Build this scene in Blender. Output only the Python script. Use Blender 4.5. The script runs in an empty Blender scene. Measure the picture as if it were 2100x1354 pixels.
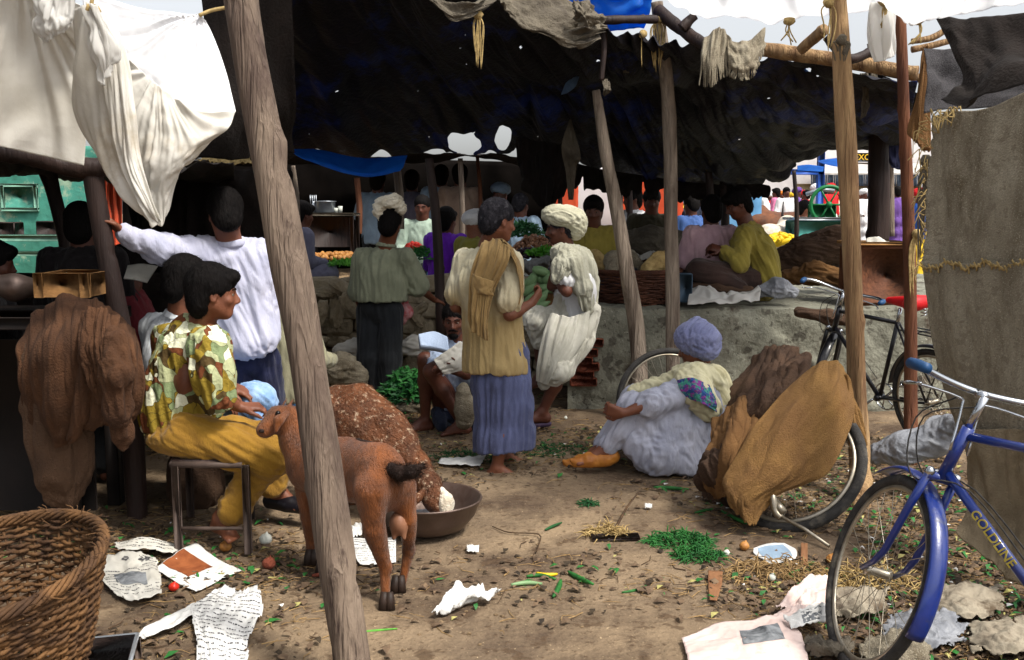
import bpy, math, random
import numpy as np
from mathutils import Vector, Matrix
random.seed(7)
rng = np.random.RandomState(7)
S = bpy.context.scene
R = math.radians

# ---------------------------------------------------------------- camera
CAM_H = 1.57; F = 2042.0; TH = math.atan((677-430)/F)
cd = bpy.data.cameras.new('camera'); cam = bpy.data.objects.new('camera', cd)
S.collection.objects.link(cam); S.camera = cam
cam.location = (0, 0, CAM_H); cam.rotation_euler = (math.pi/2-TH, 0, 0)
cd.sensor_width = 36; cd.lens = 36*F/2100; cd.clip_start = 0.05; cd.clip_end = 600
# ---------------------------------------------------------------- light
SUNDIR = Vector((0.42, -0.36, 0.83)).normalized()
w = bpy.data.worlds.new('World'); S.world = w; w.use_nodes = True
nt = w.node_tree; nt.nodes.clear()
sky = nt.nodes.new('ShaderNodeTexSky'); sky.sky_type = 'NISHITA'; sky.sun_disc = False
sky.sun_elevation = math.asin(SUNDIR.z); sky.sun_rotation = math.atan2(SUNDIR.x, SUNDIR.y)
sky.dust_density = 4.0; sky.ozone_density = 0.6; sky.air_density = 1.0
hs = nt.nodes.new('ShaderNodeHueSaturation'); hs.inputs['Saturation'].default_value = 0.22
bg = nt.nodes.new('ShaderNodeBackground'); bg.inputs['Strength'].default_value = 0.12
wo = nt.nodes.new('ShaderNodeOutputWorld')
nt.links.new(sky.outputs[0], hs.inputs['Color']); nt.links.new(hs.outputs[0], bg.inputs[0]); nt.links.new(bg.outputs[0], wo.inputs[0])
sl = bpy.data.lights.new('sun', 'SUN'); sl.energy = 2.1; sl.angle = R(9); sl.color = (1, .95, .86)
so = bpy.data.objects.new('sun', sl); S.collection.objects.link(so)
so.rotation_euler = SUNDIR.to_track_quat('Z', 'Y').to_euler()
S.view_settings.view_transform = 'Standard'; S.view_settings.look = 'None'
S.view_settings.exposure = 1.0; S.view_settings.gamma = 1

# ---------------------------------------------------------------- helpers
ct, st = math.cos(TH), math.sin(TH)
def P(u, v, Y):
    """point seen at photo pixel (u,v) standing Y metres away"""
    x = (u-1050)/F; y = -(v-677)/F
    dy = ct+y*st; dz = -st+y*ct
    t = Y/dy
    return Vector((x*t, Y, CAM_H+dz*t))
def G(u, v, z=0.0):
    """point on a level plane at height z"""
    x = (u-1050)/F; y = -(v-677)/F
    dy = ct+y*st; dz = -st+y*ct
    t = (z-CAM_H)/dz
    return Vector((x*t, dy*t, z))
def V3(*a): return Vector(a)
def PP(*a): return [P(*q) for q in a]
def lin(c):
    c = c/255.0
    return c/12.92 if c <= .04045 else ((c+.055)/1.055)**2.4
def H(s):
    s = s.lstrip('#'); return tuple(lin(int(s[i:i+2], 16)) for i in (0, 2, 4))+(1,)

def mat(name, c1, c2=None, scale=4, rough=.9, bump=0., bscale=60, stretch=(1,1,1), bstretch=(1,1,1), det=6,
        c3=None, s3=1.5, t3=(.55,.7), metal=0., trans=0., wave=0., wscale=8, spec=.3, coat=0., holes=0., ramp=(.35,.65), sheen=0., coord='Object'):
    m = bpy.data.materials.new(name); m.use_nodes = True; n = m.node_tree.nodes; l = m.node_tree.links
    b = n['Principled BSDF']; out = n['Material Output']
    b.inputs['Roughness'].default_value = rough; b.inputs['Metallic'].default_value = metal
    b.inputs['Specular IOR Level'].default_value = spec; b.inputs['Coat Weight'].default_value = coat
    b.inputs['Sheen Weight'].default_value = sheen
    tc = n.new('ShaderNodeTexCoord'); mp = n.new('ShaderNodeMapping'); mp.inputs['Scale'].default_value = stretch
    l.new(tc.outputs[coord], mp.inputs[0])
    col = None
    if isinstance(c1, str): c1 = H(c1)
    if isinstance(c2, str): c2 = H(c2)
    if isinstance(c3, str): c3 = H(c3)
    if c2 is None: c2 = tuple(x*.78 for x in c1[:3])+(1,)
    no = n.new('ShaderNodeTexNoise'); no.inputs['Scale'].default_value = scale; no.inputs['Detail'].default_value = det
    no.inputs['Roughness'].default_value = .62; no.inputs['Distortion'].default_value = .4
    l.new(mp.outputs[0], no.inputs['Vector'])
    rp = n.new('ShaderNodeValToRGB'); rp.color_ramp.elements[0].position = ramp[0]; rp.color_ramp.elements[1].position = ramp[1]
    rp.color_ramp.elements[0].color = c2; rp.color_ramp.elements[1].color = c1
    l.new(no.outputs['Fac'], rp.inputs[0]); col = rp.outputs[0]
    if c3 is not None:
        n3 = n.new('ShaderNodeTexNoise'); n3.inputs['Scale'].default_value = s3; n3.inputs['Detail'].default_value = 8; n3.inputs['Roughness'].default_value = .7
        l.new(mp.outputs[0], n3.inputs['Vector'])
        r3 = n.new('ShaderNodeValToRGB'); r3.color_ramp.elements[0].position = t3[0]; r3.color_ramp.elements[1].position = t3[1]
        l.new(n3.outputs['Fac'], r3.inputs[0])
        mx = n.new('ShaderNodeMix'); mx.data_type = 'RGBA'; l.new(r3.outputs[0], mx.inputs[0]); l.new(col, mx.inputs[6]); mx.inputs[7].default_value = c3
        col = mx.outputs[2]
    l.new(col, b.inputs['Base Color'])
    if bump:
        mb = n.new('ShaderNodeMapping'); mb.inputs['Scale'].default_value = bstretch; l.new(tc.outputs[coord], mb.inputs[0])
        nb = n.new('ShaderNodeTexNoise'); nb.inputs['Scale'].default_value = bscale; nb.inputs['Detail'].default_value = 5
        nb.inputs['Roughness'].default_value = .6
        l.new(mb.outputs[0], nb.inputs['Vector']); hgt = nb.outputs['Fac']
        if wave:
            wv = n.new('ShaderNodeTexNoise'); wv.inputs['Scale'].default_value = wscale; wv.inputs['Detail'].default_value = 1.5; wv.inputs['Distortion'].default_value = 1.6
            l.new(mb.outputs[0], wv.inputs['Vector'])
            ab = n.new('ShaderNodeMath'); ab.operation = 'SUBTRACT'; ab.inputs[1].default_value = .5; l.new(wv.outputs['Fac'], ab.inputs[0])
            ab2 = n.new('ShaderNodeMath'); ab2.operation = 'ABSOLUTE'; l.new(ab.outputs[0], ab2.inputs[0])
            ml = n.new('ShaderNodeMath'); ml.operation = 'MULTIPLY_ADD'; ml.inputs[1].default_value = -wave; l.new(ab2.outputs[0], ml.inputs[0]); l.new(hgt, ml.inputs[2])
            hgt = ml.outputs[0]
        bp = n.new('ShaderNodeBump'); bp.inputs['Strength'].default_value = min(1, bump*1.0); bp.inputs['Distance'].default_value = .02
        l.new(hgt, bp.inputs['Height']); l.new(bp.outputs[0], b.inputs['Normal'])
    sh = b.outputs[0]
    if trans:
        tr = n.new('ShaderNodeBsdfTranslucent'); l.new(col, tr.inputs[0])
        ms = n.new('ShaderNodeMixShader'); ms.inputs[0].default_value = trans; l.new(sh, ms.inputs[1]); l.new(tr.outputs[0], ms.inputs[2]); sh = ms.outputs[0]
    if holes:
        vo = n.new('ShaderNodeTexNoise'); vo.inputs['Scale'].default_value = 9; vo.inputs['Detail'].default_value = 3; l.new(tc.outputs['Object'], vo.inputs['Vector'])
        gt = n.new('ShaderNodeMath'); gt.operation = 'GREATER_THAN'; gt.inputs[1].default_value = holes; l.new(vo.outputs['Fac'], gt.inputs[0])
        tp = n.new('ShaderNodeBsdfTransparent'); mh = n.new('ShaderNodeMixShader'); l.new(gt.outputs[0], mh.inputs[0]); l.new(sh, mh.inputs[1]); l.new(tp.outputs[0], mh.inputs[2]); sh = mh.outputs[0]
    l.new(sh, out.inputs[0])
    return m

def props(o, label=None, cat=None, group=None, kind=None):
    if label: o['label'] = label
    if cat: o['category'] = cat
    if group: o['group'] = group
    if kind: o['kind'] = kind
    return o
def root(name, loc, label, cat, group=None):
    o = bpy.data.objects.new(name, None); o.empty_display_size = .1; S.collection.objects.link(o); o.location = loc
    o['_loc'] = tuple(loc)
    return props(o, label, cat, group)
def wloc(o):
    v = Vector((0,0,0))
    while o is not None: v += Vector(o.location); o = o.parent
    return v
def obj(name, V, Fc, m, parent=None, label=None, cat=None, group=None, kind=None, smooth=True, origin=None, thick=0., sub=0):
    """link a mesh given in WORLD coordinates"""
    V = np.asarray([tuple(v) for v in V] if not isinstance(V, np.ndarray) else V, dtype=float)
    if parent is not None: o0 = np.array(wloc(parent)); loc = Vector((0,0,0))
    else:
        if origin is None:
            origin = ((V[:,0].min()+V[:,0].max())/2, (V[:,1].min()+V[:,1].max())/2, V[:,2].min())
        o0 = np.array(origin); loc = Vector(origin)
    me = bpy.data.meshes.new(name)
    if isinstance(Fc, np.ndarray):
        nf = len(Fc); k = Fc.shape[1]
        me.vertices.add(len(V)); me.vertices.foreach_set('co', (V-o0).astype(np.float32).ravel())
        me.loops.add(nf*k); me.loops.foreach_set('vertex_index', Fc.astype(np.int32).ravel())
        me.polygons.add(nf); me.polygons.foreach_set('loop_start', np.arange(0, nf*k, k, dtype=np.int32))
        me.update(calc_edges=True)
    else:
        me.from_pydata((V-o0).tolist(), [], [tuple(int(i) for i in f) for f in Fc]); me.update()
    if smooth: me.polygons.foreach_set('use_smooth', np.ones(len(me.polygons), dtype=bool))
    if m is not None: me.materials.append(m)
    o = bpy.data.objects.new(name, me); S.collection.objects.link(o); o.location = loc
    if parent is not None: o.parent = parent
    if thick:
        md = o.modifiers.new('thickness', 'SOLIDIFY'); md.thickness = thick; md.offset = 0
    if sub:
        md = o.modifiers.new('sub', 'SUBSURF'); md.levels = sub; md.render_levels = sub
    return props(o, label, cat, group, kind)

class MB:
    """collects shapes (world coordinates) into one mesh"""
    def __init__(s): s.V = []; s.F = []; s.n = 0
    def add(s, V, Fc):
        s.V += [tuple(v) for v in V]; s.F += [tuple(int(i)+s.n for i in f) for f in Fc]; s.n += len(V)
    def box(s, c, h, rot=None, bevel=0):
        c = Vector(c); Rm = rot or Matrix.Identity(3)
        b = bevel or min(h)*.12
        vs = []
        for ax in range(3):
            for sg in (-1, 1):
                for p, q in ((-1,-1),(1,-1),(1,1),(-1,1)):
                    v = [0,0,0]; v[ax] = sg*h[ax]; v[(ax+1)%3] = p*(h[(ax+1)%3]-b); v[(ax+2)%3] = q*(h[(ax+2)%3]-b)
                    vs.append(tuple(c+Rm@Vector(v)))
        import itertools
        fs = []
        def idx(ax, sg, p, q): return (ax*2+(sg > 0))*4+{(-1,-1):0,(1,-1):1,(1,1):2,(-1,1):3}[(p, q)]
        for ax in range(3):
            fs.append([idx(ax,1,-1,-1), idx(ax,1,1,-1), idx(ax,1,1,1), idx(ax,1,-1,1)])
            fs.append([idx(ax,-1,-1,1), idx(ax,-1,1,1), idx(ax,-1,1,-1), idx(ax,-1,-1,-1)])
        for ax in range(3):            # edge bevels: edge along axis (ax+2)%3, between faces ax and (ax+1)%3
            a, bb, cc = ax, (ax+1)%3, (ax+2)%3
            for sa in (-1,1):
                for sb in (-1,1):
                    f = [idx(a, sa, sb, -1), idx(a, sa, sb, 1), idx(bb, sb, 1, sa), idx(bb, sb, -1, sa)]
                    if sa*sb < 0: f = f[::-1]
                    fs.append(f)
        for sx in (-1,1):
            for sy in (-1,1):
                for sz in (-1,1):
                    f = [idx(0,sx,sy,sz), idx(1,sy,sz,sx), idx(2,sz,sx,sy)]
                    if sx*sy*sz < 0: f = f[::-1]
                    fs.append(f)
        s.add(vs, fs); return s
    def tube(s, pts, rad, seg=10, cap=True, rn=0., twist=0., closed=False, sx=1.):
        pts = [Vector(p) for p in pts]; n = len(pts)
        if not hasattr(rad, '__len__'): rad = [rad]*n
        T = []
        for i in range(n):
            if closed: t = pts[(i+1)%n]-pts[i-1]
            else: t = pts[min(i+1, n-1)]-pts[max(i-1, 0)]
            T.append(t.normalized() if t.length > 1e-9 else Vector((0,0,1)))
        a = Vector((0,0,1)) if abs(T[0].z) < .9 else Vector((1,0,0))
        N = (a-T[0]*a.dot(T[0])).normalized(); vs = []
        for i in range(n):
            N = (N-T[i]*N.dot(T[i])); N = N.normalized() if N.length > 1e-6 else T[i].orthogonal().normalized()
            B = T[i].cross(N)
            for k in range(seg):
                an = 2*math.pi*k/seg+twist*i
                r = rad[i]*(1+(rn*(random.random()-.5) if rn else 0))
                vs.append(pts[i]+N*(math.cos(an)*r*sx)+B*(math.sin(an)*r))
        fs = []
        for i in range(n if closed else n-1):
            j = (i+1) % n
            for k in range(seg):
                k2 = (k+1) % seg
                fs.append((i*seg+k, i*seg+k2, j*seg+k2, j*seg+k))
        if cap and not closed:
            fs.append(tuple(range(seg))[::-1]); fs.append(tuple((n-1)*seg+k for k in range(seg)))
        s.add(vs, fs); return s
    def ball(s, c, r, seg=10, rings=6, rot=None, noise=0.):
        if not hasattr(r, '__len__'): r = (r,)*3
        vs = []; c = Vector(c); Rm = rot or Matrix.Identity(3)
        for i in range(rings+1):
            th = math.pi*i/rings
            for k in range(seg):
                ph = 2*math.pi*k/seg; q = 1+(noise*(random.random()-.5) if noise and 0 < i < rings else 0)
                vs.append(c+Rm@Vector((r[0]*q*math.sin(th)*math.cos(ph), r[1]*q*math.sin(th)*math.sin(ph), r[2]*q*math.cos(th))))
        fs = [(i*seg+k, (i+1)*seg+k, (i+1)*seg+(k+1)%seg, i*seg+(k+1)%seg) for i in range(rings) for k in range(seg)]
        s.add(vs, fs); return s
    def lathe(s, c, prof, seg=32, rot=None, ry=1.):
        c = Vector(c); Rm = rot or Matrix.Identity(3); vs = []
        for r, z in prof:
            for k in range(seg):
                a = 2*math.pi*k/seg
                vs.append(c+Rm@Vector((r*math.cos(a), r*ry*math.sin(a), z)))
        n = len(prof)
        s.add(vs, [(i*seg+k, i*seg+(k+1)%seg, (i+1)*seg+(k+1)%seg, (i+1)*seg+k) for i in range(n-1) for k in range(seg)]); return s
    def build(s, name, m, parent=None, **k): return obj(name, s.V, s.F, m, parent, **k)

def crv(pts, n=12):
    """Catmull-Rom through pts, n samples per span"""
    p = [Vector(q) for q in pts]; p = [p[0]*2-p[1]]+p+[p[-1]*2-p[-2]]; out = []
    for i in range(1, len(p)-2):
        for k in range(n):
            t = k/n; a, b, c, d = p[i-1], p[i], p[i+1], p[i+2]
            out.append(.5*((2*b)+(c-a)*t+(2*a-5*b+4*c-d)*t*t+(3*b-a-3*c+d)*t**3))
    out.append(p[-2]); return out
def cr_np(Pt, n):
    """Catmull-Rom along axis 0 of a (m,...) array, n samples in all"""
    m = len(Pt); ext = np.concatenate([[2*Pt[0]-Pt[1]], Pt, [2*Pt[-1]-Pt[-2]]])
    t = np.linspace(0, m-1, n); i = np.minimum(t.astype(int), m-2); f = (t-i)
    f = f.reshape((-1,)+(1,)*(Pt.ndim-1)); a, b, c, d = ext[i], ext[i+1], ext[i+2], ext[i+3]
    return .5*(2*b+(c-a)*f+(2*a-5*b+4*c-d)*f**2+(3*b-a-3*c+d)*f**3)
def vn(p, seed=0, octs=3, dist=.6):
    """smooth pseudo noise in about [-1,1] for an (n,3) array"""
    r = np.random.RandomState(seed+11); out = np.zeros(len(p)); amp = 1.; tot = 0; fr = 1.
    for o in range(octs):
        q = p*fr; acc = 0
        w1 = r.normal(size=(3,3)); ph = r.rand(3)*6.28
        wv = np.sin(q@w1.T+ph)*dist
        for k in range(4):
            d = r.normal(size=3); d /= np.linalg.norm(d); acc = acc+np.sin((q+wv)@d*2.2+r.rand()*6.28)
        out += amp*acc/2.2; tot += amp; amp *= .5; fr *= 2.07
    return out/tot
def sheet(name, ctrl, nu, nv, m, parent=None, disp=None, keep=None, thick=.003, **k):
    """cloth through a net of control points: rows (v) of points (u)"""
    A = np.array([[tuple(p) for p in row] for row in ctrl], dtype=float)
    A = cr_np(A, nv); A = cr_np(A.transpose(1,0,2), nu).transpose(1,0,2)     # nv x nu x 3
    uu, vv = np.meshgrid(np.linspace(0,1,nu), np.linspace(0,1,nv))
    if disp is not None:
        du = np.gradient(A, axis=1); dv = np.gradient(A, axis=0); N = np.cross(du, dv); N /= np.linalg.norm(N, axis=2, keepdims=True)+1e-9
        A = A+N*disp(uu, vv, A)[...,None]
    V = A.reshape(-1,3); idx = np.arange(nu*nv).reshape(nv, nu)
    Fq = np.stack([idx[:-1,:-1], idx[:-1,1:], idx[1:,1:], idx[1:,:-1]], -1)
    if keep is not None:
        uc = (uu[:-1,:-1]+uu[1:,1:])/2; vc = (vv[:-1,:-1]+vv[1:,1:])/2
        Fq = Fq[keep(uc, vc)]
    else: Fq = Fq.reshape(-1,4)
    if keep is not None:
        E = np.concatenate([Fq[:,[k_, (k_+1)%4]] for k_ in range(4)]); E.sort(axis=1); ue, cn = np.unique(E, axis=0, return_counts=True); be = ue[cn == 1]
        for _ in range(6):
            acc = np.zeros_like(V); ct_ = np.zeros(len(V))
            for a_, b_ in ((0,1),(1,0)): np.add.at(acc, be[:,a_], V[be[:,b_]]); np.add.at(ct_, be[:,a_], 1)
            mk = ct_ == 2; V[mk] = V[mk]*.4+.6*acc[mk]/2
    us, inv = np.unique(Fq, return_inverse=True)
    return obj(name, V[us], inv.reshape(-1,4), m, parent, thick=thick, **k)
def ridge(x): return 1-2*np.sqrt(x*x+.012)
def noise_uv(uu, vv, su, sv, seed=0, octs=3):
    p = np.stack([uu.ravel()*su, vv.ravel()*sv, np.zeros(uu.size)+seed*3.1], 1)
    return vn(p, seed, octs).reshape(uu.shape)

# ---------------------------------------------------------------- SDF modelling
class SDF:
    def __init__(s, vox=.008): s.v = vox; s.pr = []
    def cap(s, a, b, ra, rb=None, k=.02, sub=False):
        s.pr.append(('c', np.array(a, float), np.array(b, float), ra, ra if rb is None else rb, k, sub)); return s
    def chain(s, pts, rs, k=.02):
        for i in range(len(pts)-1): s.cap(pts[i], pts[i+1], rs[i], rs[i+1], k)
        return s
    def ell(s, c, r, rot=None, k=.02, sub=False):
        s.pr.append(('e', np.array(c, float), np.array(r, float), np.array(rot if rot is not None else np.eye(3), float), 0, k, sub)); return s
    def box(s, c, h, rot=None, rd=.01, k=.01, sub=False):
        s.pr.append(('b', np.array(c, float), np.array(h, float), np.array(rot if rot is not None else np.eye(3), float), rd, k, sub)); return s
    def mesh(s, cuts=(), shell=0., warp=None):
        lo = np.full(3, 1e9); hi = -lo
        bb = []
        for p in s.pr:
            if p[0] == 'c': r = max(p[3], p[4]); l = np.minimum(p[1], p[2])-r; h = np.maximum(p[1], p[2])+r
            elif p[0] == 'e': r = p[2].max(); e = np.abs(p[3])@p[2]; l = p[1]-e; h = p[1]+e
            else: e = np.abs(p[3])@(p[2]+p[4]); l = p[1]-e; h = p[1]+e
            bb.append((l, h))
            if not p[6]: lo = np.minimum(lo, l); hi = np.maximum(hi, h)
        v = s.v; pad = v*3+.012; lo -= pad; hi += pad
        n = np.ceil((hi-lo)/v).astype(int)+1
        D = np.full(tuple(n), .2, np.float32)
        for p, (l, h) in zip(s.pr, bb):
            mg = p[5]+v*2+.035
            i0 = np.maximum(np.floor((l-mg-lo)/v).astype(int), 0); i1 = np.minimum(np.ceil((h+mg-lo)/v).astype(int)+1, n)
            if (i1 <= i0).any(): continue
            ax = [lo[q]+v*np.arange(i0[q], i1[q]) for q in range(3)]
            X, Y, Z = np.meshgrid(*ax, indexing='ij', sparse=True)
            if p[0] == 'c':
                a, b = p[1], p[2]; ba = b-a; L = max(ba@ba, 1e-12)
                t = np.clip(((X-a[0])*ba[0]+(Y-a[1])*ba[1]+(Z-a[2])*ba[2])/L, 0, 1)
                d = np.sqrt((X-a[0]-t*ba[0])**2+(Y-a[1]-t*ba[1])**2+(Z-a[2]-t*ba[2])**2)-(p[3]+(p[4]-p[3])*t)
            else:
                c, h_, Rm = p[1], p[2], p[3]
                q = [(X-c[0])*Rm[0,j]+(Y-c[1])*Rm[1,j]+(Z-c[2])*Rm[2,j] for j in range(3)]
                if p[0] == 'e':
                    k0 = np.sqrt(sum((q[j]/h_[j])**2 for j in range(3))); k1 = np.sqrt(sum((q[j]/h_[j]**2)**2 for j in range(3)))+1e-9
                    d = k0*(k0-1)/k1
                else:
                    w = [np.abs(q[j])-h_[j] for j in range(3)]
                    d = np.sqrt(sum(np.maximum(x, 0)**2 for x in w))+np.minimum(np.maximum(np.maximum(w[0], w[1]), w[2]), 0)-p[4]
            sl_ = tuple(slice(i0[q], i1[q]) for q in range(3)); cur = D[sl_]; k = p[5]
            if p[6]:
                d = -d; hh = np.clip(.5-.5*(cur-d)/k, 0, 1); D[sl_] = cur*(1-hh)+d*hh+k*hh*(1-hh)
            else:
                hh = np.clip(.5+.5*(d-cur)/k, 0, 1); D[sl_] = d*(1-hh)+cur*hh-k*hh*(1-hh)
        if shell: D = np.maximum(D, -(D+shell))
        if cuts:
            ax = [lo[q]+v*np.arange(n[q]) for q in range(3)]
            X, Y, Z = np.meshgrid(*ax, indexing='ij', sparse=True)
            for c, nn in cuts:
                nn = Vector(nn).normalized(); D = np.maximum(D, ((X-c[0])*nn[0]+(Y-c[1])*nn[1]+(Z-c[2])*nn[2]).astype(np.float32))
        D[0] = D[-1] = .1; D[:,0] = D[:,-1] = .1; D[:,:,0] = D[:,:,-1] = .1
        V, Q = surfnet(D, lo, v)
        return V, Q
def surfnet(D, lo, v):
    ins = D < 0
    c = [ins[a:ins.shape[0]-1+a, b:ins.shape[1]-1+b, d:ins.shape[2]-1+d] for a in (0,1) for b in (0,1) for d in (0,1)]
    cnt = sum(x.astype(np.int8) for x in c); act = (cnt > 0) & (cnt < 8)
    I = np.argwhere(act)
    if len(I) == 0: return np.zeros((0,3)), np.zeros((0,4), int)
    off = np.array([(a,b,d) for a in (0,1) for b in (0,1) for d in (0,1)])
    vals = np.stack([D[I[:,0]+o[0], I[:,1]+o[1], I[:,2]+o[2]] for o in off], 1)
    acc = np.zeros((len(I),3)); num = np.zeros(len(I))
    for a in range(8):
        for b in range(a+1, 8):
            df = off[b]-off[a]
            if np.abs(df).sum() != 1: continue
            va, vb = vals[:,a], vals[:,b]; m = (va < 0) != (vb < 0)
            t = np.where(m, va/(va-vb+1e-12), 0)
            acc += np.where(m[:,None], off[a]+t[:,None]*df, 0); num += m
    V = (I+acc/num[:,None])*v+lo
    idx = np.full(act.shape, -1, np.int32); idx[I[:,0], I[:,1], I[:,2]] = np.arange(len(I))
    Q = []
    for ax in range(3):
        b, d = (ax+1)%3, (ax+2)%3
        s0 = [slice(None)]*3; s1 = [slice(None)]*3; s0[ax] = slice(0, -1); s1[ax] = slice(1, None)
        i0 = ins[tuple(s0)]; i1 = ins[tuple(s1)]; ch = np.argwhere(i0 != i1)
        ch = ch[(ch[:,b] > 0) & (ch[:,d] > 0) & (ch[:,b] < ins.shape[b]-1) & (ch[:,d] < ins.shape[d]-1)]
        fl = i0[ch[:,0], ch[:,1], ch[:,2]]
        eb = np.zeros(3, int); eb[b] = 1; ed = np.zeros(3, int); ed[d] = 1
        g = lambda q: idx[q[:,0], q[:,1], q[:,2]]
        q = np.stack([g(ch-eb-ed), g(ch-ed), g(ch), g(ch-eb)], 1)
        q[~fl] = q[~fl][:, ::-1]
        Q.append(q)
    Q = np.concatenate(Q); Q = Q[(Q >= 0).all(1)]
    return V, Q
def vnormals(V, Q):
    n = np.cross(V[Q[:,2]]-V[Q[:,0]], V[Q[:,3]]-V[Q[:,1]]); N = np.zeros_like(V)
    for k in range(4): np.add.at(N, Q[:,k], n)
    return N/(np.linalg.norm(N, axis=1, keepdims=True)+1e-12)
def smoothV(V, Q, it=1, lam=.5):
    for _ in range(it):
        A = np.zeros_like(V); c = np.zeros(len(V))
        for k in range(4):
            np.add.at(A, Q[:,k], V[Q[:,(k+1)%4]]); np.add.at(c, Q[:,k], 1)
            np.add.at(A, Q[:,(k+1)%4], V[Q[:,k]]); np.add.at(c, Q[:,(k+1)%4], 1)
        V = V+lam*(A/c[:,None]-V)
    return V
def sdf_obj(s, name, m, parent=None, folds=(), cuts=(), shell=0., sm=1, **k):
    """folds: (amp, freq along stretch direction, stretch dir, freq across, seed)"""
    V, Q = s.mesh(cuts, shell)
    if sm: V = smoothV(V, Q, sm)
    if folds:
        N = vnormals(V, Q); d = np.zeros(len(V)); folds = list(folds); f0 = folds[0]
        if f0[0] >= .008 and len(f0) == 5: folds[0] = (f0[0]*.62,)+tuple(f0[1:]); folds.append((min(f0[0]*.5, .007), f0[1]*.8, f0[2], max(34, f0[3]*1.9), f0[4]+50))
        for f in folds:
            amp, fl, dr, fa, seed = f[:5]
            dr = np.array(Vector(dr).normalized()); al = V@dr
            q = (V-np.outer(al, dr))*fa+np.outer(al, dr)*fl
            x = vn(q, seed, 2)
            d += amp*(ridge(x)) if len(f) < 6 else amp*x
        V = V+N*d[:,None]
    return obj(name, V, Q, m, parent, **k)

def furry(o, n, L, w, dr, m, parent, name='fur', jit=.35, lift=.25, seed=0, zmin=-9, curl=0.):
    """short hairs growing from the surface of o, combed towards dr"""
    me = o.data; nv_ = len(me.vertices); V = np.empty(nv_*3, np.float32); me.vertices.foreach_get('co', V); V = V.reshape(-1,3).astype(float)+np.array(wloc(o))
    N = np.empty(nv_*3, np.float32); me.vertex_normals.foreach_get('vector', N); N = N.reshape(-1,3).astype(float)
    r = np.random.RandomState(seed); ok = np.where(V[:,2] > zmin)[0]; i = ok[r.randint(0, len(ok), n)]; p_ = V[i]+r.normal(size=(n,3))*.003; nn = N[i]
    d = np.array(Vector(dr).normalized())[None]+r.normal(size=(n,3))*jit; d -= nn*(d*nn).sum(1, keepdims=True); d /= np.linalg.norm(d, axis=1, keepdims=True)+1e-9
    s_ = np.cross(nn, d); l_ = L*r.uniform(.5,1.2,(n,1)); a = p_-nn*.001
    V2 = np.stack([a-s_*w, a+s_*w, a+d*l_*.55+nn*l_*lift+s_*w*.7, a+d*l_*.55+nn*l_*lift-s_*w*.7, a+d*l_+nn*l_*(lift*.9-curl)], 1).reshape(-1,3)
    b_ = (np.arange(n)*5)[:,None]; F4 = b_+np.array([[0,1,2,3]]); F3 = b_+np.array([[3,2,4,4]])
    return obj(name, V2, [tuple(f) for f in F4]+[tuple(f[:3]) for f in F3], m, parent, kind=None, smooth=True)
def fr(fwd, up=(0,0,1)):
    """matrix whose columns are right, forward, up"""
    f = Vector(fwd).normalized(); u = Vector(up); r = f.cross(u).normalized(); u = r.cross(f)
    return Matrix((r, f, u)).transposed()

def speck(m, scale=55, c='#3a2c20', thr=.62, c2='#c0a888', s2=120, thr2=.68):
    """small dark and pale grains over an earthen material"""
    n = m.node_tree.nodes; l = m.node_tree.links; b = n['Principled BSDF']; lk = b.inputs['Base Color'].links[0]; src = lk.from_socket; l.remove(lk)
    tc = [x for x in n if x.type == 'TEX_COORD'][0]
    for s, t, cc in ((scale, thr, c), (s2, thr2, c2), (scale*.28, thr-.02, c)):
        no = n.new('ShaderNodeTexNoise'); no.inputs['Scale'].default_value = s; no.inputs['Detail'].default_value = 3; no.inputs['Roughness'].default_value = .7; l.new(tc.outputs['Object'], no.inputs['Vector'])
        r = n.new('ShaderNodeValToRGB'); r.color_ramp.elements[0].position = t; r.color_ramp.elements[1].position = t+.05; r.color_ramp.elements[1].color = (.7,.7,.7,1); l.new(no.outputs['Fac'], r.inputs[0])
        mx = n.new('ShaderNodeMix'); mx.data_type = 'RGBA'; l.new(r.outputs[0], mx.inputs[0]); l.new(src, mx.inputs[6]); mx.inputs[7].default_value = H(cc); src = mx.outputs[2]
    l.new(src, b.inputs['Base Color'])
# ---------------------------------------------------------------- materials
M = {}
M['dirt'] = mat('dirt', '#8c785f', '#6f5e4b', scale=1.7, rough=.95, bump=.9, bscale=26, det=10, c3='#4a3b2e', s3=.9, t3=(.44,.60), wave=.5, wscale=9)
M['wood'] = mat('pole_wood', '#7f6f60', '#4a3b34', scale=2.6, stretch=(3,3,.5), rough=.85, bump=.9, bscale=13, bstretch=(3.2,3.2,.22), wave=1.4, wscale=9, c3='#3a2c27', s3=3.0, t3=(.56,.66))
M['wood_tan'] = mat('tan_pole_wood', '#a98a63', '#6e5138', scale=4.2, stretch=(3,3,.35), rough=.85, bump=1., bscale=16, bstretch=(3.2,3.2,.18), wave=1.6, wscale=10, c3='#4a3020', s3=2.6, t3=(.58,.7))
M['wood_grey'] = mat('grey_pole_wood', '#97897a', '#574a40', scale=4.2, stretch=(3,3,.35), rough=.85, bump=1., bscale=16, bstretch=(3.2,3.2,.18), wave=1.6, wscale=10)
M['wood_dark'] = mat('dark_wood', '#33241f', '#1e1412', scale=4, stretch=(2,2,.5), rough=.6, bump=.5, bscale=14, bstretch=(3,3,.3))
M['red_wood'] = mat('reddish_wood', '#7a4d33', '#4d2c1e', scale=4, stretch=(2,2,.4), rough=.8, bump=.8, bscale=14, bstretch=(3,3,.25), wave=1)
M['canopy'] = mat('dark_tarpaulin', '#1a1722', '#0d0a0f', scale=2.5, rough=.6, bump=.6, bscale=30, holes=.742, c3='#1c3076', s3=1.3, t3=(.53,.66), wave=1.2, wscale=5, spec=.25)
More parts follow.
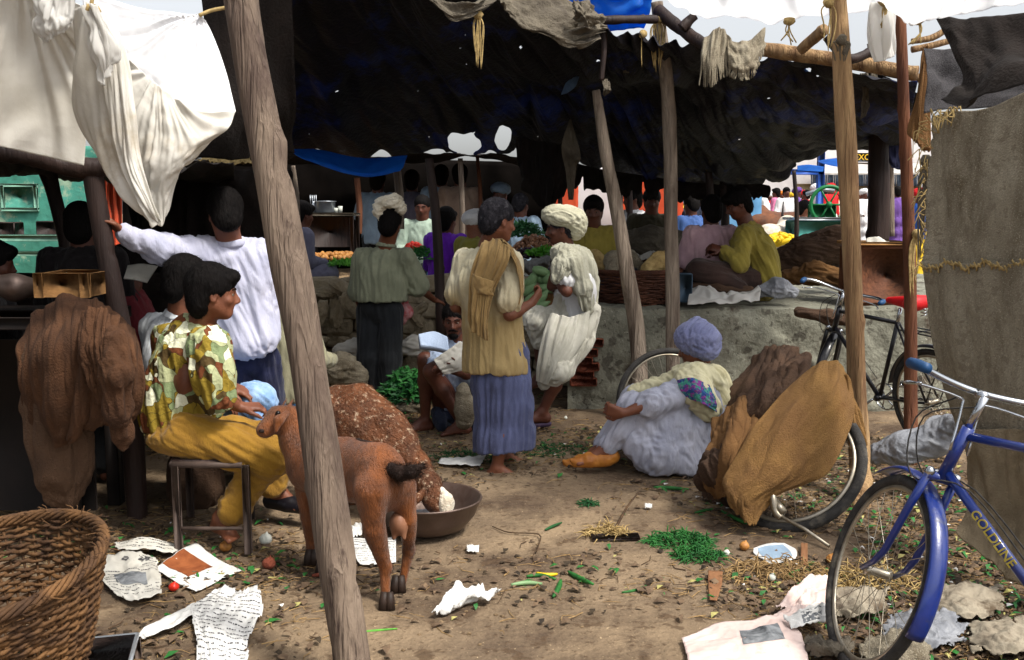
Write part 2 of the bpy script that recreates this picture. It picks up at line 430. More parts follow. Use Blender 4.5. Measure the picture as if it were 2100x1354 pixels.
M['canopy2'] = mat('brown_black_sacking', '#1f1713', '#120d0a', scale=3, rough=.95, bump=.6, bscale=60)
M['shade_black'] = mat('shade_black_wall', '#14100e', '#0b0908', scale=3, rough=1., spec=.05)  # near-black colour stands in for the shade inside the shops
M['white_front'] = mat('clean_white_sheet', '#f6f6f7', '#e6e6ea', scale=1.4, rough=.85, bump=.2, bscale=7, wave=.8, wscale=3, trans=.2)
M['white'] = mat('white_sheet', '#f2f1ee', '#e2e0dc', scale=1.4, rough=.85, bump=.25, bscale=7, wave=.8, wscale=3, trans=.6)
M['white_thin'] = mat('thin_white_sheet', '#f6f6f6', '#eeeeef', scale=1.4, rough=.85, bump=.15, bscale=7, wave=.5, wscale=3, trans=.85)
M['cream'] = mat('dirty_white_sheet', '#e4e1da', '#cbc6bb', scale=1.4, rough=.85, bump=.3, bscale=7, wave=.8, wscale=3, trans=.25, c3='#b5a68c', s3=1.6, t3=(.55,.7))
M['blue_tarp'] = mat('blue_tarpaulin', '#3a97ee', '#2279d6', scale=3, rough=.45, trans=.75, bump=.2, bscale=12)
M['grey_cloth'] = mat('grey_brown_cloth', '#6d6557', '#4b443b', scale=4, rough=.95, bump=.7, bscale=70, wave=.6, wscale=8)
M['burlap'] = mat('burlap', '#a79e8a', '#877d6a', scale=3.2, rough=.97, bump=.9, bscale=130, bstretch=(1,1,1), c3='#5f5340', s3=3.2, t3=(.46,.66), stretch=(1,1,.22))
speck(M['burlap'], 70, '#7c7160', .58, '#b5ac97', 150, .58)
M['burlap_brown'] = mat('brown_burlap', '#86623c', '#634527', scale=2.8, rough=.97, bump=.7, bscale=150, c3='#4c3522', s3=3, t3=(.52,.72))
M['sack_brown'] = mat('dark_sack', '#5c4534', '#3c2c22', scale=3, rough=.97, bump=.7, bscale=110)
M['orange_burlap'] = mat('ochre_burlap', '#94703f', '#765634', scale=2.6, rough=.97, bump=.7, bscale=130, c3='#704423', s3=2.4, t3=(.56,.72), wave=.5, wscale=9)
M['plaster'] = mat('stained_plaster', '#8a897a', '#66655a', scale=2.4, rough=.95, bump=.9, bscale=22, c3='#4c4238', s3=2.6, t3=(.54,.66), wave=.7, wscale=6, det=9)
M['earth'] = mat('packed_earth', '#8a7458', '#5f4d39', scale=3, rough=.97, bump=1., bscale=30)
M['brick'] = mat('brick', '#8c4a35', '#6b3527', scale=9, rough=.95, bump=.8, bscale=50)
M['stone'] = mat('rubble_stone', '#b3a68e', '#85775f', scale=5, rough=.95, bump=.9, bscale=30, c3='#54463a', s3=4, t3=(.55,.68))
M['mint'] = mat('mint_paint', '#4a9483', '#35705f', scale=2.4, rough=.8, bump=.3, bscale=20, c3='#8aa48c', s3=2.1, t3=(.55,.6))
M['redwall'] = mat('orange_red_paint', '#c24a26', '#a33b1f', scale=2, rough=.85, bump=.2, bscale=20)
M['whitewall'] = mat('whitewash', '#dcd8d6', '#c4bfc0', scale=1, rough=.9)
M['bluepaint'] = mat('blue_paint', '#2458b8', '#1d4796', scale=3, rough=.5)
M['skyblue'] = mat('sky_blue_paint', '#6aa0c8', '#5384ab', scale=2, rough=.7)
M['rope'] = mat('rope', '#b9a06c', '#7d6a44', scale=30, rough=.95)
M['paper'] = mat('newsprint', '#c9c6bd', '#aeaaa0', scale=3, rough=.95, bump=.25, bscale=14, wave=1, wscale=5, c3='#8b8778', s3=4, t3=(.6,.75))

speck(M['dirt'], 26, '#4a3827', .60, '#c2aa86', 60, .66)
speck(M['plaster'], 16, '#38322b', .60, '#a8a494', 40, .64)
# ---------------------------------------------------------------- ground
def sm(a, b, x): t = np.clip((x-a)/(b-a), 0, 1); return t*t*(3-2*t)
def ground_z(x, y):
    p = np.stack([x, y, np.zeros_like(x)], -1)
    z = .012*vn(p*1.3, 3, 3)+.006*vn(p*6, 4, 3)
    z = z+.45*sm(14, 26, y)
    z = z+.05*sm(1.2, 2.2, x)*sm(5.6, 4.2, y)*(1+.7*vn(p*3, 8, 3))       # mound of rubbish by the bicycle
    return z
a = np.linspace(-1, 1, 400); gx = np.sign(a)*(6*np.abs(a)+150*np.abs(a)**5)
b = np.linspace(0, 1, 420); gy = -6+b*24+240*b**5
X, Y = np.meshgrid(gx, gy); Z = ground_z(X.ravel(), Y.ravel())
idx = np.arange(X.size).reshape(X.shape)
obj('ground', np.stack([X.ravel(), Y.ravel(), Z], 1), np.stack([idx[:-1,:-1], idx[:-1,1:], idx[1:,1:], idx[1:,:-1]], -1).reshape(-1,4), M['dirt'], kind='structure', origin=(0,0,0))
def gz(x, y): return float(ground_z(np.array([x*1.]), np.array([y*1.]))[0])

# ---------------------------------------------------------------- platform and walls
PZ = .80
def wall_sheet(name, x0, x1, y0, y1, z1, m, parent=None, rough=.03, seed=0, nx=120, nz=40, ny=60, **k):
    """front face + top of an earthen terrace"""
    prof = [(y0, -.05)]+[(y0+.02*i/8, z1*i/8) for i in range(1, 8)]+[(y0+.03, z1-.03), (y0+.06, z1)]+[(y0+.06+(y1-y0)*(i/10)**1.3, z1) for i in range(1, 11)]
    pr = cr_np(np.array(prof), nz+ny)
    xs = np.linspace(x0, x1, nx); A = np.zeros((len(pr), nx, 3))
    A[:,:,0] = xs[None]; A[:,:,1] = pr[:,0][:,None]; A[:,:,2] = pr[:,1][:,None]
    p = A.reshape(-1,3); d = (rough*vn(p*2.3, seed, 4)+rough*.5*vn(p*9, seed+1, 2)).reshape(A.shape[:2])
    A[:,:,1] -= d; A[:,:,2] += d*.6*(pr[:,1]>.1)[:,None]
    ii = np.arange(A.shape[0]*nx).reshape(-1, nx)
    return obj(name, A.reshape(-1,3), np.stack([ii[:-1,:-1], ii[:-1,1:], ii[1:,1:], ii[1:,:-1]], -1).reshape(-1,4), m, parent, **k)
xl = P(1165, 700, 7.75).x; xr = 6.5
t = root('low_wall', (2, 7.75, 0), 'low grey plastered wall of the traders platform, patches of brick showing at its left end', 'wall')
wall_sheet('wall_face', xl, xr, 7.75, 12.0, PZ, M['plaster'], t, .035, 1)
mb = MB()
for i, (u, v) in enumerate([(1172,706),(1184,722),(1170,738),(1190,752),(1176,768),(1192,700),(1168,690),(1182,782)]):
    p = P(u+14, v, 7.76); mb.box(p, (.095+.012*(i%3), .05, .034), Matrix.Rotation(.06*(i%3-1), 3, 'Y'), bevel=.008)
mb.build('exposed_brick', M['brick'], t)
# left terrace, set back, with a rubble front
t = root('rubble_wall', (-1.5, 8.8, 0), 'rough dry stone wall of the left terrace, stacked flat grey stones behind the man in black trousers', 'wall')
XT0 = -6.5
wall_sheet('earth_core', XT0, xl+.3, 8.95, 12.6, .84, M['earth'], t, .05, 5, nx=140)
mb = MB(); rr = random.Random(4)
z = .02
while z < .86:
    hgt = rr.uniform(.06, .17); x = -2.8
    while x < xl+.05:
        wd = rr.uniform(.10, .46)
        mb.box((x+wd/2, 8.93+rr.uniform(-.06,.05), z+hgt*rr.uniform(.42,.55)), (wd/2*.98, .13, hgt/2*rr.uniform(.8,1.05)), Matrix.Rotation(rr.uniform(-.16,.16), 3, 'Y')@Matrix.Rotation(rr.uniform(-.2,.2), 3, 'Z'), bevel=hgt*.16)
        x += wd
    z += hgt*.93
mb.build('stones', M['stone'], t, smooth=False)
# loose rocks piled in front
for i, (u, v, s) in enumerate([(668,600,.07),(700,590,.09),(716,625,.08),(690,640,.1),(655,645,.09),(730,600,.06),(655,700,.06),(712,700,.05),(850,650,.08),(866,690,.09),(845,700,.06),(862,635,.06)]):
    p = P(u, v, 8.62-.1*(i%3)); mb = MB(); mb.ball((0,0,0), (s*1.5, s, s*.7), 10, 7, Matrix.Rotation(i*.5, 3, 'Y'), noise=.35)
    V = [Vector(q)+p for q in mb.V]
    obj('rock', V, mb.F, M['stone'], label=('flat loose rock lodged on the rubble wall, %s' % ['lowest left one','upper left one','dark wedge shaped one','largest left one','one touching the big slanting pole','small one beside black trousers','small pale one low on the left','round low one by the trousers','one left of the squatting man','one level with his collar','small low one by the bundle','upper one next to the dark post'][i]), cat='rock', group='loose rocks on the rubble wall', smooth=False)

# ---------------------------------------------------------------- poles
def pole(name, pts, rs, m, label, cat='pole', group=None, seg=20, knots=4, seed=0, parent=None, sink=True):
    c = crv(pts, 14); n = len(c); rr = random.Random(seed)
    rad = np.interp(np.linspace(0,1,n), np.linspace(0,1,len(rs)), rs)
    mb = MB(); mb.tube(c, list(rad), seg)
    V = np.array([tuple(v) for v in mb.V]); cc = np.repeat(np.array([tuple(v) for v in c]), seg, 0)
    dr = V-cc; ln = np.linalg.norm(dr, axis=1, keepdims=True)+1e-9; dr /= ln
    q = V*np.array([9,9,1.6]); d = vn(q, seed, 3)*ln[:,0]*.10+vn(V*np.array([22,22,2.5]), seed+3, 2)*ln[:,0]*.07
    for _ in range(knots):
        k = rr.randrange(len(V)); dd = np.linalg.norm(V-V[k], axis=1)/ln.max(); d += ln[:,0]*.22*np.exp(-(dd/.5)**2)*rr.choice([1,-1,1])
    V += dr*d[:,None]
    return obj(name, V, mb.F, m, parent, label=label, cat=cat, group=group)
g = 'upright poles holding up the market awnings'
def base(u, v, top, Y=None):
    b = G(u, v); b.z = -.05; return b
pole('wooden_pole', [Vector((G(722,1440).x, 3.12, -.05))]+PP((690,1150,3.15),(645,830,3.2),(575,440,3.25),(525,180,3.3),(487,-60,3.35)), [.060,.061,.060,.056,.054,.056], M['wood'], 'thick slanting peeled tree trunk pole in the left foreground, in front of the brown goat', 'pole', g, 40, 9, 1)
pole('wooden_pole', [base(1764,1040,0)]+PP((1762,900,5.35),(1752,640,5.37),(1738,330,5.4),(1722,60,5.45),(1712,-60,5.45)), [.058,.056,.054,.052,.049,.046], M['wood_tan'], 'upright tan cracked pole behind the ochre sacking, tied with cord near the top', 'pole', g, 32, 5, 2)
pole('wooden_pole', [base(1868,955,0)]+PP((1868,820,6.15),(1866,560,6.15),(1856,280,6.15),(1850,120,6.15),(1846,30,6.15)), [.040,.040,.038,.036,.035,.034], M['red_wood'], 'slim reddish upright pole left of the burlap wall, in front of the black bicycle', 'pole', g, 24, 4, 3)
pole('wooden_pole', [base(1381,868,0)]+PP((1380,700,7.45),(1377,480,7.45),(1372,240,7.4),(1360,110,7.3),(1347,5,7.3)), [.052,.052,.053,.05,.045,.04], M['wood_grey'], 'straight grey upright pole behind the blue turban, rope wound at its top', 'pole', g, 24, 4, 4)
pole('wooden_pole', [base(1316,866,0)]+PP((1308,700,7.4),(1287,560,7.4),(1262,420,7.4),(1240,300,7.35),(1222,185,7.3)), [.056,.056,.055,.052,.045,.028], M['wood_grey'], 'bowed grey pole leaning left, between the white shawled man and the straight grey pole', 'pole', g, 24, 3, 5)
pole('wooden_pole', [base(912,800,0)]+PP((905,680,8.3),(900,560,8.3),(893,440,8.3),(880,325,8.3)), [.045,.043,.042,.04,.033], M['wood_dark'], 'dark thin post beside the purple shirted trader', 'pole', g, 18, 2, 6)
pole('wooden_pole', [P(1802,495,8.6)]+PP((1803,400,8.6),(1799,250,8.6),(1792,130,8.55)), [.085,.085,.08,.07], M['wood_dark'], 'broad dark brown post standing on the platform against the bright street', 'pole', g, 20, 3, 7)
pole('wooden_pole', [P(1827,485,8.9)]+PP((1824,330,8.9),(1812,200,8.85),(1806,130,8.8)), [.035,.035,.033,.03], M['wood_grey'], 'grey split post close behind the broad dark brown post', 'pole', g, 16, 2, 8)
g2 = 'thin posts under the dark awning'
for i, (u0, v0, u1, v1, Y, r, m, lb) in enumerate([
    (1460,560,1452,330,9.6,.035,'wood_dark','thin dark post between the pink shirted and the olive shirted traders'),
    (1487,565,1482,330,9.9,.045,'wood_dark','dark post touching the head of the olive shirted trader'),
    (1633,500,1628,350,10.4,.025,'wood_dark','slender dark post left of the teal cart'),
    (946,540,944,325,10.8,.03,'wood_grey','grey post in front of the hanging tan shirt'),
    (736,480,732,365,10.8,.035,'red_wood','reddish post right of the tea stall table'),
    (612,470,601,340,9.5,.022,'wood_grey','pale post just right of the slanting trunk'),
    (820,470,812,335,9.4,.04,'wood_grey','grey post rising behind the white head cloth'),
    (1268,500,1272,330,10.5,.022,'wood_dark','thin dark post right of the bowed grey pole'),
    (1290,480,1288,345,10.9,.03,'wood_dark','dark post before the orange red wall'),
    (1150,470,1140,330,11.2,.025,'wood_dark','dark post above the large turban'),
    (985,470,978,310,11.3,.022,'red_wood','thin reddish post below the torn gap of sky'),
    ]):
    pole('thin_post', PP((u0,v0,Y),((u0+u1)/2+3,(v0+v1)/2,Y),(u1,v1,Y)), [r,r,r*.9], M[m], lb, 'post', g2, 12, 1, 20+i)
# left stall posts
pole('stall_post', [Vector((P(275,900,4.95).x, 4.95, -.05))]+PP((262,760,4.95),(232,600,4.95),(213,500,4.95),(197,400,4.95),(190,330,4.95)), [.05,.05,.048,.046,.046,.05], M['wood_dark'], 'dark polished stall post gripped by the white shirted man', 'post', 'dark posts of the left stall', 20, 1, 41)
pole('stall_post', PP((150,620,6.6),(134,500,6.6),(110,400,6.6),(96,350,6.6)), [.045,.045,.045,.055], M['wood_dark'], 'dark leaning stall post before the mint wall', 'post', 'dark posts of the left stall', 14, 1, 42)
pole('stall_beam', PP((-60,298,4.9),(80,325,4.9),(160,345,4.92),(250,338,4.95)), [.05,.05,.05,.045], M['wood_dark'], 'dark beam along the front of the left stall under the white sheet', 'beam', 'awning beams', 14, 2, 43)
gb = 'awning beams'
for i, (pts, r, m, lb) in enumerate([
    (PP((1236,42,6.9),(1290,40,6.95),(1345,40,7.1)), .03, 'wood_dark', 'short straight beam from the grey draped cloth to the rope wound pole'),
    (PP((1350,22,7.2),(1400,62,7.0),(1450,95,6.8)), .045, 'wood_dark', 'crooked beam running down right from the rope wound pole top'),
    (PP((1540,98,6.7),(1640,112,6.6),(1760,130,6.5),(1880,152,6.3)), .05, 'wood_tan', 'long thick beam under the bright sky, right of the burlap rag'),
    (PP((1740,130,7.6),(1820,148,7.5),(1925,168,7.4)), .035, 'wood_tan', 'thin beam crossing behind the broad dark post'),
    (PP((1642,102,6.5),(1670,78,6.4),(1692,60,6.3)), .035, 'wood_tan', 'stub of wood sticking up left of the tan cracked pole'),
    (PP((1398,58,6.9),(1412,44,6.9),(1425,32,6.9)), .035, 'wood_dark', 'short stub of wood above the crooked beam'),
    (PP((1240,52,6.9),(1238,110,6.9),(1233,165,6.9)), .022, 'wood_dark', 'short hanging stick above the bowed grey pole'),
    (PP((1870,85,6.6),(1910,78,6.6),(1940,62,6.6)), .02, 'wood_tan', 'thin upper stick by the black roof cloth'),
    (PP((1870,102,6.4),(1905,95,6.4),(1955,82,6.4)), .02, 'wood_tan', 'thin lower stick by the black roof cloth'),
    (PP((1695,75,6.2),(1740,120,6.2),(1790,105,6.3)), .03, 'wood_dark', 'dark branch crossing behind the tan cracked pole'),
    ]):
    pole('awning_beam', pts, [r,r*.95,r*.9], M[m], lb, 'beam', gb, 14, 2, 60+i)

# ---------------------------------------------------------------- the big dark awning
ctrl = [
 PP((470,-420,5.0),(700,-400,5.2),(880,-60,5.9),(1060,0,6.4),(1235,45,6.8),(1345,80,7.0),(1450,95,6.9),(1560,118,6.8),(1700,140,6.6),(1880,175,6.4)),
 PP((455,-120,6.4),(700,-110,6.6),(890,20,7.0),(1060,80,7.4),(1230,140,7.8),(1345,170,7.9),(1450,200,7.8),(1560,215,7.6),(1690,225,7.4),(1870,230,7.1)),
 PP((445,120,8.0),(690,130,8.2),(900,150,8.5),(1060,200,8.7),(1220,240,8.9),(1340,270,9.0),(1450,290,9.0),(1560,305,8.9),(1690,290,8.6),(1865,280,8.2)),
 PP((440,300,9.6),(600,306,9.6),(760,300,9.6),(900,318,9.8),(1060,270,10.0),(1180,335,10.1),(1300,365,10.2),(1440,385,10.1),(1560,385,9.9),(1700,325,9.5)),
]
ctrl[3] = PP((440,328,9.6),(650,332,9.6),(880,338,9.8),(1050,330,10.0),(1190,350,10.1),(1320,378,10.2),(1440,392,10.1),(1570,395,9.9),(1690,322,9.4),(1862,318,9.0))
def cdisp(uu, vv, A):
    s = .05*ridge(noise_uv(uu-.25*vv, vv, 30, 4, 2, 2))+.05*noise_uv(uu, vv, 9, 5, 3, 2)+.018*ridge(noise_uv(uu-.25*vv, vv, 90, 9, 5, 2))
    return s
def ckeep(uc, vc):
    e = vn(np.stack([uc.ravel()*60, vc.ravel()*22, np.zeros(uc.size)], 1), 9, 4).reshape(uc.shape)
    k = ~(vc > .97+.025*e)
    hole = ((uc-.264)/.021)**2+((vc-.925)/.045)**2 < 1+.5*e
    hole2 = ((uc-.318)/.013)**2+((vc-.89)/.07)**2 < 1+.4*e
    return k & ~hole & ~hole2
sheet('dark_awning', ctrl, 520, 250, M['canopy'], disp=cdisp, keep=ckeep, label='huge sagging black tarpaulin awning over the middle of the market', cat='awning')
# fringe of sacking hanging off the back edge
ctrl = [PP((1090,300,9.7),(1200,340,9.8),(1320,360,9.9),(1450,378,9.9),(1580,380,9.6)),
        PP((1085,345,9.75),(1200,385,9.85),(1320,402,9.9),(1450,408,9.95),(1580,404,9.7)),
        PP((1110,388,9.8),(1200,398,9.9),(1320,408,9.9),(1450,414,9.95),(1570,412,9.7))]
sheet('sacking_fringe', ctrl, 120, 30, M['canopy2'], disp=lambda u,v,A:.04*ridge(noise_uv(u,v,30,3,5)), keep=lambda u,v: v < .62+.42*vn(np.stack([u.ravel()*70, u.ravel()*0, u.ravel()*0],1), 4, 3).reshape(u.shape),
      label='ragged brown black sacking hanging from the back edge of the awning', cat='sacking')
# bunched dark cloth hanging in the middle
ctrl = [PP((1055,280,9.2),(1120,290,9.1),(1190,300,9.1)), PP((1060,350,9.2),(1120,370,9.0),(1180,370,9.1)), PP((1085,400,9.2),(1120,440,9.1),(1150,400,9.1))]
sheet('hanging_cloth', ctrl, 50, 40, M['canopy2'], disp=lambda u,v,A:.06*ridge(noise_uv(u,v,9,2,6)), label='bunched black cloth hanging above the heads of the two talking men', cat='cloth')
# second roof behind
ctrl = [PP((360,322,10.4),(600,318,10.5),(850,316,10.6),(1000,318,10.6),(1130,345,10.6),(1300,350,10.6),(1420,352,10.6)),
        PP((360,340,13.3),(600,336,13.3),(850,332,13.3),(1000,328,13.3),(1130,350,13.3),(1300,356,13.3),(1420,360,13.3))]
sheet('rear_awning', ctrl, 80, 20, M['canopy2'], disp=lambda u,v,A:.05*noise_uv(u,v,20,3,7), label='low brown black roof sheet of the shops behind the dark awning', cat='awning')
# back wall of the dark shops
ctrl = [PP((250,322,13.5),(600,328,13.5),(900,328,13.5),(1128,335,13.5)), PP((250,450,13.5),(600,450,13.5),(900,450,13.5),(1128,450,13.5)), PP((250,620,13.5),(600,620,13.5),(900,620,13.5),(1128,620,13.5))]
sheet('shop_back_wall', ctrl, 60, 24, M['shade_black'], disp=lambda u,v,A:.05*noise_uv(u,v,20,3,8), label='back wall of the shops, coloured black for their shade, behind the seated traders', cat='wall')
# left stall roof and far left side
ctrl = [PP((-500,240,4.95),(-100,292,4.9),(80,322,4.9),(165,342,4.95),(330,345,5.0),(480,345,5.1)),
        PP((-500,290,6.2),(-100,335,6.2),(80,350,6.2),(165,355,6.2),(330,360,6.3),(480,362,6.4)),
        PP((-500,350,8.2),(-100,360,8.2),(80,366,8.2),(165,368,8.2),(330,372,8.2),(480,376,8.2))]
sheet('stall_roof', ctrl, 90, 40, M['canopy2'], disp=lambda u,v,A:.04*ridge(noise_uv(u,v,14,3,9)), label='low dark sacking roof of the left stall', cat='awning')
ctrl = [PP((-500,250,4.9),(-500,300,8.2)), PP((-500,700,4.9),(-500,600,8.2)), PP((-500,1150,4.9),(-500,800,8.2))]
sheet('shade_screen', ctrl, 20, 20, M['canopy2'], label='unseen sacking side added to darken the left stall', cat='sacking')  # out-of-view screen added to keep light out of the left stall
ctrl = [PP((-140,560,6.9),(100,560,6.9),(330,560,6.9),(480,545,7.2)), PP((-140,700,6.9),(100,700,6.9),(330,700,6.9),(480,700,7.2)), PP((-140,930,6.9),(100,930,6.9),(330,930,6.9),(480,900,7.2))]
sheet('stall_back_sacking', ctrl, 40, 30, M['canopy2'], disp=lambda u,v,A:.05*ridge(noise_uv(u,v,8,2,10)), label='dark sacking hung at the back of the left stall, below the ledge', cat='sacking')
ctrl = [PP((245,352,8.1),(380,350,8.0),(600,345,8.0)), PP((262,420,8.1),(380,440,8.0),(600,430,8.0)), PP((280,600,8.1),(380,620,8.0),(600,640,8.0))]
sheet('shade_curtain', ctrl, 60, 40, M['canopy2'], disp=lambda u,v,A:.06*ridge(noise_uv(u,v,10,2,11)), keep=lambda u,v: ~((u<.36)&(u>.2)&(v<.22)), label='added black curtain standing in for the dark behind the head of the white shirted man', cat='curtain')  # black sheet added in place of the dark shop interior

# mint wall, window, ledge, orange planks
t = root('mint_wall', P(90,600,10.5), 'mint green painted wall seen through the left stall', 'wall')
c = [[P(u, v, 10.5) for u in (-160, 0, 100, 215)] for v in (300, 400, 500, 640)]
sheet('wall_surface', c, 50, 40, M['mint'], t, disp=lambda u,v,A:.012*noise_uv(u,v,20,14,12), thick=.1)
pc = P(40, 405, 10.42); mb = MB(); hw, hh = .17, .125
for sx, sz, a_, b_ in ((0,1,hw+.02,.018),(0,-1,hw+.02,.018),(1,0,.018,hh),(-1,0,.018,hh)): mb.box(pc+Vector((sx*hw, 0, sz*hh)), (a_, .02, b_))
M['mintframe'] = mat('mint_frame', '#79a591', '#5d8574', scale=12, rough=.8)
fo = mb.build('window_frame', M['mintframe'], t); MB().box(pc+Vector((0,.01,0)), (hw-.02,.01,hh-.02)).build('shutter_panel', M['mint'], fo)
mb = MB(); mb.box(P(20,488,9.6), (.75,.12,.03)); mb.box(P(20,520,9.62), (.75,.1,.02)); t2 = mb.build('stone_ledge', M['mintframe'], label='grey green stone ledge in front of the mint wall', cat='ledge')
MB().box(P(15,470,9.9), (.12,.1,.07)).build('dark_box', M['wood_dark'], label='left dark box on the grey green ledge', cat='box', group='dark boxes on the ledge')
MB().box(P(112,468,9.9), (.14,.1,.07)).build('dark_box', M['wood_dark'], label='right dark box on the grey green ledge', cat='box', group='dark boxes on the ledge')
for i, u in enumerate((215, 229, 243)):
    MB().box(P(u, 430, 9.4+.05*i), (.03,.012,.38), Matrix.Rotation(.02*i,3,'Y')).build('orange_plank', M['redwall'], label=['orange plank nearest the stall post','middle orange plank right of the stall post','orange plank nearest the hanging white sheet'][i], cat='plank', group='orange planks behind the stall post')

# ---------------------------------------------------------------- background shops and street on the right
def panel(name, u0, v0, u1, v1, Y, m, label, cat, kind=None, th=.15, parent=None, seed=0):
    c = [[P(u, v, Y) for u in np.linspace(u0, u1, 4)] for v in np.linspace(v0, v1, 4)]
    return sheet(name, c, 14, 14, m, parent, label=label, cat=cat, thick=th, disp=lambda u,v,A:.01*noise_uv(u,v,9,9,seed))
panel('red_wall', 1108, 345, 1185, 500, 15.2, M['redwall'], 'orange red painted wall strip above the large turban', 'wall')
panel('red_wall', 1262, 322, 1400, 520, 15.6, M['redwall'], 'orange red painted wall behind the garlic seller', 'wall')
panel('pale_wall', 1180, 340, 1262, 520, 16.2, M['whitewall'], 'pale wall strip between the two orange red walls', 'wall')
panel('blue_shop_wall', 1392, 350, 1560, 520, 19, M['skyblue'], 'sky blue shop front behind the seated traders', 'wall')
# far street building with awning, railing, red base
t = root('street_building', P(1745, 470, 42), 'long street building with a white awning, striped curtain and red base', 'building')
panel('wall', 1500, 250, 1990, 470, 43, M['whitewall'], None, None, parent=t, th=.3)
c = [PP((1660,338,42.5),(1740,336,42.5),(1900,334,42.5)), PP((1660,344,40.5),(1740,343,40.5),(1900,342,40.5)), PP((1664,352,39.5),(1740,353,39.5),(1900,352,39.5)), PP((1664,358,39.4),(1740,359,39.4),(1900,358,39.4))]
sheet('awning_cloth', c, 30, 16, M['white'], t, disp=lambda u,v,A:.03*noise_uv(u,v,30,2,3))
mb = MB()
for i in range(46):
    u = 1664+i*5.2; mb.tube([P(u, 358, 40), P(u+1, 382, 40)], .06 if i % 3 else .03, 6)
M['curtain'] = mat('blue_grey_curtain', '#63758c', '#38475c', scale=3, rough=.8)
mb.build('striped_curtain', M['curtain'], t)
mb = MB(); mb.box(P(1790,384,40.2), (3.1,.1,.13)); M['yellowpaint'] = mat('yellow_paint', '#e9c03a', '#cfa52c', scale=4, rough=.7); mb.build('cream_band', mat('cream_paint', '#cbb68d', '#b09c74', scale=3), t)
mb = MB(); mb.box(P(1790,402,40.3), (3.1,.1,.3)); mb.build('red_base', M['redwall'], t)
# street sign with yellow letters
M['signdark'] = mat('dark_sign_paint', '#17202c', '#10161f', scale=3, rough=.5)
t = root('shop_sign', P(1772, 328, 30), 'dark shop sign board with yellow lettering between the poles', 'sign')
MB().box(P(1775, 323, 30), (.5,.04,.13)).build('board', M['signdark'], t)
MB().box(P(1775, 337, 30), (.6,.04,.05)).build('lower_board', M['whitewall'], t)
def text(body, loc, size, m, parent, rot=None, name='lettering', ext=.004, font=None, shear=0):
    cu = bpy.data.curves.new(name, 'FONT'); cu.body = body; cu.size = size; cu.align_x = 'CENTER'; cu.align_y = 'CENTER'; cu.extrude = ext
    if font: cu.font = font
    cu.offset = size*.012
    o = bpy.data.objects.new(name+'_t', cu); S.collection.objects.link(o)
    dg = bpy.context.evaluated_depsgraph_get(); me = bpy.data.meshes.new_from_object(o.evaluated_get(dg))
    bpy.data.objects.remove(o)
    me.materials.clear(); me.materials.append(m)
    Rm = (rot or Matrix.Rotation(math.pi/2, 3, 'X')).to_4x4(); me.transform(Rm)
    o = bpy.data.objects.new(name, me); S.collection.objects.link(o); o.parent = parent
    o.location = Vector(loc)-(wloc(parent) if parent else Vector((0,0,0))); return o
text('TEXCOT', P(1775, 323, 29.95), .24, M['yellowpaint'], t)
# blue frame
mb = MB(); mb.box(P(1682,375,22), (.07,.07,.75)); mb.box(P(1655,353,22), (.36,.07,.06)); mb.build('blue_gateway', M['bluepaint'], label='bright blue painted post and lintel at the street side', cat='gateway')
c = [PP((1676,330,16),(1700,326,16),(1722,324,16)), PP((1680,333,15.5),(1700,333,15.4),(1722,337,15.5)), PP((1690,336,15),(1705,340,15),(1724,343,15))]
sheet('blue_awning', c, 20, 14, M['blue_tarp'], label='small light blue tarpaulin flap left of the tan cracked pole', cat='awning')
c = [PP((1635,340,20),(1660,338,20),(1690,342,20)), PP((1635,350,19.6),(1660,351,19.4),(1688,352,19.5))]
sheet('blue_awning', c, 20, 10, M['blue_tarp'], label='light blue tarpaulin flap over the blue painted frame', cat='awning')
# hanging dark sheets near the right poles
c = [PP((1822,300,8.4),(1845,298,8.4),(1862,300,8.4)), PP((1824,330,8.4),(1845,335,8.4),(1860,330,8.4)), PP((1830,344,8.4),(1845,348,8.4),(1856,345,8.4))]
M['navy'] = mat('navy_cloth', '#171a38', '#101228', scale=4, rough=.9)
sheet('navy_cloth', c, 20, 20, M['navy'], disp=lambda u,v,A:.02*ridge(noise_uv(u,v,6,2,3)), label='navy cloth bundle hanging between the dark post and the reddish pole', cat='cloth')
c = [PP((1740,162,7.4),(1800,158,7.4),(1850,190,7.2),(1890,200,7.2)), PP((1740,230,8),(1800,230,8),(1850,240,7.8),(1885,240,7.6)), PP((1745,305,9),(1800,305,9),(1845,300,8.8),(1860,292,8.6))]
sheet('brown_roof_sheet', c, 40, 30, M['canopy2'], disp=lambda u,v,A:.04*ridge(noise_uv(u,v,6,3,13)), label='dark brown roof sheet behind the tan cracked pole', cat='awning')

# unseen roof sheet added to shade the left stall and its customers
ctrl = [[V3(x, y, z) for x in (-7, -4.5, -2.6, -1.75)] for y, z in ((.2,2.9),(1.4,2.85),(2.6,2.8),(3.7,2.72))]
sheet('stall_roof', ctrl, 30, 30, M['canopy2'], disp=lambda u,v,A:.05*noise_uv(u,v,6,5,50), label='unseen roof sheet added to shade the left stall, above the picture', cat='awning')

for i, (u0, v0, u1, v1, Yb, m, lb) in enumerate(((1880,335,1990,470,48,'whitewall','pale house behind the far right of the street'), (2000,300,2300,470,52,'stone','stone coloured house beyond the burlap wall'), (2300,310,2800,470,60,'whitewall','long white house far right of the street'), (-900,300,-200,560,24,'stone','long earth coloured house far left behind the stall'))):
    t = root('house', P((u0+u1)/2, 470, Yb), lb, 'house'); panel('wall', u0, v0, u1, v1+40, Yb, M[m], None, None, parent=t, th=3.)
    for k in range(4): MB().box(P(u0+(k+.5)*(u1-u0)/4, v0+45, Yb-1.55), (.5,.1,.7)).build('window', M['signdark'], t)
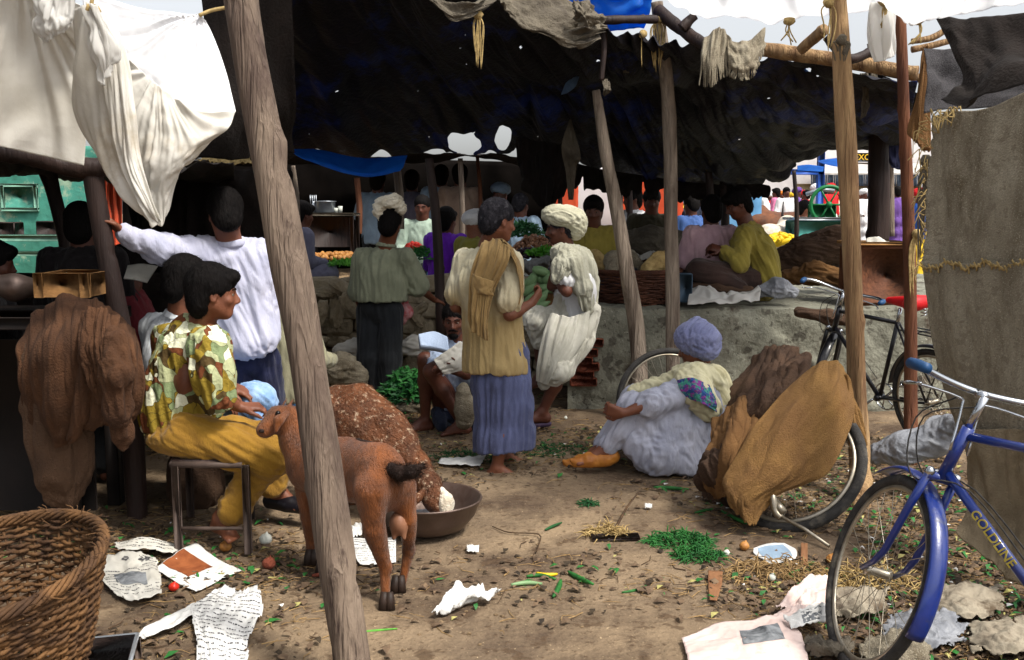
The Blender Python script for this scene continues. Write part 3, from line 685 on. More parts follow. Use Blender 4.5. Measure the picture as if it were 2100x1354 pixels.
# ---------------------------------------------------------------- people toolkit
M['skin'] = mat('brown_skin', '#7a4a33', '#643a28', scale=9, rough=.55, bump=.15, bscale=90, spec=.4)
M['skin_dark'] = mat('dark_brown_skin', '#5e3526', '#4a281c', scale=9, rough=.5, bump=.15, bscale=90, spec=.4)
M['hair'] = mat('black_hair', '#100c0b', '#080606', scale=30, rough=.75, bump=.5, bscale=90, bstretch=(1,1,.25), spec=.12)
M['hair_grey'] = mat('greying_hair', '#2c2a2f', '#17161b', scale=26, rough=.8, spec=.15, bump=1., bscale=70, bstretch=(1,1,.4), c3='#5c5a5e', s3=30, t3=(.55,.75))
M['eye'] = mat('eye_white', '#6f665c', '#5c544b', scale=5, rough=.5, spec=.1)
M['pupil'] = mat('dark_iris', '#120b08', '#0a0605', scale=5, rough=.2)
M['nail'] = mat('nail', '#b58f7a', '#a37d69', scale=5, rough=.4)
def cloth(name, c1, c2=None, **k):
    d = dict(scale=5, rough=.92, bump=.38, bscale=120, wave=.7, wscale=5, sheen=.1, bstretch=(1,1,.45)); d.update(k); d['bump'] *= .75; d['wave'] *= .7; d['bstretch'] = (1,1,.4)
    M[name] = mat(name, c1, c2, **d); return M[name]

def head_parts(Sd, c, Fm, s=1.0, neck=None, nr=.055):
    """adds a head to an SDF. c: head centre, Fm: frame (right, forward, up)"""
    q = lambda x, y, z: tuple(Vector(c)+Fm@(Vector((x, y, z))*s))
    A = np.array(Fm)
    Sd.ell(q(0,-.012,.028), np.array((.076,.094,.086))*s, A, k=.02)
    Sd.ell(q(0,.028,-.035), np.array((.060,.066,.078))*s, A, k=.035)
    Sd.ell(q(0,.055,-.088), np.array((.027,.026,.022))*s, A, k=.025)
    Sd.cap(q(-.048,.0,-.05), q(-.018,.055,-.092), .020*s, .018*s, .025); Sd.cap(q(.048,.0,-.05), q(.018,.055,-.092), .020*s, .018*s, .025)
    for e in (-1, 1):
        Sd.ell(q(.031*e,.098,-.004), np.array((.019,.016,.012))*s, A, k=.014, sub=True)
        Sd.cap(q(.012*e,.083,.016), q(.046*e,.066,.014), .010*s, .007*s, .012)
        Sd.ell(q(.046*e,.060,-.030), np.array((.018,.018,.016))*s, A, k=.018)
        Sd.ell(q(.078*e,-.006,-.012), np.array((.009,.019,.031))*s, A, k=.006)
        Sd.ell(q(.084*e,.000,-.010), np.array((.006,.010,.018))*s, A, k=.005, sub=True)
        Sd.ell(q(.011*e,.098,-.040), np.array((.009,.010,.008))*s, A, k=.008)
    Sd.cap(q(0,.085,.008), q(0,.108,-.032), .008*s, .012*s, .010)
    Sd.cap(q(-.02,.079,-.063), q(.02,.079,-.063), .008*s, .008*s, .007)
    Sd.cap(q(-.016,.077,-.074), q(.016,.077,-.074), .008*s, .008*s, .007)
    Sd.cap(q(-.03,.083,-.0685), q(.03,.083,-.0685), .002*s, .002*s, .004, sub=True)
    if neck is not None: Sd.cap(q(0,-.025,-.05), neck, nr*s, nr*1.05*s, .03)

def hand_parts(Sd, wr, d, n, side=1, curl=.5, s=1., thumb=.6, spread=1.):
    """wr wrist, d finger direction, n palm normal; side=+1 thumb towards d x n"""
    d = Vector(d).normalized(); n = Vector(n); n = (n-d*n.dot(d)).normalized(); t = d.cross(n)*side; wr = Vector(wr)
    tips = []
    for i, (o, L, r) in enumerate(((.030,.070,.0088), (.010,.078,.009), (-.010,.073,.0088), (-.029,.056,.0078))):
        b0 = wr+(d*.012+t*o*.5)*s; b1 = wr+(d*.088+t*o*spread)*s
        Sd.cap(b0, b1, .017*s, .013*s, .014)
        p = b1; a = curl*.55
        for j, f in enumerate((.45, .31, .24)):
            dv = d*math.cos(a)+n*math.sin(a)+t*o*1.5*(1-curl*.5)*spread
            q = p+dv.normalized()*(L*f*s); Sd.cap(p, q, (r-.0006*j)*s, (r-.0012*(j+1)*.6)*s, .003); p = q; a += curl*.95
        tips.append((p, dv.normalized()))
    b = wr+(d*.022+t*.022)*s; dv = (t*.75+d*.6+n*.25*thumb).normalized(); p1 = b+dv*.045*s
    dv2 = (t*(.45-.5*thumb)+d*.8+n*.55*thumb).normalized(); p2 = p1+dv2*.030*s; p3 = p2+(dv2+n*.3*thumb-t*.2*thumb).normalized()*.024*s
    Sd.cap(b, p1, .016*s, .012*s, .014); Sd.cap(p1, p2, .011*s, .010*s, .004); Sd.cap(p2, p3, .010*s, .008*s, .004)
    return tips

def foot_parts(Sd, an, d, s=1., side=1, up=(0,0,1)):
    d = Vector(d).normalized(); u = Vector(up); u = (u-d*u.dot(d)).normalized(); t = d.cross(u)*side; an = Vector(an)
    h = an-u*.045*s-d*.03*s
    Sd.cap(an, h, .036*s, .034*s, .02); Sd.cap(h, an+(d*.11-u*.052+t*.012)*s, .032*s, .024*s, .02); Sd.cap(h, an+(d*.09-u*.058-t*.025)*s, .028*s, .018*s, .02)
    Sd.cap(an+d*.01, an+(d*.10-u*.045)*s, .034*s, .024*s, .02)
    for i, (o, L, r) in enumerate(((.030,.175,.014), (.012,.170,.0105), (-.004,.162,.010), (-.019,.152,.0095), (-.032,.140,.009))):
        Sd.cap(an+(d*.10-u*.055+t*o*.8)*s, an+(d*L*.95-u*.064+t*o)*s, r*1.1*s, r*s, .006)

def person(base, label, J, cat='person', group=None, vox=.0085, skin='skin', hair='hair', hs=1., face=True, hands=True, feet=True, fcol=None, hairk='short', cut_hair=0., bare_legs=False, legs=True, moustache=None):
    """J: joints (world Vectors): head, hf (facing), hu, neck, sl sr el er wl wr hl hr kl kr al ar tl tr; hand dirs dl dr nl nr"""
    r = root('person', base, label, cat, group)
    Sd = SDF(vox); Fm = fr(J['hf'], J.get('hu', (0,0,1))); J['Fm'] = Fm
    head_parts(Sd, J['head'], Fm, hs, J['neck'])
    nk, sl, sr, hl, hr = (Vector(J[q]) for q in ('neck','sl','sr','hl','hr'))
    mid = (sl+sr)/2; pel = (hl+hr)/2; ax = (sr-sl).normalized(); upv = (mid-pel).normalized(); fw = J.get('tf'); fw = Vector(fw).normalized() if fw else upv.cross(ax)
    J['tfv'] = fw
    A = np.array(Matrix((ax, (fw-upv*fw.dot(upv)).normalized(), upv)).transposed()); J['tA'] = A
    L = (mid-pel).length; W = (sr-sl).length/2
    Sd.cap(nk, mid-upv*.02, .052, .055, .05)
    Sd.cap(sl, sr, .036, .036, .04); Sd.ell(mid-upv*.14, (W*.70,.078,.14), A, k=.05)
    Sd.cap(mid-upv*.1, pel, .07, .07, .04); Sd.ell(pel, (W*.62,.075,.09), A, k=.04)
    for s_, e_, w_, hd in (('sl','el','wl','l'), ('sr','er','wr','r')):
        if e_ not in J: continue
        s0, e0, w0 = Vector(J[s_]), Vector(J[e_]), Vector(J[w_])
        Sd.cap(s0, s0+(e0-s0)*.35, .042, .043, .03); Sd.cap(s0+(e0-s0)*.35, e0, .045, .036, .03)
        Sd.cap(e0, e0+(w0-e0)*.3, .038, .038, .02); Sd.cap(e0+(w0-e0)*.3, w0, .038, .024, .02)
        if hands and ('d'+hd) in J:
            hk = J.get('h'+hd+'k', {}); tips = hand_parts(Sd, w0, J['d'+hd], J['n'+hd], **hk)
    if legs:
        for h_, k_, a_, t_ in (('hl','kl','al','tl'), ('hr','kr','ar','tr')):
            if k_ not in J: continue
            h0, k0, a0 = Vector(J[h_]), Vector(J[k_]), Vector(J[a_])
            Sd.cap(h0, k0, .080 if bare_legs else .058, .054 if bare_legs else .046, .04); bk = J.get('calf', -fw)*.018
            Sd.cap(k0, k0+(a0-k0)*.35+Vector(bk), .050, .052, .03); Sd.cap(k0+(a0-k0)*.35+Vector(bk), a0, .052, .032, .03)
            if feet: foot_parts(Sd, a0, J[t_], side=-1 if h_ == 'hl' else 1, up=J.get('fu', (0,0,1)))
    body = sdf_obj(Sd, 'body', M[skin], r)
    J['root'] = r
    q = lambda x, y, z: Vector(J['head'])+Fm@(Vector((x, y, z))*hs)
    if face:
        for e in (-1, 1):
            mb = MB(); mb.ball(q(.031*e,.0705,-.004), .0125*hs, 10, 8); eo = mb.build('eye', M['eye'], r)
            MB().ball(q(.031*e,.0780,-.004), .0066*hs, 8, 6).build('iris', M['pupil'], eo)
        for e in (-1, 1):
            MB().tube([q(.012*e,.0935,.018), q(.03*e,.089,.024), q(.048*e,.074,.017)], [.003,.0042,.0025], 6).build('eyebrow', M[hair], r)
    if moustache:
        sd = SDF(.004); 
        for e in (-1, 1): sd.cap(q(.003*e,.094,-.052), q(.032*e,.080,-.064), .008, .005, .008)
        if moustache == 'beard': sd.ell(q(0,.06,-.098), (.036,.032,.03), np.array(Fm), k=.02); sd.cap(q(-.05,.02,-.06), q(0,.07,-.1), .014, .018, .02); sd.cap(q(.05,.02,-.06), q(0,.07,-.1), .014, .018, .02)
        sdf_obj(sd, 'moustache', M[hair], r, folds=((.0015,60,Fm@Vector((0,0,1)),260,2),))
    if hairk:
        sd = SDF(.006*max(1, vox/.009)); A2 = np.array(Fm)
        if hairk == 'short':
            sd.ell(q(0,-.018,.034), np.array((.086,.102,.094))*hs, A2, k=.02); sd.ell(q(0,-.06,-.02), np.array((.072,.055,.075))*hs, A2, k=.03)
            sd.ell(q(0,.125,-.035), np.array((.12,.078,.085))*hs, A2, k=.012, sub=True); sd.ell(q(.085,.02,-.045), np.array((.03,.035,.05))*hs, A2, k=.01, sub=True); sd.ell(q(-.085,.02,-.045), np.array((.03,.035,.05))*hs, A2, k=.01, sub=True)
        elif hairk == 'thick':
            sd.ell(q(0,-.02,.038), np.array((.091,.108,.098))*hs, A2, k=.02); sd.ell(q(0,-.058,-.035), np.array((.078,.058,.085))*hs, A2, k=.03); sd.ell(q(0,.075,.075), np.array((.06,.035,.03))*hs, A2, k=.03)
            sd.ell(q(0,.14,-.045), np.array((.12,.075,.095))*hs, A2, k=.012, sub=True); sd.ell(q(.09,.025,-.05), np.array((.03,.04,.052))*hs, A2, k=.01, sub=True); sd.ell(q(-.09,.025,-.05), np.array((.03,.04,.052))*hs, A2, k=.01, sub=True)
        up = Fm@Vector((0,0,1))
        ho = sdf_obj(sd, 'hair', M[hair], r, folds=((.0022,16,up,70,4),(.0012,40,up,160,5)))
        if vox < .01: furry(ho, 2600, .022, .0007, -up-Fm@Vector((0,.5,0)), M[hair], r, 'hair_strands', .45, .22, 3)
    return r

def lerp(a, b, t): return Vector(a)*(1-t)+Vector(b)*t
def shirt(J, m, vox=.009, sleeve=.75, sleeve2=None, hem=.0, r=.018, folds=None, name='shirt', flare=0., wb=1., hemcut=None, k=.04, collar=None, elbow_r=.0, cuffcut=True, armr=1.):
    """hem: metres below the hips; sleeve: <=1 share of upper arm, up to 2 = to the wrist"""
    sd = SDF(vox); nk, sl, sr, hl, hr = (Vector(J[q]) for q in ('neck','sl','sr','hl','hr'))
    mid = (sl+sr)/2; pel = (hl+hr)/2; upv = (mid-pel).normalized(); A = J['tA']; W = (sr-sl).length/2*wb
    sd.cap(sl, sr, .045+r*.5, .045+r*.5, .05); sd.cap(lerp(mid,nk,.55), mid, .065, .075, .04)
    sd.ell(mid-upv*.14, (W*.95+r,.122+r,.19), A, k=.07)
    e = pel-upv*hem
    sd.ell(lerp(mid, e, .55), (W*.86+r+flare*.4,.11+r+flare*.4,.22), A, k=.08)
    sd.ell(lerp(mid, e, .9), (W*.92+r+flare,.115+r+flare,.16+.05), A, k=.08)
    cuts = []
    if hemcut is None: cuts.append((e, tuple(-upv)))
    elif hemcut: cuts += hemcut
    for s_, e_, w_, sl_ in (('sl','el','wl',sleeve), ('sr','er','wr',sleeve if sleeve2 is None else sleeve2)):
        if e_ not in J or sl_ <= 0: continue
        s0, e0, w0 = Vector(J[s_]), Vector(J[e_]), Vector(J[w_])
        if sl_ <= 1:
            sd.cap(s0, lerp(s0, e0, sl_), (.058+r*.5)*armr, (.064+r*.9)*armr, k)
        else:
            sd.cap(s0, e0, (.066+r*.4)*armr, (.055+r*.4)*armr, k); sd.cap(e0, lerp(e0, w0, sl_-1), (.055+r*.4)*armr, (.042+r*.2)*armr, .02)
    nf = folds or ((.010, 3, upv, 13, 3), (.004, 9, upv, 34, 4))
    o = sdf_obj(sd, name, m, J['root'], folds=nf, cuts=cuts)
    if collar:
        Fm = J['Fm']; c = lerp(mid, nk, .78); s2 = SDF(.006); N = 10; f = J['tfv']
        pts = [c+Matrix.Rotation(a, 3, upv)@(-f*.066)+upv*(.012+.014*math.cos(a)) for a in np.linspace(-2.5, 2.5, 13)]
        s2.chain(pts, [.010]*13, .006); s2.chain([p-upv*.018+(p-c).normalized()*.010 for p in pts], [.009]*13, .008)
        sdf_obj(s2, 'collar', collar, J['root'])
    return o
def trousers(J, m, vox=.009, to=1., r=.02, folds=None, name='trousers', waist=.08, loose=1.):
    sd = SDF(vox); hl, hr = Vector(J['hl']), Vector(J['hr']); pel = (hl+hr)/2; upv = (Vector(J['sl'])+Vector(J['sr'])-hl-hr).normalized(); A = J['tA']
    W = (Vector(J['sr'])-Vector(J['sl'])).length/2
    sd.ell(pel+upv*waist*.4, (W*.84+r*.6,.105+r*.6,.13), A, k=.05)
    for h_, k_, a_ in (('hl','kl','al'), ('hr','kr','ar')):
        if k_ not in J: continue
        h0, k0, a0 = Vector(J[h_]), Vector(J[k_]), Vector(J[a_])
        sd.cap(h0, k0, .080+r*.6, (.060+r)*loose, .025); e = lerp(k0, a0, to)
        sd.cap(k0, e, (.060+r)*loose, (.050+r)*loose, .03)
    nf = folds or ((.009, 4, upv, 14, 6), (.004, 12, upv, 30, 7))
    return sdf_obj(sd, name, m, J['root'], folds=nf)
def turban(J, m, s=1., tail=None, dirv=(1,.3,.5), vox=.007, offs=(0,-.012,.05), rad=(.108,.125,.078), seed=1, knob=None, lobes=()):
    Fm = J['Fm']; q = lambda x, y, z: Vector(J['head'])+Fm@(Vector((x, y, z))*s)
    sd = SDF(vox); A = np.array(Fm@Matrix.Rotation(.25, 3, 'X')); sd.ell(q(*offs), np.array(rad)*s, A, k=.03)
    for l in lobes: sd.ell(q(*l[:3]), np.array(l[3:6])*s, A, k=.03)
    sd.ell(q(0,.11,-.055), np.array((.10,.07,.07))*s, np.array(Fm), k=.01, sub=True)
    dv = Fm@Vector(dirv)
    return sdf_obj(sd, 'turban', m, J['root'], folds=((.007*s, 1.5, dv, 46, seed), (.003*s, 3, dv, 95, seed+2)))
# ================================================================ the people in front
# --- man standing in the middle: cream and tan tunic, tan scarf, blue lungi
cloth('tunic', '#cbc3a8', '#b5ab8c', wave=1.2)
def stain_below(m, col, z0, z1):
    n = m.node_tree.nodes; l = m.node_tree.links; b = n['Principled BSDF']; lk = b.inputs['Base Color'].links[0]; src = lk.from_socket; l.remove(lk)
    tc = [x for x in n if x.type == 'TEX_COORD'][0]; sx = n.new('ShaderNodeSeparateXYZ'); l.new(tc.outputs['Object'], sx.inputs[0])
    no = n.new('ShaderNodeTexNoise'); no.inputs['Scale'].default_value = 5; no.inputs['Detail'].default_value = 5; l.new(tc.outputs['Object'], no.inputs['Vector'])
    ma = n.new('ShaderNodeMath'); ma.operation = 'MULTIPLY_ADD'; ma.inputs[1].default_value = .35; l.new(no.outputs['Fac'], ma.inputs[0]); l.new(sx.outputs['Z'], ma.inputs[2])
    mr = n.new('ShaderNodeMapRange'); mr.inputs['From Min'].default_value = z1+.17; mr.inputs['From Max'].default_value = z0+.17; l.new(ma.outputs[0], mr.inputs['Value'])
    mx = n.new('ShaderNodeMix'); mx.data_type = 'RGBA'; l.new(mr.outputs[0], mx.inputs[0]); l.new(src, mx.inputs[6]); mx.inputs[7].default_value = H(col); l.new(mx.outputs[2], b.inputs['Base Color'])
stain_below(M['tunic'], '#a08a5e', .90, 1.18)
cloth('tunic_lower', '#a5895a', '#8d7248', wave=1.3)
cloth('scarf_tan', '#9c8052', '#80673f', bstretch=(1,1,.4))
cloth('lungi_blue', '#565d80', '#434865', bstretch=(1,1,.25), wave=.8)
Y = 5.9
J = dict(head=P(1022,452,5.88), hf=(.80,.52,-.16), neck=P(1004,506,5.93), sl=P(955,535,6.02), sr=P(1046,538,5.80), el=P(936,628,6.02), er=P(1046,645,5.74),
         wl=P(985,648,6.22), wr=P(1090,622,5.86), hl=P(985,748,6.0), hr=P(1048,748,5.86), kl=P(1000,850,6.0), kr=P(1046,850,5.86), al=P(1036,937,6.12), ar=P(1018,960,5.86),
         tl=(.85,.25,0), tr=(.97,-.1,0), tf=(.5,.86,0), dl=(.5,.5,.2), nl=(.3,.2,-.9), dr=(.45,.35,.55), nr=(-.6,.3,.3), hrk=dict(side=-1, curl=1.35), hlk=dict(side=1, curl=1.0))
J1 = J
person(G(1022,975), 'standing man seen from behind, cream tunic, tan scarf over his shoulder, blue lungi', J, hair='hair_grey', vox=.0075, hs=1.04)
shirt(J, M['tunic'], .008, .72, hem=.075, r=.022, flare=.018, folds=((.011,2.5,(0,0,1),12,3),(.005,8,(0,0,1),30,4)), collar=None, name='tunic', hemcut=[(P(1020,764,5.9), (0,0,-1))], armr=.95)
# lungi: wide wrapped skirt with long pleats
sd = SDF(.008); A = J['tA']
pel = lerp(J['hl'], J['hr'], .5)
for z, wx, wy in ((pel.z+.06,.165,.125), (pel.z-.1,.175,.14), (pel.z-.25,.17,.145), (pel.z-.40,.17,.145), (pel.z-.50,.17,.145), (pel.z-.62,.172,.15)):
    c = V3(P(1027,800,5.92).x+(.02 if z < .5 else 0), 5.93, z); sd.ell(c, (wx, wy, .13), A, k=.08)
lo = P(1030,930,5.9).z
sdf_obj(sd, 'lungi', M['lungi_blue'], J['root'], folds=((.014,1.1,(0,0,1),17,5),(.006,2.5,(0.1,0,1),45,6)), cuts=[(V3(-.07,5.9,lo+.02), (.10,0,-1))], shell=.012)
# scarf: two sheets over the shoulder
def drape(name, ctrl, m, J, nu=46, nv=70, amp=.010, fu=7, fv=2, seed=1, th=.006, keep=None):
    return sheet(name, ctrl, nu, nv, m, J['root'] if isinstance(J, dict) else J, disp=lambda u,v,A: amp*ridge(noise_uv(u,v,fu,fv,seed))+amp*.35*noise_uv(u,v,fu*3,fv*3,seed+1), thick=th, keep=keep)
drape('scarf', [PP((990,500,5.80),(1018,490,5.74),(1046,508,5.66)), PP((978,525,5.72),(1010,520,5.66),(1040,540,5.62)), PP((966,575,5.73),(992,580,5.68),(1012,600,5.67)), PP((962,640,5.74),(984,650,5.69),(1000,655,5.68)), PP((966,672,5.76),(984,690,5.70),(1001,700,5.70))], M['scarf_tan'], J, amp=.016, fu=8, fv=1.6)
drape('scarf', [PP((1015,490,5.78),(1034,496,5.70),(1046,512,5.66)), PP((1044,505,5.86),(1054,520,5.70),(1058,545,5.66)), PP((1066,540,5.90),(1068,555,5.74),(1066,580,5.68)), PP((1072,590,5.92),(1071,606,5.76),(1064,625,5.70))], M['scarf_tan'], J, amp=.010, fu=5, fv=1.6, seed=5)
drape('scarf', [PP((966,560,5.715),(985,568,5.67),(1016,578,5.65)), PP((966,590,5.71),(985,592,5.67),(1008,596,5.65)), PP((970,604,5.71),(986,604,5.68),(1014,606,5.66))], M['scarf_tan'], J, nu=30, nv=24, amp=.007, fu=3, fv=2, seed=8)
for i, (u, s) in enumerate(((1036, 0),)):
    pass
# shoes: thin sandal straps
M['sandal'] = mat('worn_leather', '#8d7a63', '#5d4c3c', scale=8, rough=.8)
for a_, t_ in ((J['ar'], J['tr']), (J['al'], J['tl'])):
    a0 = Vector(a_); d = Vector(t_).normalized(); t_ = d.cross(V3(0,0,1))
    mb = MB(); base_ = a0-V3(0,0,.086)
    ring = [base_+d*(.07+.125*math.cos(x))+t_*(.043*math.sin(x)) for x in np.linspace(0, 2*math.pi, 24, endpoint=False)]
    V = ring+[p+V3(0,0,.014) for p in ring]; Fs = [tuple(range(24))[::-1], tuple(range(24, 48))]+[(k, (k+1)%24, 24+(k+1)%24, 24+k) for k in range(24)]
    mb.add(V, Fs); mb.tube([a0+d*.1-t_*.042-V3(0,0,.075), a0+d*.095-V3(0,0,.018), a0+d*.1+t_*.042-V3(0,0,.075)], .007, 8); mb.build('sandal', M['sandal'], J['root'])

# --- man in cream turban and shawl leaning on the wall, facing left
cloth('shawl_white', '#b3b1a0', '#959381', wave=1.3, bump=.7); cloth('dhoti_white', '#c6c3b7', '#aeab9d', wave=1.2); cloth('turban_cream', '#c2bfaa', '#a4a18a', bstretch=(1,1,1), wave=.6)
cloth('vest_white', '#e3e3e4', '#cfcfd2')
J = dict(head=P(1149,468,7.25), hf=(-.95,-.05,-.12), neck=P(1162,516,7.28), sl=P(1168,538,7.06), sr=P(1190,540,7.46), el=P(1162,598,6.98), er=P(1180,606,7.5),
         wl=P(1140,572,7.1), wr=P(1128,590,7.3), hl=P(1172,668,7.22), hr=P(1182,664,7.46), kl=P(1142,760,7.0), kr=P(1098,655,7.16), al=P(1112,845,7.02), ar=P(1110,770,7.3),
         tl=(-.92,-.3,0), tr=(-.9,.1,-.3), tf=(-.98,-.1,0), dl=(-.25,.3,.9), nl=(.8,.4,0), dr=(.2,-.6,.7), nr=(.5,0,.5), hlk=dict(side=1,curl=.8), hrk=dict(side=-1,curl=.9))
J2 = J
person(G(1120,868), 'man in large cream turban, pale shawl and white dhoti leaning with crossed arms', J, skin='skin_dark', vox=.008, moustache='yes', hair='hair_grey')
turban(J, M['turban_cream'], 1.1, dirv=(.1,1,.55), offs=(0,-.035,.068), rad=(.115,.145,.08), lobes=((0,-.105,.0,.085,.07,.09),(.0,.02,.085,.085,.09,.055),(-.05,-.12,.06,.035,.04,.04)), seed=3)
shirt(J, M['vest_white'], .009, .55, hem=.0, r=.012)
# shawl: heavy draped shell over shoulders and the back, falling to the right
sd = SDF(.008)
sd.chain(PP((1150,520,7.12),(1178,530,7.15),(1200,560,7.2)), [.07,.085,.08], .05); sd.chain(PP((1198,545,7.2),(1203,600,7.2),(1205,632,7.16)), [.075,.065,.04], .05)
sd.chain(PP((1158,516,7.3),(1190,535,7.36),(1204,580,7.4),(1212,620,7.36)), [.07,.085,.075,.045], .05)
sd.chain(PP((1160,520,7.05),(1150,545,7.0),(1140,572,6.98)), [.06,.055,.03], .04); sd.chain(PP((1176,540,7.0),(1194,590,7.02),(1206,635,7.08)), [.07,.06,.035], .04)
sdf_obj(sd, 'shawl', M['shawl_white'], J['root'], folds=((.011,.9,(.2,0,-1),26,11),(.004,3,(.2,0,-1),60,12)))
# dhoti
sd = SDF(.008); 
sd.ell(P(1180,652,7.34), (.14,.135,.14), None, k=.07); sd.ell(P(1168,622,7.28), (.12,.13,.12), None, k=.08)
sd.chain([J['hl'], lerp(J['hl'],J['kl'],.5)+V3(.02,0,0), Vector(J['kl'])+V3(0,-.02,.0), P(1119,785,7.02)], [.12,.105,.085,.05], .05)
sd.chain([J['hr'], lerp(J['hr'],J['kr'],.6), J['kr'], P(1108,700,7.2)], [.11,.095,.08,.06], .05)
sd.chain(PP((1208,640,7.2),(1190,700,7.15),(1160,760,7.1),(1140,782,7.08)), [.08,.08,.055,.025], .05)
sdf_obj(sd, 'dhoti', M['dhoti_white'], J['root'], folds=((.014,1.0,(-.6,.1,-1),24,21),(.005,3,(-.5,0,-1),56,22)))
drape('dhoti_fold', [PP((1128,642,7.02),(1165,650,6.98),(1200,640,7.04),(1222,628,7.16)), PP((1112,690,6.94),(1150,700,6.90),(1190,690,6.98),(1216,670,7.12)), PP((1102,745,6.92),(1132,752,6.88),(1165,740,6.94),(1196,712,7.08)), PP((1098,782,6.95),(1118,790,6.92),(1142,778,6.95),(1166,745,7.04))], M['dhoti_white'], J, 80, 70, .020, 7, 1.2, 12, .004)
drape('shawl_fold', [PP((1160,512,7.1),(1185,515,7.1),(1206,532,7.2)), PP((1176,560,6.98),(1198,566,7.0),(1220,580,7.14)), PP((1184,610,6.98),(1202,620,7.0),(1222,620,7.12)), PP((1192,634,7.02),(1204,642,7.04),(1218,630,7.1))], M['shawl_white'], J, 60, 80, .018, 7, 1.2, 13, .004)
drape('shawl_fold', [PP((1150,512,7.05),(1165,512,7.0),(1182,522,7.0)), PP((1140,545,6.98),(1156,550,6.93),(1172,556,6.95)), PP((1134,568,6.98),(1144,578,6.94),(1156,574,6.96))], M['shawl_white'], J, 50, 50, .014, 6, 1.2, 14, .004)
sd = SDF(.006); a0 = Vector(J['al']); d = Vector(J['tl']).normalized(); sd.cap(a0+V3(0,0,-.088)-d*.05, a0+V3(0,0,-.092)+d*.16, .022, .03, .02)
M['purple_sandal'] = mat('violet_rubber', '#4d3c55', '#3a2d42', scale=5, rough=.6); sdf_obj(sd, 'sandal', M['purple_sandal'], J['root'], cuts=[(a0-V3(0,0,.078), (0,0,1))])

# --- old man sitting on the ground, blue grey turban, facing left
cloth('kurta_white', '#b2b3c0', '#979aaa', wave=1.2, bump=.5); cloth('turban_blue', '#8286a6', '#62678a', wave=.5); cloth('shawl_cream', '#d6d0ae', '#b5ad88', wave=1.2)
M['embroid'] = mat('embroidery', '#2f4f8c', '#8a3a8c', scale=34, rough=.9, bump=.8, bscale=70, c3='#4a9a86', s3=26, t3=(.5,.56), ramp=(.47,.53))
Y = 6.0
J = dict(head=P(1427,712,5.98), hf=(-.80,.48,-.18), neck=P(1436,762,6.0), sl=P(1412,800,5.84), sr=P(1448,795,6.14), el=P(1335,828,5.74), er=P(1345,820,6.12), wl=P(1278,848,5.72), wr=P(1280,838,6.0),
         hl=P(1400,930,5.93), hr=P(1415,925,6.1), kl=P(1300,838,5.84), kr=P(1305,822,6.05), al=P(1238,925,5.84), ar=P(1222,930,6.0), tl=(-.97,-.2,0), tr=(-.97,-.1,0), tf=(-.9,-.1,0),
         dl=(-.85,.2,.2), nl=(0,.9,.2), dr=(-.8,-.4,-.2), nr=(.2,-.8,-.3), hlk=dict(side=1,curl=1.2), hrk=dict(side=1,curl=1.2))
J3 = J
person(G(1380,972), 'old man in blue grey turban sitting on the ground hugging his knees', J, vox=.0075, hs=1.02, hairk=None)
turban(J, M['turban_blue'], 1.08, dirv=(1,-.2,.5), offs=(0,-.018,.045), rad=(.118,.130,.10), lobes=((.03,-.02,.12,.035,.045,.045),(0,-.06,-.02,.095,.07,.06)), seed=5)
sd = SDF(.009)   # kurta body + sleeves + the big drape on the ground
sd.chain([lerp(J['sl'],J['sr'],.5)+V3(0,0,-.03), P(1432,860,6.0), P(1415,920,6.0)], [.15,.17,.20], .08)
sd.cap(J['sl'], J['el'], .085, .075, .05); sd.cap(J['el'], lerp(J['el'],J['wl'],.25), .075, .05, .02); sd.cap(J['sr'], J['er'], .08, .07, .05)
sd.chain(PP((1385,935,5.84),(1345,930,5.82),(1310,910,5.84)), [.13,.12,.10], .08); sd.chain(PP((1420,945,5.9),(1400,960,5.85),(1380,962,5.85)), [.13,.10,.08], .06)
sd.cap(P(1375,860,5.86), P(1310,850,5.84), .10, .07, .07); sd.cap(P(1390,880,5.86), P(1330,890,5.84), .11, .09, .07)
sd.cap(J['hr'], J['kr'], .11, .085, .06)
sdf_obj(sd, 'kurta', M['kurta_white'], J['root'], folds=((.015,1.0,(-.25,.2,-1),18,31),(.006,3,(-.2,.3,-1),42,32)), cuts=[(V3(0,0,.015),(0,0,-1))])
sd = SDF(.008)   # pyjama legs
for k_, a_ in (('kl','al'), ('kr','ar')): sd.chain([J['hl'], Vector(J[k_]), lerp(J[k_],J[a_],.5)+V3(.03,0,0), lerp(J[k_],J[a_],.82)], [.10,.085,.075,.058], .05)
sdf_obj(sd, 'pyjama', M['kurta_white'], J['root'], folds=((.012,2,(-.5,0,-1),16,33),(.005,6,(-.5,0,-1),38,34)))
sd = SDF(.008)   # shawl over the shoulders
sd.chain(PP((1395,765,5.92),(1425,768,5.86),(1460,775,5.95),(1475,800,6.05)), [.05,.07,.075,.07], .04)
sd.chain(PP((1400,775,5.83),(1425,800,5.80),(1450,835,5.85)), [.05,.085,.085], .05); sd.chain(PP((1465,790,6.0),(1470,830,5.98),(1455,850,5.92)), [.09,.09,.06], .05)
sd.chain(PP((1372,782,5.95),(1340,795,5.98),(1300,805,6.0)), [.05,.05,.04], .04)
sdf_obj(sd, 'shawl', M['shawl_cream'], J['root'], folds=((.010,1.,(.6,0,-.8),26,35),(.004,3,(.5,0,-.8),60,36)))
drape('embroidered_panel', [PP((1388,780,5.76),(1420,775,5.70),(1455,790,5.74)), PP((1395,800,5.73),(1430,800,5.67),(1468,820,5.74)), PP((1412,818,5.72),(1440,828,5.68),(1470,845,5.76))], M['embroid'], J, 40, 30, .005, 5, 5, 4, .006)
M['ochre_leather'] = mat('ochre_leather', '#b5762f', '#94591f', scale=8, rough=.6, bump=.2, bscale=30, coat=.1)
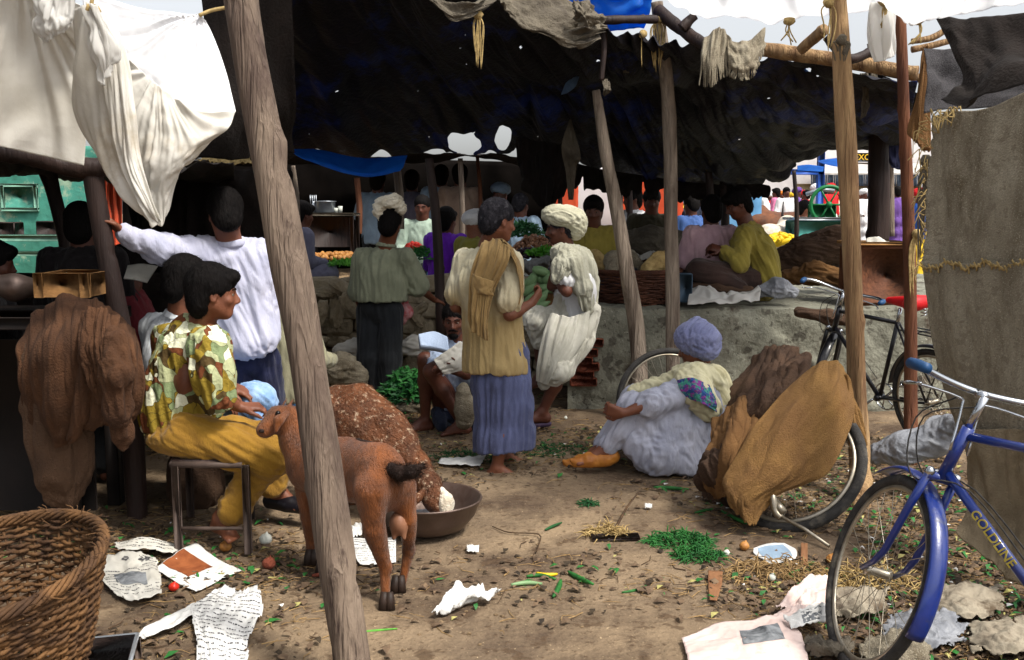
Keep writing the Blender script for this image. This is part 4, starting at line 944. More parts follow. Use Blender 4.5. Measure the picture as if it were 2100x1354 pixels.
for a_, t_ in ((J['al'], J['tl']), (J['ar'], J['tr'])):
    sd = SDF(.006); a0 = Vector(a_); d = Vector(t_).normalized(); q = lambda x, z: a0+d*x+V3(0,0,z)
    sd.chain([q(-.055,-.035), q(.0,-.05), q(.09,-.055), q(.165,-.065), q(.2,-.045)], [.045,.05,.047,.03,.012], .02)
    sd.ell(q(-.01,.005), (.055,.036,.045), None, k=.01, sub=True)
    sdf_obj(sd, 'shoe', M['ochre_leather'], J['root'], cuts=[(a0-V3(0,0,.088),(0,0,-1))], folds=((.003,12,(0,1,0),30,2),))

# --- man in grey green shirt and black trousers, back view, white cloth on his head
cloth('shirt_sage', '#8b8f78', '#777b66', bstretch=(1,1,.35), wave=1.3); cloth('trousers_black', '#202327', '#15171a', bstretch=(1,1,.3), wave=.5, bump=.3); cloth('headcloth', '#efe6d2', '#d2c7af', wave=1.2, bump=.8)
Y = 7.9
J = dict(head=P(800,460,7.82), hf=(.15,.95,-.35), neck=P(793,500,7.86), sl=P(744,528,7.9), sr=P(832,528,7.84), el=P(738,600,7.92), er=P(858,588,7.95), wl=P(742,655,8.1), wr=P(890,615,8.25),
         hl=P(757,640,7.95), hr=P(803,640,7.9), kl=P(757,735,7.9), kr=P(800,735,7.87), al=P(766,826,7.95), ar=P(800,832,7.85), tl=(.3,.9,0), tr=(.75,.5,0), tf=(.05,1,0), dl=(.1,.2,-1), nl=(1,0,0), dr=(.6,.6,-.3), nr=(0,0,-1), hlk=dict(curl=.5), hrk=dict(side=-1,curl=.7))
person(G(785,842), 'man seen from behind, grey green shirt, black trousers, white cloth bundled on his head', J, vox=.009, hs=1.0, hairk='thick')
shirt(J, M['shirt_sage'], .009, .95, hem=-.02, r=.02, flare=.015, collar=M['shirt_sage'], folds=((.013,1.5,(0,0,1),12,41),(.004,6,(0,0,1),28,42)), armr=1.1, hemcut=[(P(780,617,7.9),(0,0,-1))])
trousers(J, M['trousers_black'], .009, .97, .03, folds=((.010,1.5,(0,0,1),13,43),(.003,6,(0,0,1),30,44)), loose=1.0)
sd = SDF(.007); sd.ell(P(799,416,7.8), (.105,.11,.05), None, k=.03); sd.ell(P(778,428,7.76), (.045,.05,.055), None, k=.03); sd.ell(P(810,408,7.8), (.05,.05,.035), None, k=.02); sd.cap(P(774,430,7.74), P(776,452,7.74), .03, .012, .03); sd.ell(P(822,428,7.78), (.04,.05,.045), None, k=.03)
sdf_obj(sd, 'headcloth', M['headcloth'], J['root'], folds=((.013,9,(1,.2,.4),34,45),(.006,20,(1,.2,.4),70,46)))
for a_, t_ in ((J['al'],J['tl']),(J['ar'],J['tr'])):
    a0 = Vector(a_); d = Vector(t_).normalized(); sd = SDF(.008); sd.chain([a0-d*.05-V3(0,0,.055), a0+d*.07-V3(0,0,.06), a0+d*.17-V3(0,0,.065)], [.042,.042,.03], .02)
    sdf_obj(sd, 'shoe', M['sack_brown'], J['root'], cuts=[(a0-V3(0,0,.10),(0,0,-1))])

# --- squatting man with moustache, folded papers on his arm
cloth('shirt_pale_blue', '#a9b8cf', '#8e9eb8', wave=1.3, bstretch=(1,1,.5)); cloth('collar_white', '#dfe3ee', '#cdd2e0')
J = dict(head=P(931,655,7.0), hf=(-.05,-.98,-.18), neck=P(936,698,7.06), sl=P(960,715,7.08), sr=P(902,715,7.05), el=P(968,770,6.95), er=P(893,757,6.9), wl=P(925,760,6.72), wr=P(905,738,6.7),
         hl=P(950,850,7.2), hr=P(915,845,7.2), kl=P(884,762,6.85), kr=P(872,738,6.95), al=P(948,868,6.9), ar=P(872,862,7.05), tl=(-.85,-.4,0), tr=(-.8,-.35,0), tf=(0,-1,.15), dl=(-.8,-.3,.3), nl=(0,.3,-1), dr=(.6,-.5,.4), nr=(0,.5,-.8), hlk=dict(curl=.9), hrk=dict(side=-1,curl=.9))
J5 = J
person(G(915,888), 'squatting barelegged man with a moustache and pale blue shirt, folded papers on his arm', J, skin='skin_dark', bare_legs=True, vox=.0075, moustache='beard', hairk='short', hs=1.0)
shirt(J, M['shirt_pale_blue'], .008, 1.0, hem=-.02, r=.014, collar=M['collar_white'], hemcut=False, folds=((.009,3,(0,0,1),16,51),(.004,9,(0,0,1),36,52)))
sd = SDF(.008); sd.ell(P(955,845,7.15), (.16,.14,.10), None, k=.05); sd.cap(P(965,800,7.05), P(968,865,7.0), .05, .06, .05); sd.cap(P(900,850,7.1), P(905,875,7.0), .06, .04, .04)
cloth('dark_cloth_blue', '#2a3044', '#1d2230'); sdf_obj(sd, 'wrap', M['dark_cloth_blue'], J['root'], folds=((.01,4,(0,0,1),18,53),))

# --- boy on the stool, patterned shirt, mustard trousers
def pattern_mat():
    m = mat('patterned_shirt_cloth', '#8a7a3a', '#6b5a2a', scale=5, rough=.9, bump=.5, bscale=60, wave=1.2, wscale=7)
    n = m.node_tree.nodes; l = m.node_tree.links; b = n['Principled BSDF']; tc = [x for x in n if x.type == 'TEX_COORD'][0]
    mp = n.new('ShaderNodeMapping'); l.new(tc.outputs['Object'], mp.inputs[0])
    ns = n.new('ShaderNodeTexNoise'); ns.inputs['Scale'].default_value = 6; l.new(mp.outputs[0], ns.inputs['Vector'])
    ad = n.new('ShaderNodeVectorMath'); ad.operation = 'MULTIPLY_ADD'; ad.inputs[1].default_value = (.22,.22,.22); l.new(ns.outputs['Color'], ad.inputs[0]); l.new(mp.outputs[0], ad.inputs[2])
    vo = n.new('ShaderNodeTexVoronoi'); vo.inputs['Scale'].default_value = 15; l.new(ad.outputs[0], vo.inputs['Vector'])
    se = n.new('ShaderNodeSeparateColor'); l.new(vo.outputs['Color'], se.inputs[0])
    rp = n.new('ShaderNodeValToRGB'); rp.color_ramp.interpolation = 'CONSTANT'; e = rp.color_ramp.elements
    e[0].position = 0; e[0].color = H('#8a7426'); e[1].position = .24; e[1].color = H('#6a3a1e')
    for p_, c_ in ((.42,'#a9ad84'),(.60,'#dcdcc0'),(.76,'#7c8a62'),(.88,'#4b3a1c')): x = e.new(p_); x.color = H(c_)
    l.new(se.outputs[0], rp.inputs[0])
    v2 = n.new('ShaderNodeTexVoronoi'); v2.feature = 'DISTANCE_TO_EDGE'; v2.inputs['Scale'].default_value = 15; l.new(ad.outputs[0], v2.inputs['Vector'])
    g = n.new('ShaderNodeMath'); g.operation = 'LESS_THAN'; g.inputs[1].default_value = .012; l.new(v2.outputs['Distance'], g.inputs[0])
    mx = n.new('ShaderNodeMix'); mx.data_type = 'RGBA'; l.new(g.outputs[0], mx.inputs[0]); l.new(rp.outputs[0], mx.inputs[6]); mx.inputs[7].default_value = H('#3e3416')
    for li in list(b.inputs['Base Color'].links): l.remove(li)
    l.new(mx.outputs[2], b.inputs['Base Color']); return m
M['patterned'] = pattern_mat(); cloth('mustard', '#967022', '#7a581b', wave=1.2, bump=.4, wscale=5)
Y = 4.6
J = dict(head=P(438,600,4.58), hf=(.93,.36,-.08), neck=P(412,668,4.62), sl=P(350,700,4.82), sr=P(432,712,4.46), el=P(340,800,4.9), er=P(440,808,4.40), wl=P(430,830,4.95), wr=P(490,835,4.52),
         hl=P(352,885,4.75), hr=P(380,890,4.5), kl=P(560,905,4.85), kr=P(558,935,4.52), al=P(572,1010,4.9), ar=P(452,1062,4.55), tl=(.85,-.45,0), tr=(.6,-.75,0), tf=(.9,.35,0), dl=(.8,.1,-.1), nl=(0,0,-1), dr=(.85,.3,-.05), nr=(0,.2,-1), hlk=dict(curl=.6), hrk=dict(side=-1,curl=.9))
J6 = J
person(G(440,1095), 'boy on the metal stool in a patterned yellow brown shirt and mustard trousers', J, vox=.0075, hairk='thick', hs=1.05)
sd = SDF(.008); A = J['tA']
sd.chain([lerp(J['neck'],lerp(J['sl'],J['sr'],.5),.5), P(395,705,4.64), P(378,770,4.66), P(372,830,4.66), P(372,872,4.64)], [.07,.125,.15,.165,.16], .08)
sd.cap(J['sl'], J['sr'], .075, .078, .05); sd.cap(J['sl'], lerp(J['sl'],J['el'],.8), .08, .085, .05); sd.cap(J['sr'], lerp(J['sr'],J['er'],.55), .085, .09, .05); sd.cap(lerp(J['sr'],J['er'],.5), lerp(J['er'],J['wr'],.1), .088, .075, .04)
sd.ell(P(330,840,4.75), (.08,.12,.12), None, k=.06)
sdf_obj(sd, 'shirt', M['patterned'], J['root'], folds=((.014,1.2,(.15,0,-1),14,61),(.005,4,(.2,0,-1),36,62)), cuts=[(P(372,872,4.6),(.15,0,-1))])
sd = SDF(.007); c = lerp(J['neck'],lerp(J['sl'],J['sr'],.5),.35); sd.chain([c+V3(.055*math.cos(a),.05*math.sin(a),.01*math.cos(a)) for a in np.linspace(0,6.28,14)], [.014]*14, .01); sdf_obj(sd, 'collar', M['patterned'], J['root'])
sd = SDF(.009); sd.ell(P(372,892,4.62), (.15,.19,.085), None, k=.05)
sd.chain([J['hr'], lerp(J['hr'],J['kr'],.6), J['kr'], lerp(J['kr'],J['ar'],.45), P(480,1045,4.52)], [.10,.098,.088,.070,.074], .04)
sd.chain([J['hl'], lerp(J['hl'],J['kl'],.6), J['kl'], lerp(J['kl'],J['al'],.5), P(558,995,4.85)], [.095,.09,.08,.066,.066], .04)
sdf_obj(sd, 'trousers', M['mustard'], J['root'], folds=((.012,1.2,(.9,0,-.5),14,63),(.005,3,(.8,0,-.6),36,64)), cuts=[])
sd = SDF(.007); a0 = Vector(J['al']); d = Vector(J['tl']).normalized(); sd.chain([a0-d*.05-V3(0,0,.05), a0+d*.07-V3(0,0,.055), a0+d*.18-V3(0,0,.065)], [.045,.045,.032], .02); M['black_leather'] = mat('black_leather', '#17141a', '#0e0c10', scale=6, rough=.4, coat=.2)
sdf_obj(sd, 'shoe', M['black_leather'], J['root'], cuts=[(a0-V3(0,0,.085),(0,0,-1))])

# --- man in white shirt, arm stretched to the post
cloth('white_shirt', '#bdbdcf', '#a6a8bd', wave=1.2, bstretch=(1,1,.6)); cloth('navy_trousers', '#1d2140', '#14172c', wave=.6)
Y = 5.5
J = dict(head=P(462,440,5.42), hf=(-.35,.85,-.45), neck=P(470,494,5.46), sl=P(418,524,5.42), sr=P(535,524,5.56), el=P(330,512,5.15), er=P(560,610,5.62), wl=P(254,478,5.0), wr=P(540,690,5.66),
         hl=P(478,735,5.55), hr=P(540,735,5.6), kl=P(500,850,5.6), kr=P(550,850,5.7), al=P(515,975,5.65), ar=P(560,975,5.8), tl=(-.2,.9,0), tr=(.3,.9,0), tf=(-.25,.95,0), dl=(-.75,-.1,.62), nl=(-.5,-.4,-.5), dr=(0,0,-1), nr=(-1,0,0), hlk=dict(side=1,curl=.7,spread=1.2))
J7 = J
person(G(530,985), 'man in loose white shirt and navy trousers, arm stretched out to the stall post', J, vox=.009, hairk='thick', hs=1.06)
sd = SDF(.009); A = J['tA']
sd.cap(J['sl'], J['sr'], .085, .085, .05); sd.ell(P(478,590,5.52), (.215,.15,.22), A, k=.08); sd.ell(P(495,660,5.54), (.19,.15,.16), A, k=.08); sd.ell(P(508,698,5.52), (.16,.15,.11), A, k=.07)
sd.cap(P(470,520,5.46), P(472,500,5.46), .085, .065, .03)
sd.cap(J['sl'], J['el'], .098, .075, .05); sd.cap(J['el'], lerp(J['el'],J['wl'],.92), .075, .048, .03); sd.cap(J['sr'], J['er'], .085, .065, .05)
sdf_obj(sd, 'shirt', M['white_shirt'], J['root'], folds=((.013,1.2,(.3,0,-1),15,71),(.005,3,(.5,0,-1),38,72)))
pts = [P(472,498,5.46)+V3(.075*math.cos(a),.065*math.sin(a),.012*math.sin(a)) for a in np.linspace(3.3,6.1,12)]; sd = SDF(.006); sd.chain(pts, [.013]*12, .01); sd.chain([p+V3(0,0,.014) for p in pts], [.011]*12, .01); sdf_obj(sd, 'collar', M['white_shirt'], J['root'])
trousers(J, M['navy_trousers'], .01, .98, .028, loose=1.15)

# --- man seated behind the boy: white shirt, pale jeans, hand on his knee
cloth('jeans_pale', '#7fa0c9', '#6485b0', wave=1., c3='#9db8d8', s3=3); cloth('white_shirt2', '#d9dde0', '#c2c7cc', wave=1.1)
J = dict(head=P(385,578,5.1), hf=(.75,.55,-.25), neck=P(372,640,5.12), sl=P(318,672,5.3), sr=P(395,680,5.0), el=P(330,770,5.3), er=P(408,790,4.98), wl=P(400,800,5.35), wr=P(468,790,5.0),
         hl=P(340,845,5.3), hr=P(370,850,5.1), kl=P(525,820,5.4), kr=P(528,822,5.08), al=P(560,930,5.5), ar=P(540,950,5.1), tl=(.8,-.4,0), tr=(.8,-.5,0), tf=(.85,.4,0), dr=(.85,.0,-.35), nr=(-.3,.1,-.9), dl=(1,0,0), nl=(0,0,-1), hrk=dict(side=-1,curl=.55,s=1.12,spread=1.15))
person(G(400,985), 'seated man behind the boy, white shirt and pale jeans, hand on his knee', J, vox=.008, hairk='thick', hair='hair', hs=1.05)
shirt(J, M['white_shirt2'], .009, 1.9, hem=0, r=.02, collar=M['white_shirt2'], hemcut=False)
sd = SDF(.009)
for h_, k_, a_ in (('hl','kl','al'), ('hr','kr','ar')): sd.chain([J[h_], J[k_], lerp(J[k_],J[a_],.9)], [.11,.085,.08], .05)
sd.ell(P(355,860,5.2), (.15,.2,.1), None, k=.05)
sdf_obj(sd, 'jeans', M['jeans_pale'], J['root'], folds=((.012,3,(.7,0,-.7),14,81),(.005,8,(.7,0,-.7),30,82)))
# ================================================================ goats and the bowl
M['goat_brown'] = mat('ginger_goat_hair', '#82491f', '#552e13', scale=5, rough=.42, bump=.6, bscale=150, bstretch=(1,1,.2), c3='#3a2010', s3=3.6, t3=(.5,.7), sheen=.1)
M['goat_speck'] = mat('speckled_goat_hair', '#6e4124', '#4b2b17', scale=8, rough=.55, bump=.8, bscale=70, c3='#b39a80', s3=34, t3=(.55,.66))
M['goat_dark'] = mat('dark_goat_hair', '#2b1a12', '#1c110c', scale=20, rough=.7, bump=.6, bscale=90)
M['goat_white'] = mat('white_goat_hair', '#d9d2c4', '#b9ab96', scale=14, rough=.8, bump=.6, bscale=80)
M['hoof'] = mat('hoof', '#2e2018', '#1c140f', scale=20, rough=.6)
def leg_chain(sd, pts, rs, k=.010):
    sd.cap(pts[0], pts[1], rs[0]*.9, rs[1]*.9, .04); pts = pts[1:]; rs = rs[1:]
    sd.chain(pts, rs, k)
def hoof(mb, p, r=.026):
    p = Vector(p)
    for s in (-1, 1): mb.tube([p+V3(s*.010,.004,.062), p+V3(s*.012,-.004,.035), p+V3(s*.014,-.018,-.004)], [r*.58, r*.7, r*.76], 10, sx=1.)
# ginger goat
t = root('goat', G(790,1270), 'ginger brown goat standing behind the slanting trunk, short tail raised, seen from the rear', 'goat')
sd = SDF(.007)
sd.chain(PP((778,975,3.92),(735,972,4.02),(680,968,4.14),(640,960,4.24)), [.095,.105,.115,.108], .05)
sd.chain(PP((770,945,3.92),(700,938,4.08),(640,930,4.24)), [.075,.07,.075], .05)
sd.ell(P(782,985,3.90), (.10,.10,.13), None, k=.06)
sd.chain(PP((635,935,4.25),(612,905,4.28),(596,868,4.30)), [.10,.072,.06], .04)          # neck
sd.chain(PP((596,862,4.30),(572,858,4.27),(548,878,4.22)), [.066,.052,.034], .03); sd.ell(P(541,884,4.2), (.028,.028,.024), None, k=.02)
for du in (0, 1): sd.cap(P(590-du*14,838,4.27+du*.06), P(602-du*14,818,4.30+du*.07), .012, .006, .01)
a = [P(760,1010,3.80), P(768,1085,3.80), P(790,1165,3.87), P(790,1225,3.84), P(795,1262,3.80)]
leg_chain(sd, a, [.075,.046,.022,.017,.020]); sd.ell(P(793,1163,3.87), (.021,.026,.027), None, k=.015)
b = [P(826,1000,3.93), P(836,1065,3.95), P(838,1130,4.02), P(826,1190,4.0), P(818,1218,3.98)]
leg_chain(sd, b, [.065,.042,.022,.017,.020]); sd.ell(P(838,1128,4.02), (.021,.026,.027), None, k=.015)
c = [P(668,1010,4.22), P(664,1080,4.2), P(668,1140,4.2), P(664,1195,4.18)]; leg_chain(sd, c, [.07,.04,.024,.022]); 
d_ = [P(630,1000,4.32), P(634,1060,4.32), P(640,1120,4.32), P(640,1165,4.3)]; leg_chain(sd, d_, [.065,.04,.024,.022])
go = sdf_obj(sd, 'body', M['goat_brown'], t, folds=((.004,5,(0,.3,1),16,4,0),))
furry(go, 9000, .016, .0009, (.5,-.5,-.7), M['goat_brown'], t, 'coat_hair', .25, .18, 1, .12)
M['udder'] = mat('udder_skin', '#8a6048', '#6f4a36', scale=9, rough=.5)
sd = SDF(.006); sd.ell(P(818,1072,3.93), (.038,.044,.048), None, k=.03); sd.cap(P(810,1080,3.92), P(808,1104,3.91), .014, .009, .02); sd.cap(P(828,1080,3.92), P(829,1104,3.91), .014, .009, .02); sdf_obj(sd, 'udder', M['udder'], t)
sd = SDF(.006); sd.chain(PP((797,962,3.84),(822,972,3.80),(846,968,3.77),(862,958,3.75)), [.030,.027,.024,.012], .02); tl = sdf_obj(sd, 'tail', M['goat_dark'], t)
furry(tl, 900, .03, .001, (1,-.2,.3), M['goat_dark'], t, 'tail_hair', .4, .4, 4)
for q in (a[-1], b[-1], c[-1], d_[-1]): 
    g_ = Vector(q); mb = MB(); hoof(mb, V3(g_.x, g_.y-.01, .003)); mb.build('hoof', M['hoof'], t)
sd = SDF(.005); sd.chain(PP((588,848,4.22),(572,862,4.17),(566,884,4.15)), [.013,.022,.008], .01); sdf_obj(sd, 'ear', M['goat_brown'], t)
sd = SDF(.005); sd.chain(PP((604,846,4.34),(612,864,4.38),(612,880,4.38)), [.013,.02,.008], .01); sdf_obj(sd, 'ear', M['goat_brown'], t)
MB().ball(P(570,848,4.215), .012, 10, 8).build('eye', M['pupil'], t)
MB().ball(P(537,884,4.175), (.014,.012,.01), 8, 6).build('nose', M['goat_dark'], t)
sd = SDF(.006); sd.chain(PP((800,938,3.86),(775,914,3.93),(735,905,4.04),(690,902,4.16)), [.012,.013,.011,.008], .01); sdf_obj(sd, 'back_stripe', M['goat_dark'], t)
# speckled goat eating from the bowl
t = root('goat', G(760,1080), 'speckled brown goat eating from the metal bowl, head lowered, behind the ginger goat', 'goat')
sd = SDF(.008)
sd.chain(PP((664,868,5.15),(700,868,5.10),(750,880,5.02),(800,915,4.93)), [.135,.155,.16,.125], .06)
sd.chain(PP((690,815,5.12),(740,818,5.05),(800,870,4.93),(835,905,4.88)), [.06,.068,.07,.055], .05)
sd.chain(PP((818,915,4.90),(852,955,4.82),(880,992,4.76)), [.085,.066,.054], .03)
sd.chain(PP((878,996,4.75),(890,1024,4.71),(902,1052,4.68)), [.060,.050,.034], .03)
for pts in (PP((690,930,5.1),(686,1000,5.12),(690,1060,5.1),(688,1085,5.08)), PP((720,940,5.2),(722,1000,5.2),(724,1050,5.2),(722,1070,5.2)), PP((800,960,4.93),(792,1030,4.93),(790,1085,4.93),(790,1112,4.93)), PP((770,960,5.05),(765,1020,5.05),(765,1075,5.05),(765,1092,5.05))):
    leg_chain(sd, pts, [.075,.04,.026,.024])
go = sdf_obj(sd, 'body', M['goat_speck'], t, folds=((.003,8,(1,-.3,-.6),24,6),))
furry(go, 11000, .026, .0011, (.9,-.2,-.5), M['goat_speck'], t, 'coat_hair', .3, .22, 2, .1)
for pts in (PP((872,1004,4.70),(856,1022,4.66),(850,1036,4.64)), PP((884,1005,4.84),(898,1012,4.86),(904,1026,4.86))):
    sd = SDF(.005); sd.chain(pts, [.014,.022,.009], .01); sdf_obj(sd, 'ear', M['goat_speck'], t)
sd = SDF(.006); sd.chain(PP((902,1010,4.72),(914,1030,4.69),(914,1055,4.66)), [.028,.036,.028], .03); sdf_obj(sd, 'white_blaze', M['goat_white'], t, folds=((.004,20,(0,0,1),60,2),))
mb = MB()
for s in (0, 1): mb.tube(PP((884+s*14,1006-s*2,4.80),(890+s*14,992-s*2,4.84),(888+s*16,978,4.90)), [.011,.009,.004], 8)
mb.build('horns', M['hoof'], t)
# bowl
M['steel'] = mat('worn_dark_metal', '#71615a', '#55473f', scale=4, rough=.42, metal=.55, bump=.15, bscale=14, c3='#4b352b', s3=2, t3=(.5,.7))
t = root('metal_bowl', G(880,1115), 'wide shallow dark metal bowl on the ground that the speckled goat eats from', 'bowl')
c = G(878,1100); c = V3(P(876,1060,4.72).x, 4.74, 0)
mb = MB(); rad = .262
prof = [(0,.0),(rad*.45,.004),(rad*.72,.035),(rad*.9,.095),(rad,.165),(rad+.008,.170),(rad+.004,.178),(rad-.006,.172),(rad*.88,.10),(rad*.7,.045),(rad*.4,.018),(0,.014)]
mb.lathe(c, prof, 56); mb.build('bowl', M['steel'], t)
mb = MB(); mb.lathe(c+V3(0,0,.055), [(0,.004),(rad*.72,.0)], 40); M['gruel'] = mat('grey_water', '#78808a', '#5a6068', scale=6, rough=.15); mb.build('water', M['gruel'], t)
# ================================================================ bicycles
M['tyre'] = mat('tyre_rubber', '#3c3a38', '#2a2827', scale=20, rough=.85, bump=.4, bscale=120, c3='#6d665a', s3=5, t3=(.55,.7))
M['chrome'] = mat('chrome', '#c9ccd0', '#a9adb2', scale=9, rough=.22, metal=1., c3='#8a7a68', s3=8, t3=(.62,.7))
M['rim'] = mat('dull_rim_steel', '#b3ab9c', '#8d8372', scale=9, rough=.38, metal=.8)
M['blue_enamel'] = mat('blue_enamel', '#122c78', '#0d2260', scale=4, rough=.3, coat=.5, spec=.5, c3='#3d4052', s3=9, t3=(.6,.72), bump=.08, bscale=60)
M['black_enamel'] = mat('black_enamel', '#16161c', '#0e0e12', scale=6, rough=.35, coat=.4)
M['red_plastic'] = mat('red_saddle_cover', '#c8141c', '#a80f16', scale=8, rough=.5, bump=.2, bscale=30)
M['grip'] = mat('blue_rubber_grip', '#1f4d7c', '#173a60', scale=12, rough=.5)
M['gold'] = mat('gold_lettering', '#c8b452', '#a8963c', scale=12, rough=.4)
def wheel(parent, T, c, fw, up, R_=.345, tr=.019, spokes=32, tm='tyre', rm='rim'):
    """c hub centre, fw/up in the wheel plane (local); T local->world"""
    ax = fw.cross(up); ring = lambda r, off=0, n=56: [T@(c+fw*(r*math.cos(a))+up*(r*math.sin(a))+ax*off) for a in np.linspace(0, 2*math.pi, n, endpoint=False)]
    w = bpy.data.objects.new('wheel', None); S.collection.objects.link(w); w.parent = parent
    mb = MB(); mb.tube(ring(R_-tr), tr, 10, closed=True); mb.build('tyre', M[tm], w)
    mb = MB(); mb.tube(ring(R_-tr*2.3), tr*.62, 8, closed=True, sx=.6); mb.build('rim', M[rm], w)
    mb = MB(); mb.tube([T@(c-ax*.045), T@(c-ax*.03), T@(c+ax*.03), T@(c+ax*.045)], [.02,.016,.016,.02], 12); mb.tube([T@(c-ax*.065), T@(c+ax*.065)], .006, 8); mb.build('hub', M[rm], w)
    mb = MB()
    for i in range(spokes):
        a = 2*math.pi*i/spokes; b_ = a+(.35 if i % 4 < 2 else -.35); s = 1 if i % 2 else -1
        mb.tube([T@(c+ax*s*.034+fw*(.02*math.cos(b_))+up*(.02*math.sin(b_))), T@(c+fw*((R_-tr*2.6)*math.cos(a))+up*((R_-tr*2.6)*math.sin(a)))], .0013, 4, cap=False)
    mb.build('spokes', M[rm], w); return w
def mudguard(parent, T, c, fw, up, R_, a0, a1, m, wd=.030):
    ax = fw.cross(up); n = 40; k = 7; V = []
    for a in np.linspace(a0, a1, n):
        rd = fw*math.cos(a)+up*math.sin(a)
        for j in range(k):
            t_ = (j/(k-1)-.5)*math.pi*.9
            V.append(T@(c+rd*(R_+.012+.016*math.cos(t_))+ax*(wd*math.sin(t_))))
    return obj('mudguard', V, [(i*k+j, (i+1)*k+j, (i+1)*k+j+1, i*k+j+1) for i in range(n-1) for j in range(k-1)], m, parent, thick=.003)
def bicycle(r, T, steer, em, saddle, grip, rod_levers=True, letters=None, carrier=False):
    X, Z, Yv = V3(1,0,0), V3(0,0,1), V3(0,1,0)
    Rw = .345; rh = V3(0,0,Rw); fh0 = V3(1.12,0,Rw); h = V3(-math.cos(R(68)),0,math.sin(R(68)))
    K = fh0-V3(.927,0,.375)*.07+h*.42; BB = V3(.47,0,.29); SC = V3(.28,0,.83); HT = K+h*.18; ST = K+h*.30
    Rs = Matrix.Rotation(steer, 3, h); s_ = lambda p: K+Rs@(Vector(p)-K); W = lambda p: T@Vector(p)
    fh = s_(fh0); fX, fZ = Rs@X, Rs@Z; fY = Rs@Yv
    wheel(r, T, rh, X, Z); wheel(r, T, fh, fX, fZ)
    mudguard(r, T, rh, X, Z, Rw, R(10), R(195), em); mudguard(r, T, fh, fX, fZ, Rw, R(62), R(202), em)
    mb = MB(); t_ = lambda a, b, r_, n=14: mb.tube([W(a), W(b)], r_, n)
    t_(K+h*.16, SC-V3(0,0,.0), .0145); t_(K+h*.03, BB, .0155); t_(BB, SC, .0145); t_(K-h*.005, HT+h*.01, .019)
    for s in (-1, 1): t_(BB+Yv*s*.02, rh+Yv*s*.055, .009); t_(SC+Yv*s*.012, rh+Yv*s*.055, .0075)
    t_(BB-Yv*.035, BB+Yv*.035, .022); fr_ = mb.build('frame', em, r)
    if letters:
        a, b = W(K+h*.03), W(BB); d = (b-a).normalized(); cam_ = V3(0,0,CAM_H); 
        L = (b-a).length; up_ = (T.to_3x3()@Z); nrm = (T.to_3x3()@(-Yv)); nrm = (nrm-d*nrm.dot(d)).normalized()
        if nrm.dot(cam_-a) < 0: nrm = -nrm
        # reading direction away from the head tube
        yv = nrm.cross(d); Rm = Matrix((d, yv, nrm)).transposed()
        text(letters, a+d*L*.40+nrm*.0155, .040, M['gold'], r, rot=Rm, name='lettering', ext=.0015)
    mb = MB()
    for s in (-1, 1):
        mb.tube([W(s_(K+Yv*s*.045+h*.005)), W(s_(K+Yv*s*.052-h*.12)), W(s_(K+Yv*s*.055-h*.30)), W(s_(K-h*.36+V3(.927,0,.375)*.022+Yv*s*.057)), W(s_(fh0+Yv*s*.058))], [.014,.0135,.012,.0105,.009], 12)
    mb.tube([W(s_(K+Yv*-.05)), W(s_(K+Yv*.05))], .016, 12); mb.build('fork', em, r)
    mb = MB(); mb.ball(W(s_(K+Yv*.045+h*.012)), .017, 10, 7); mb.ball(W(s_(K-Yv*.045+h*.012)), .017, 10, 7); mb.ball(W(s_(K+X*.03+h*.01)), (.026,.026,.018), 12, 8); mb.build('fork_crown', M['chrome'], r)
    mb = MB(); mb.tube([W(s_(HT)), W(s_(ST))], .0125, 12); mb.tube([W(s_(ST)), W(s_(ST+X*.05+Z*.012))], .014, 12)
    C0 = ST+X*.05+Z*.012
    pts = [C0+V3(-.17,.27,.00), C0+V3(-.09,.275,.012), C0+V3(-.03,.22,.018), C0+V3(0,.10,.006), C0, C0+V3(0,-.10,.006), C0+V3(-.03,-.22,.018), C0+V3(-.09,-.275,.012), C0+V3(-.17,-.27,0)]
    mb.tube([W(s_(p)) for p in crv(pts, 5)], .0115, 12); hb = mb.build('handlebar', M['chrome'], r)
    for s in (-1, 1):
        g_ = [C0+V3(-.085,.276*s,.012), C0+V3(-.12,.276*s,.008), C0+V3(-.185,.27*s,-.002)]
        MB().tube([W(s_(p)) for p in g_], [.017,.018,.016], 12).build('grip', grip, hb)
    if rod_levers:
        mb = MB()
        for s in (-1, 1):
            pts = [C0+V3(-.15,.26*s,-.045), C0+V3(-.03,.25*s,-.045), C0+V3(.012,.20*s,-.03), C0+V3(.012,.05*s,-.03), C0+V3(.01,.03*s,-.06), C0+V3(.005,.03*s,-.20)]
            mb.tube([W(s_(p)) for p in crv(pts, 4)], .0045, 8)
        mb.build('brake_lever', M['chrome'], hb)
    mb = MB()
    for s in (-1, 1): mb.tube([W(q_) for q_ in crv([s_(C0+V3(.012,.05*s,-.03)), K+X*.16+Yv*.03*s+h*.2, K+X*.08+Yv*.04*s, K-X*.1+Yv*.02*s-V3(0,0,.02), BB+V3(.05,.03*s,.12)], 5)], .0026, 6)
    mb.build('brake_cable', M['tyre'], r)
    mb = MB(); mb.tube([W(SC-V3(-.01,0,.03)), W(V3(.25,0,.93))], .0125, 12); mb.build('seat_post', M['chrome'], r)
    # saddle
    sd = SDF(.007); a = V3(.13,0,.965); 
    sd.cap(W(a+V3(-.02,.06,.01)), W(a+V3(-.02,-.06,.01)), .045, .045, .04); sd.cap(W(a+V3(0,0,.01)), W(a+V3(.22,0,.01)), .05, .022, .03)
    so_ = sdf_obj(sd, 'saddle', saddle, r)
    mb = MB()
    for s in (-1, 1):
        pts = [a+V3(-.03+.018*math.cos(q), .045*s+.018*math.sin(q), -.08+.06*q/18.8) for q in np.linspace(0, 18.8, 40)]
        mb.tube([W(p) for p in pts], .003, 6)
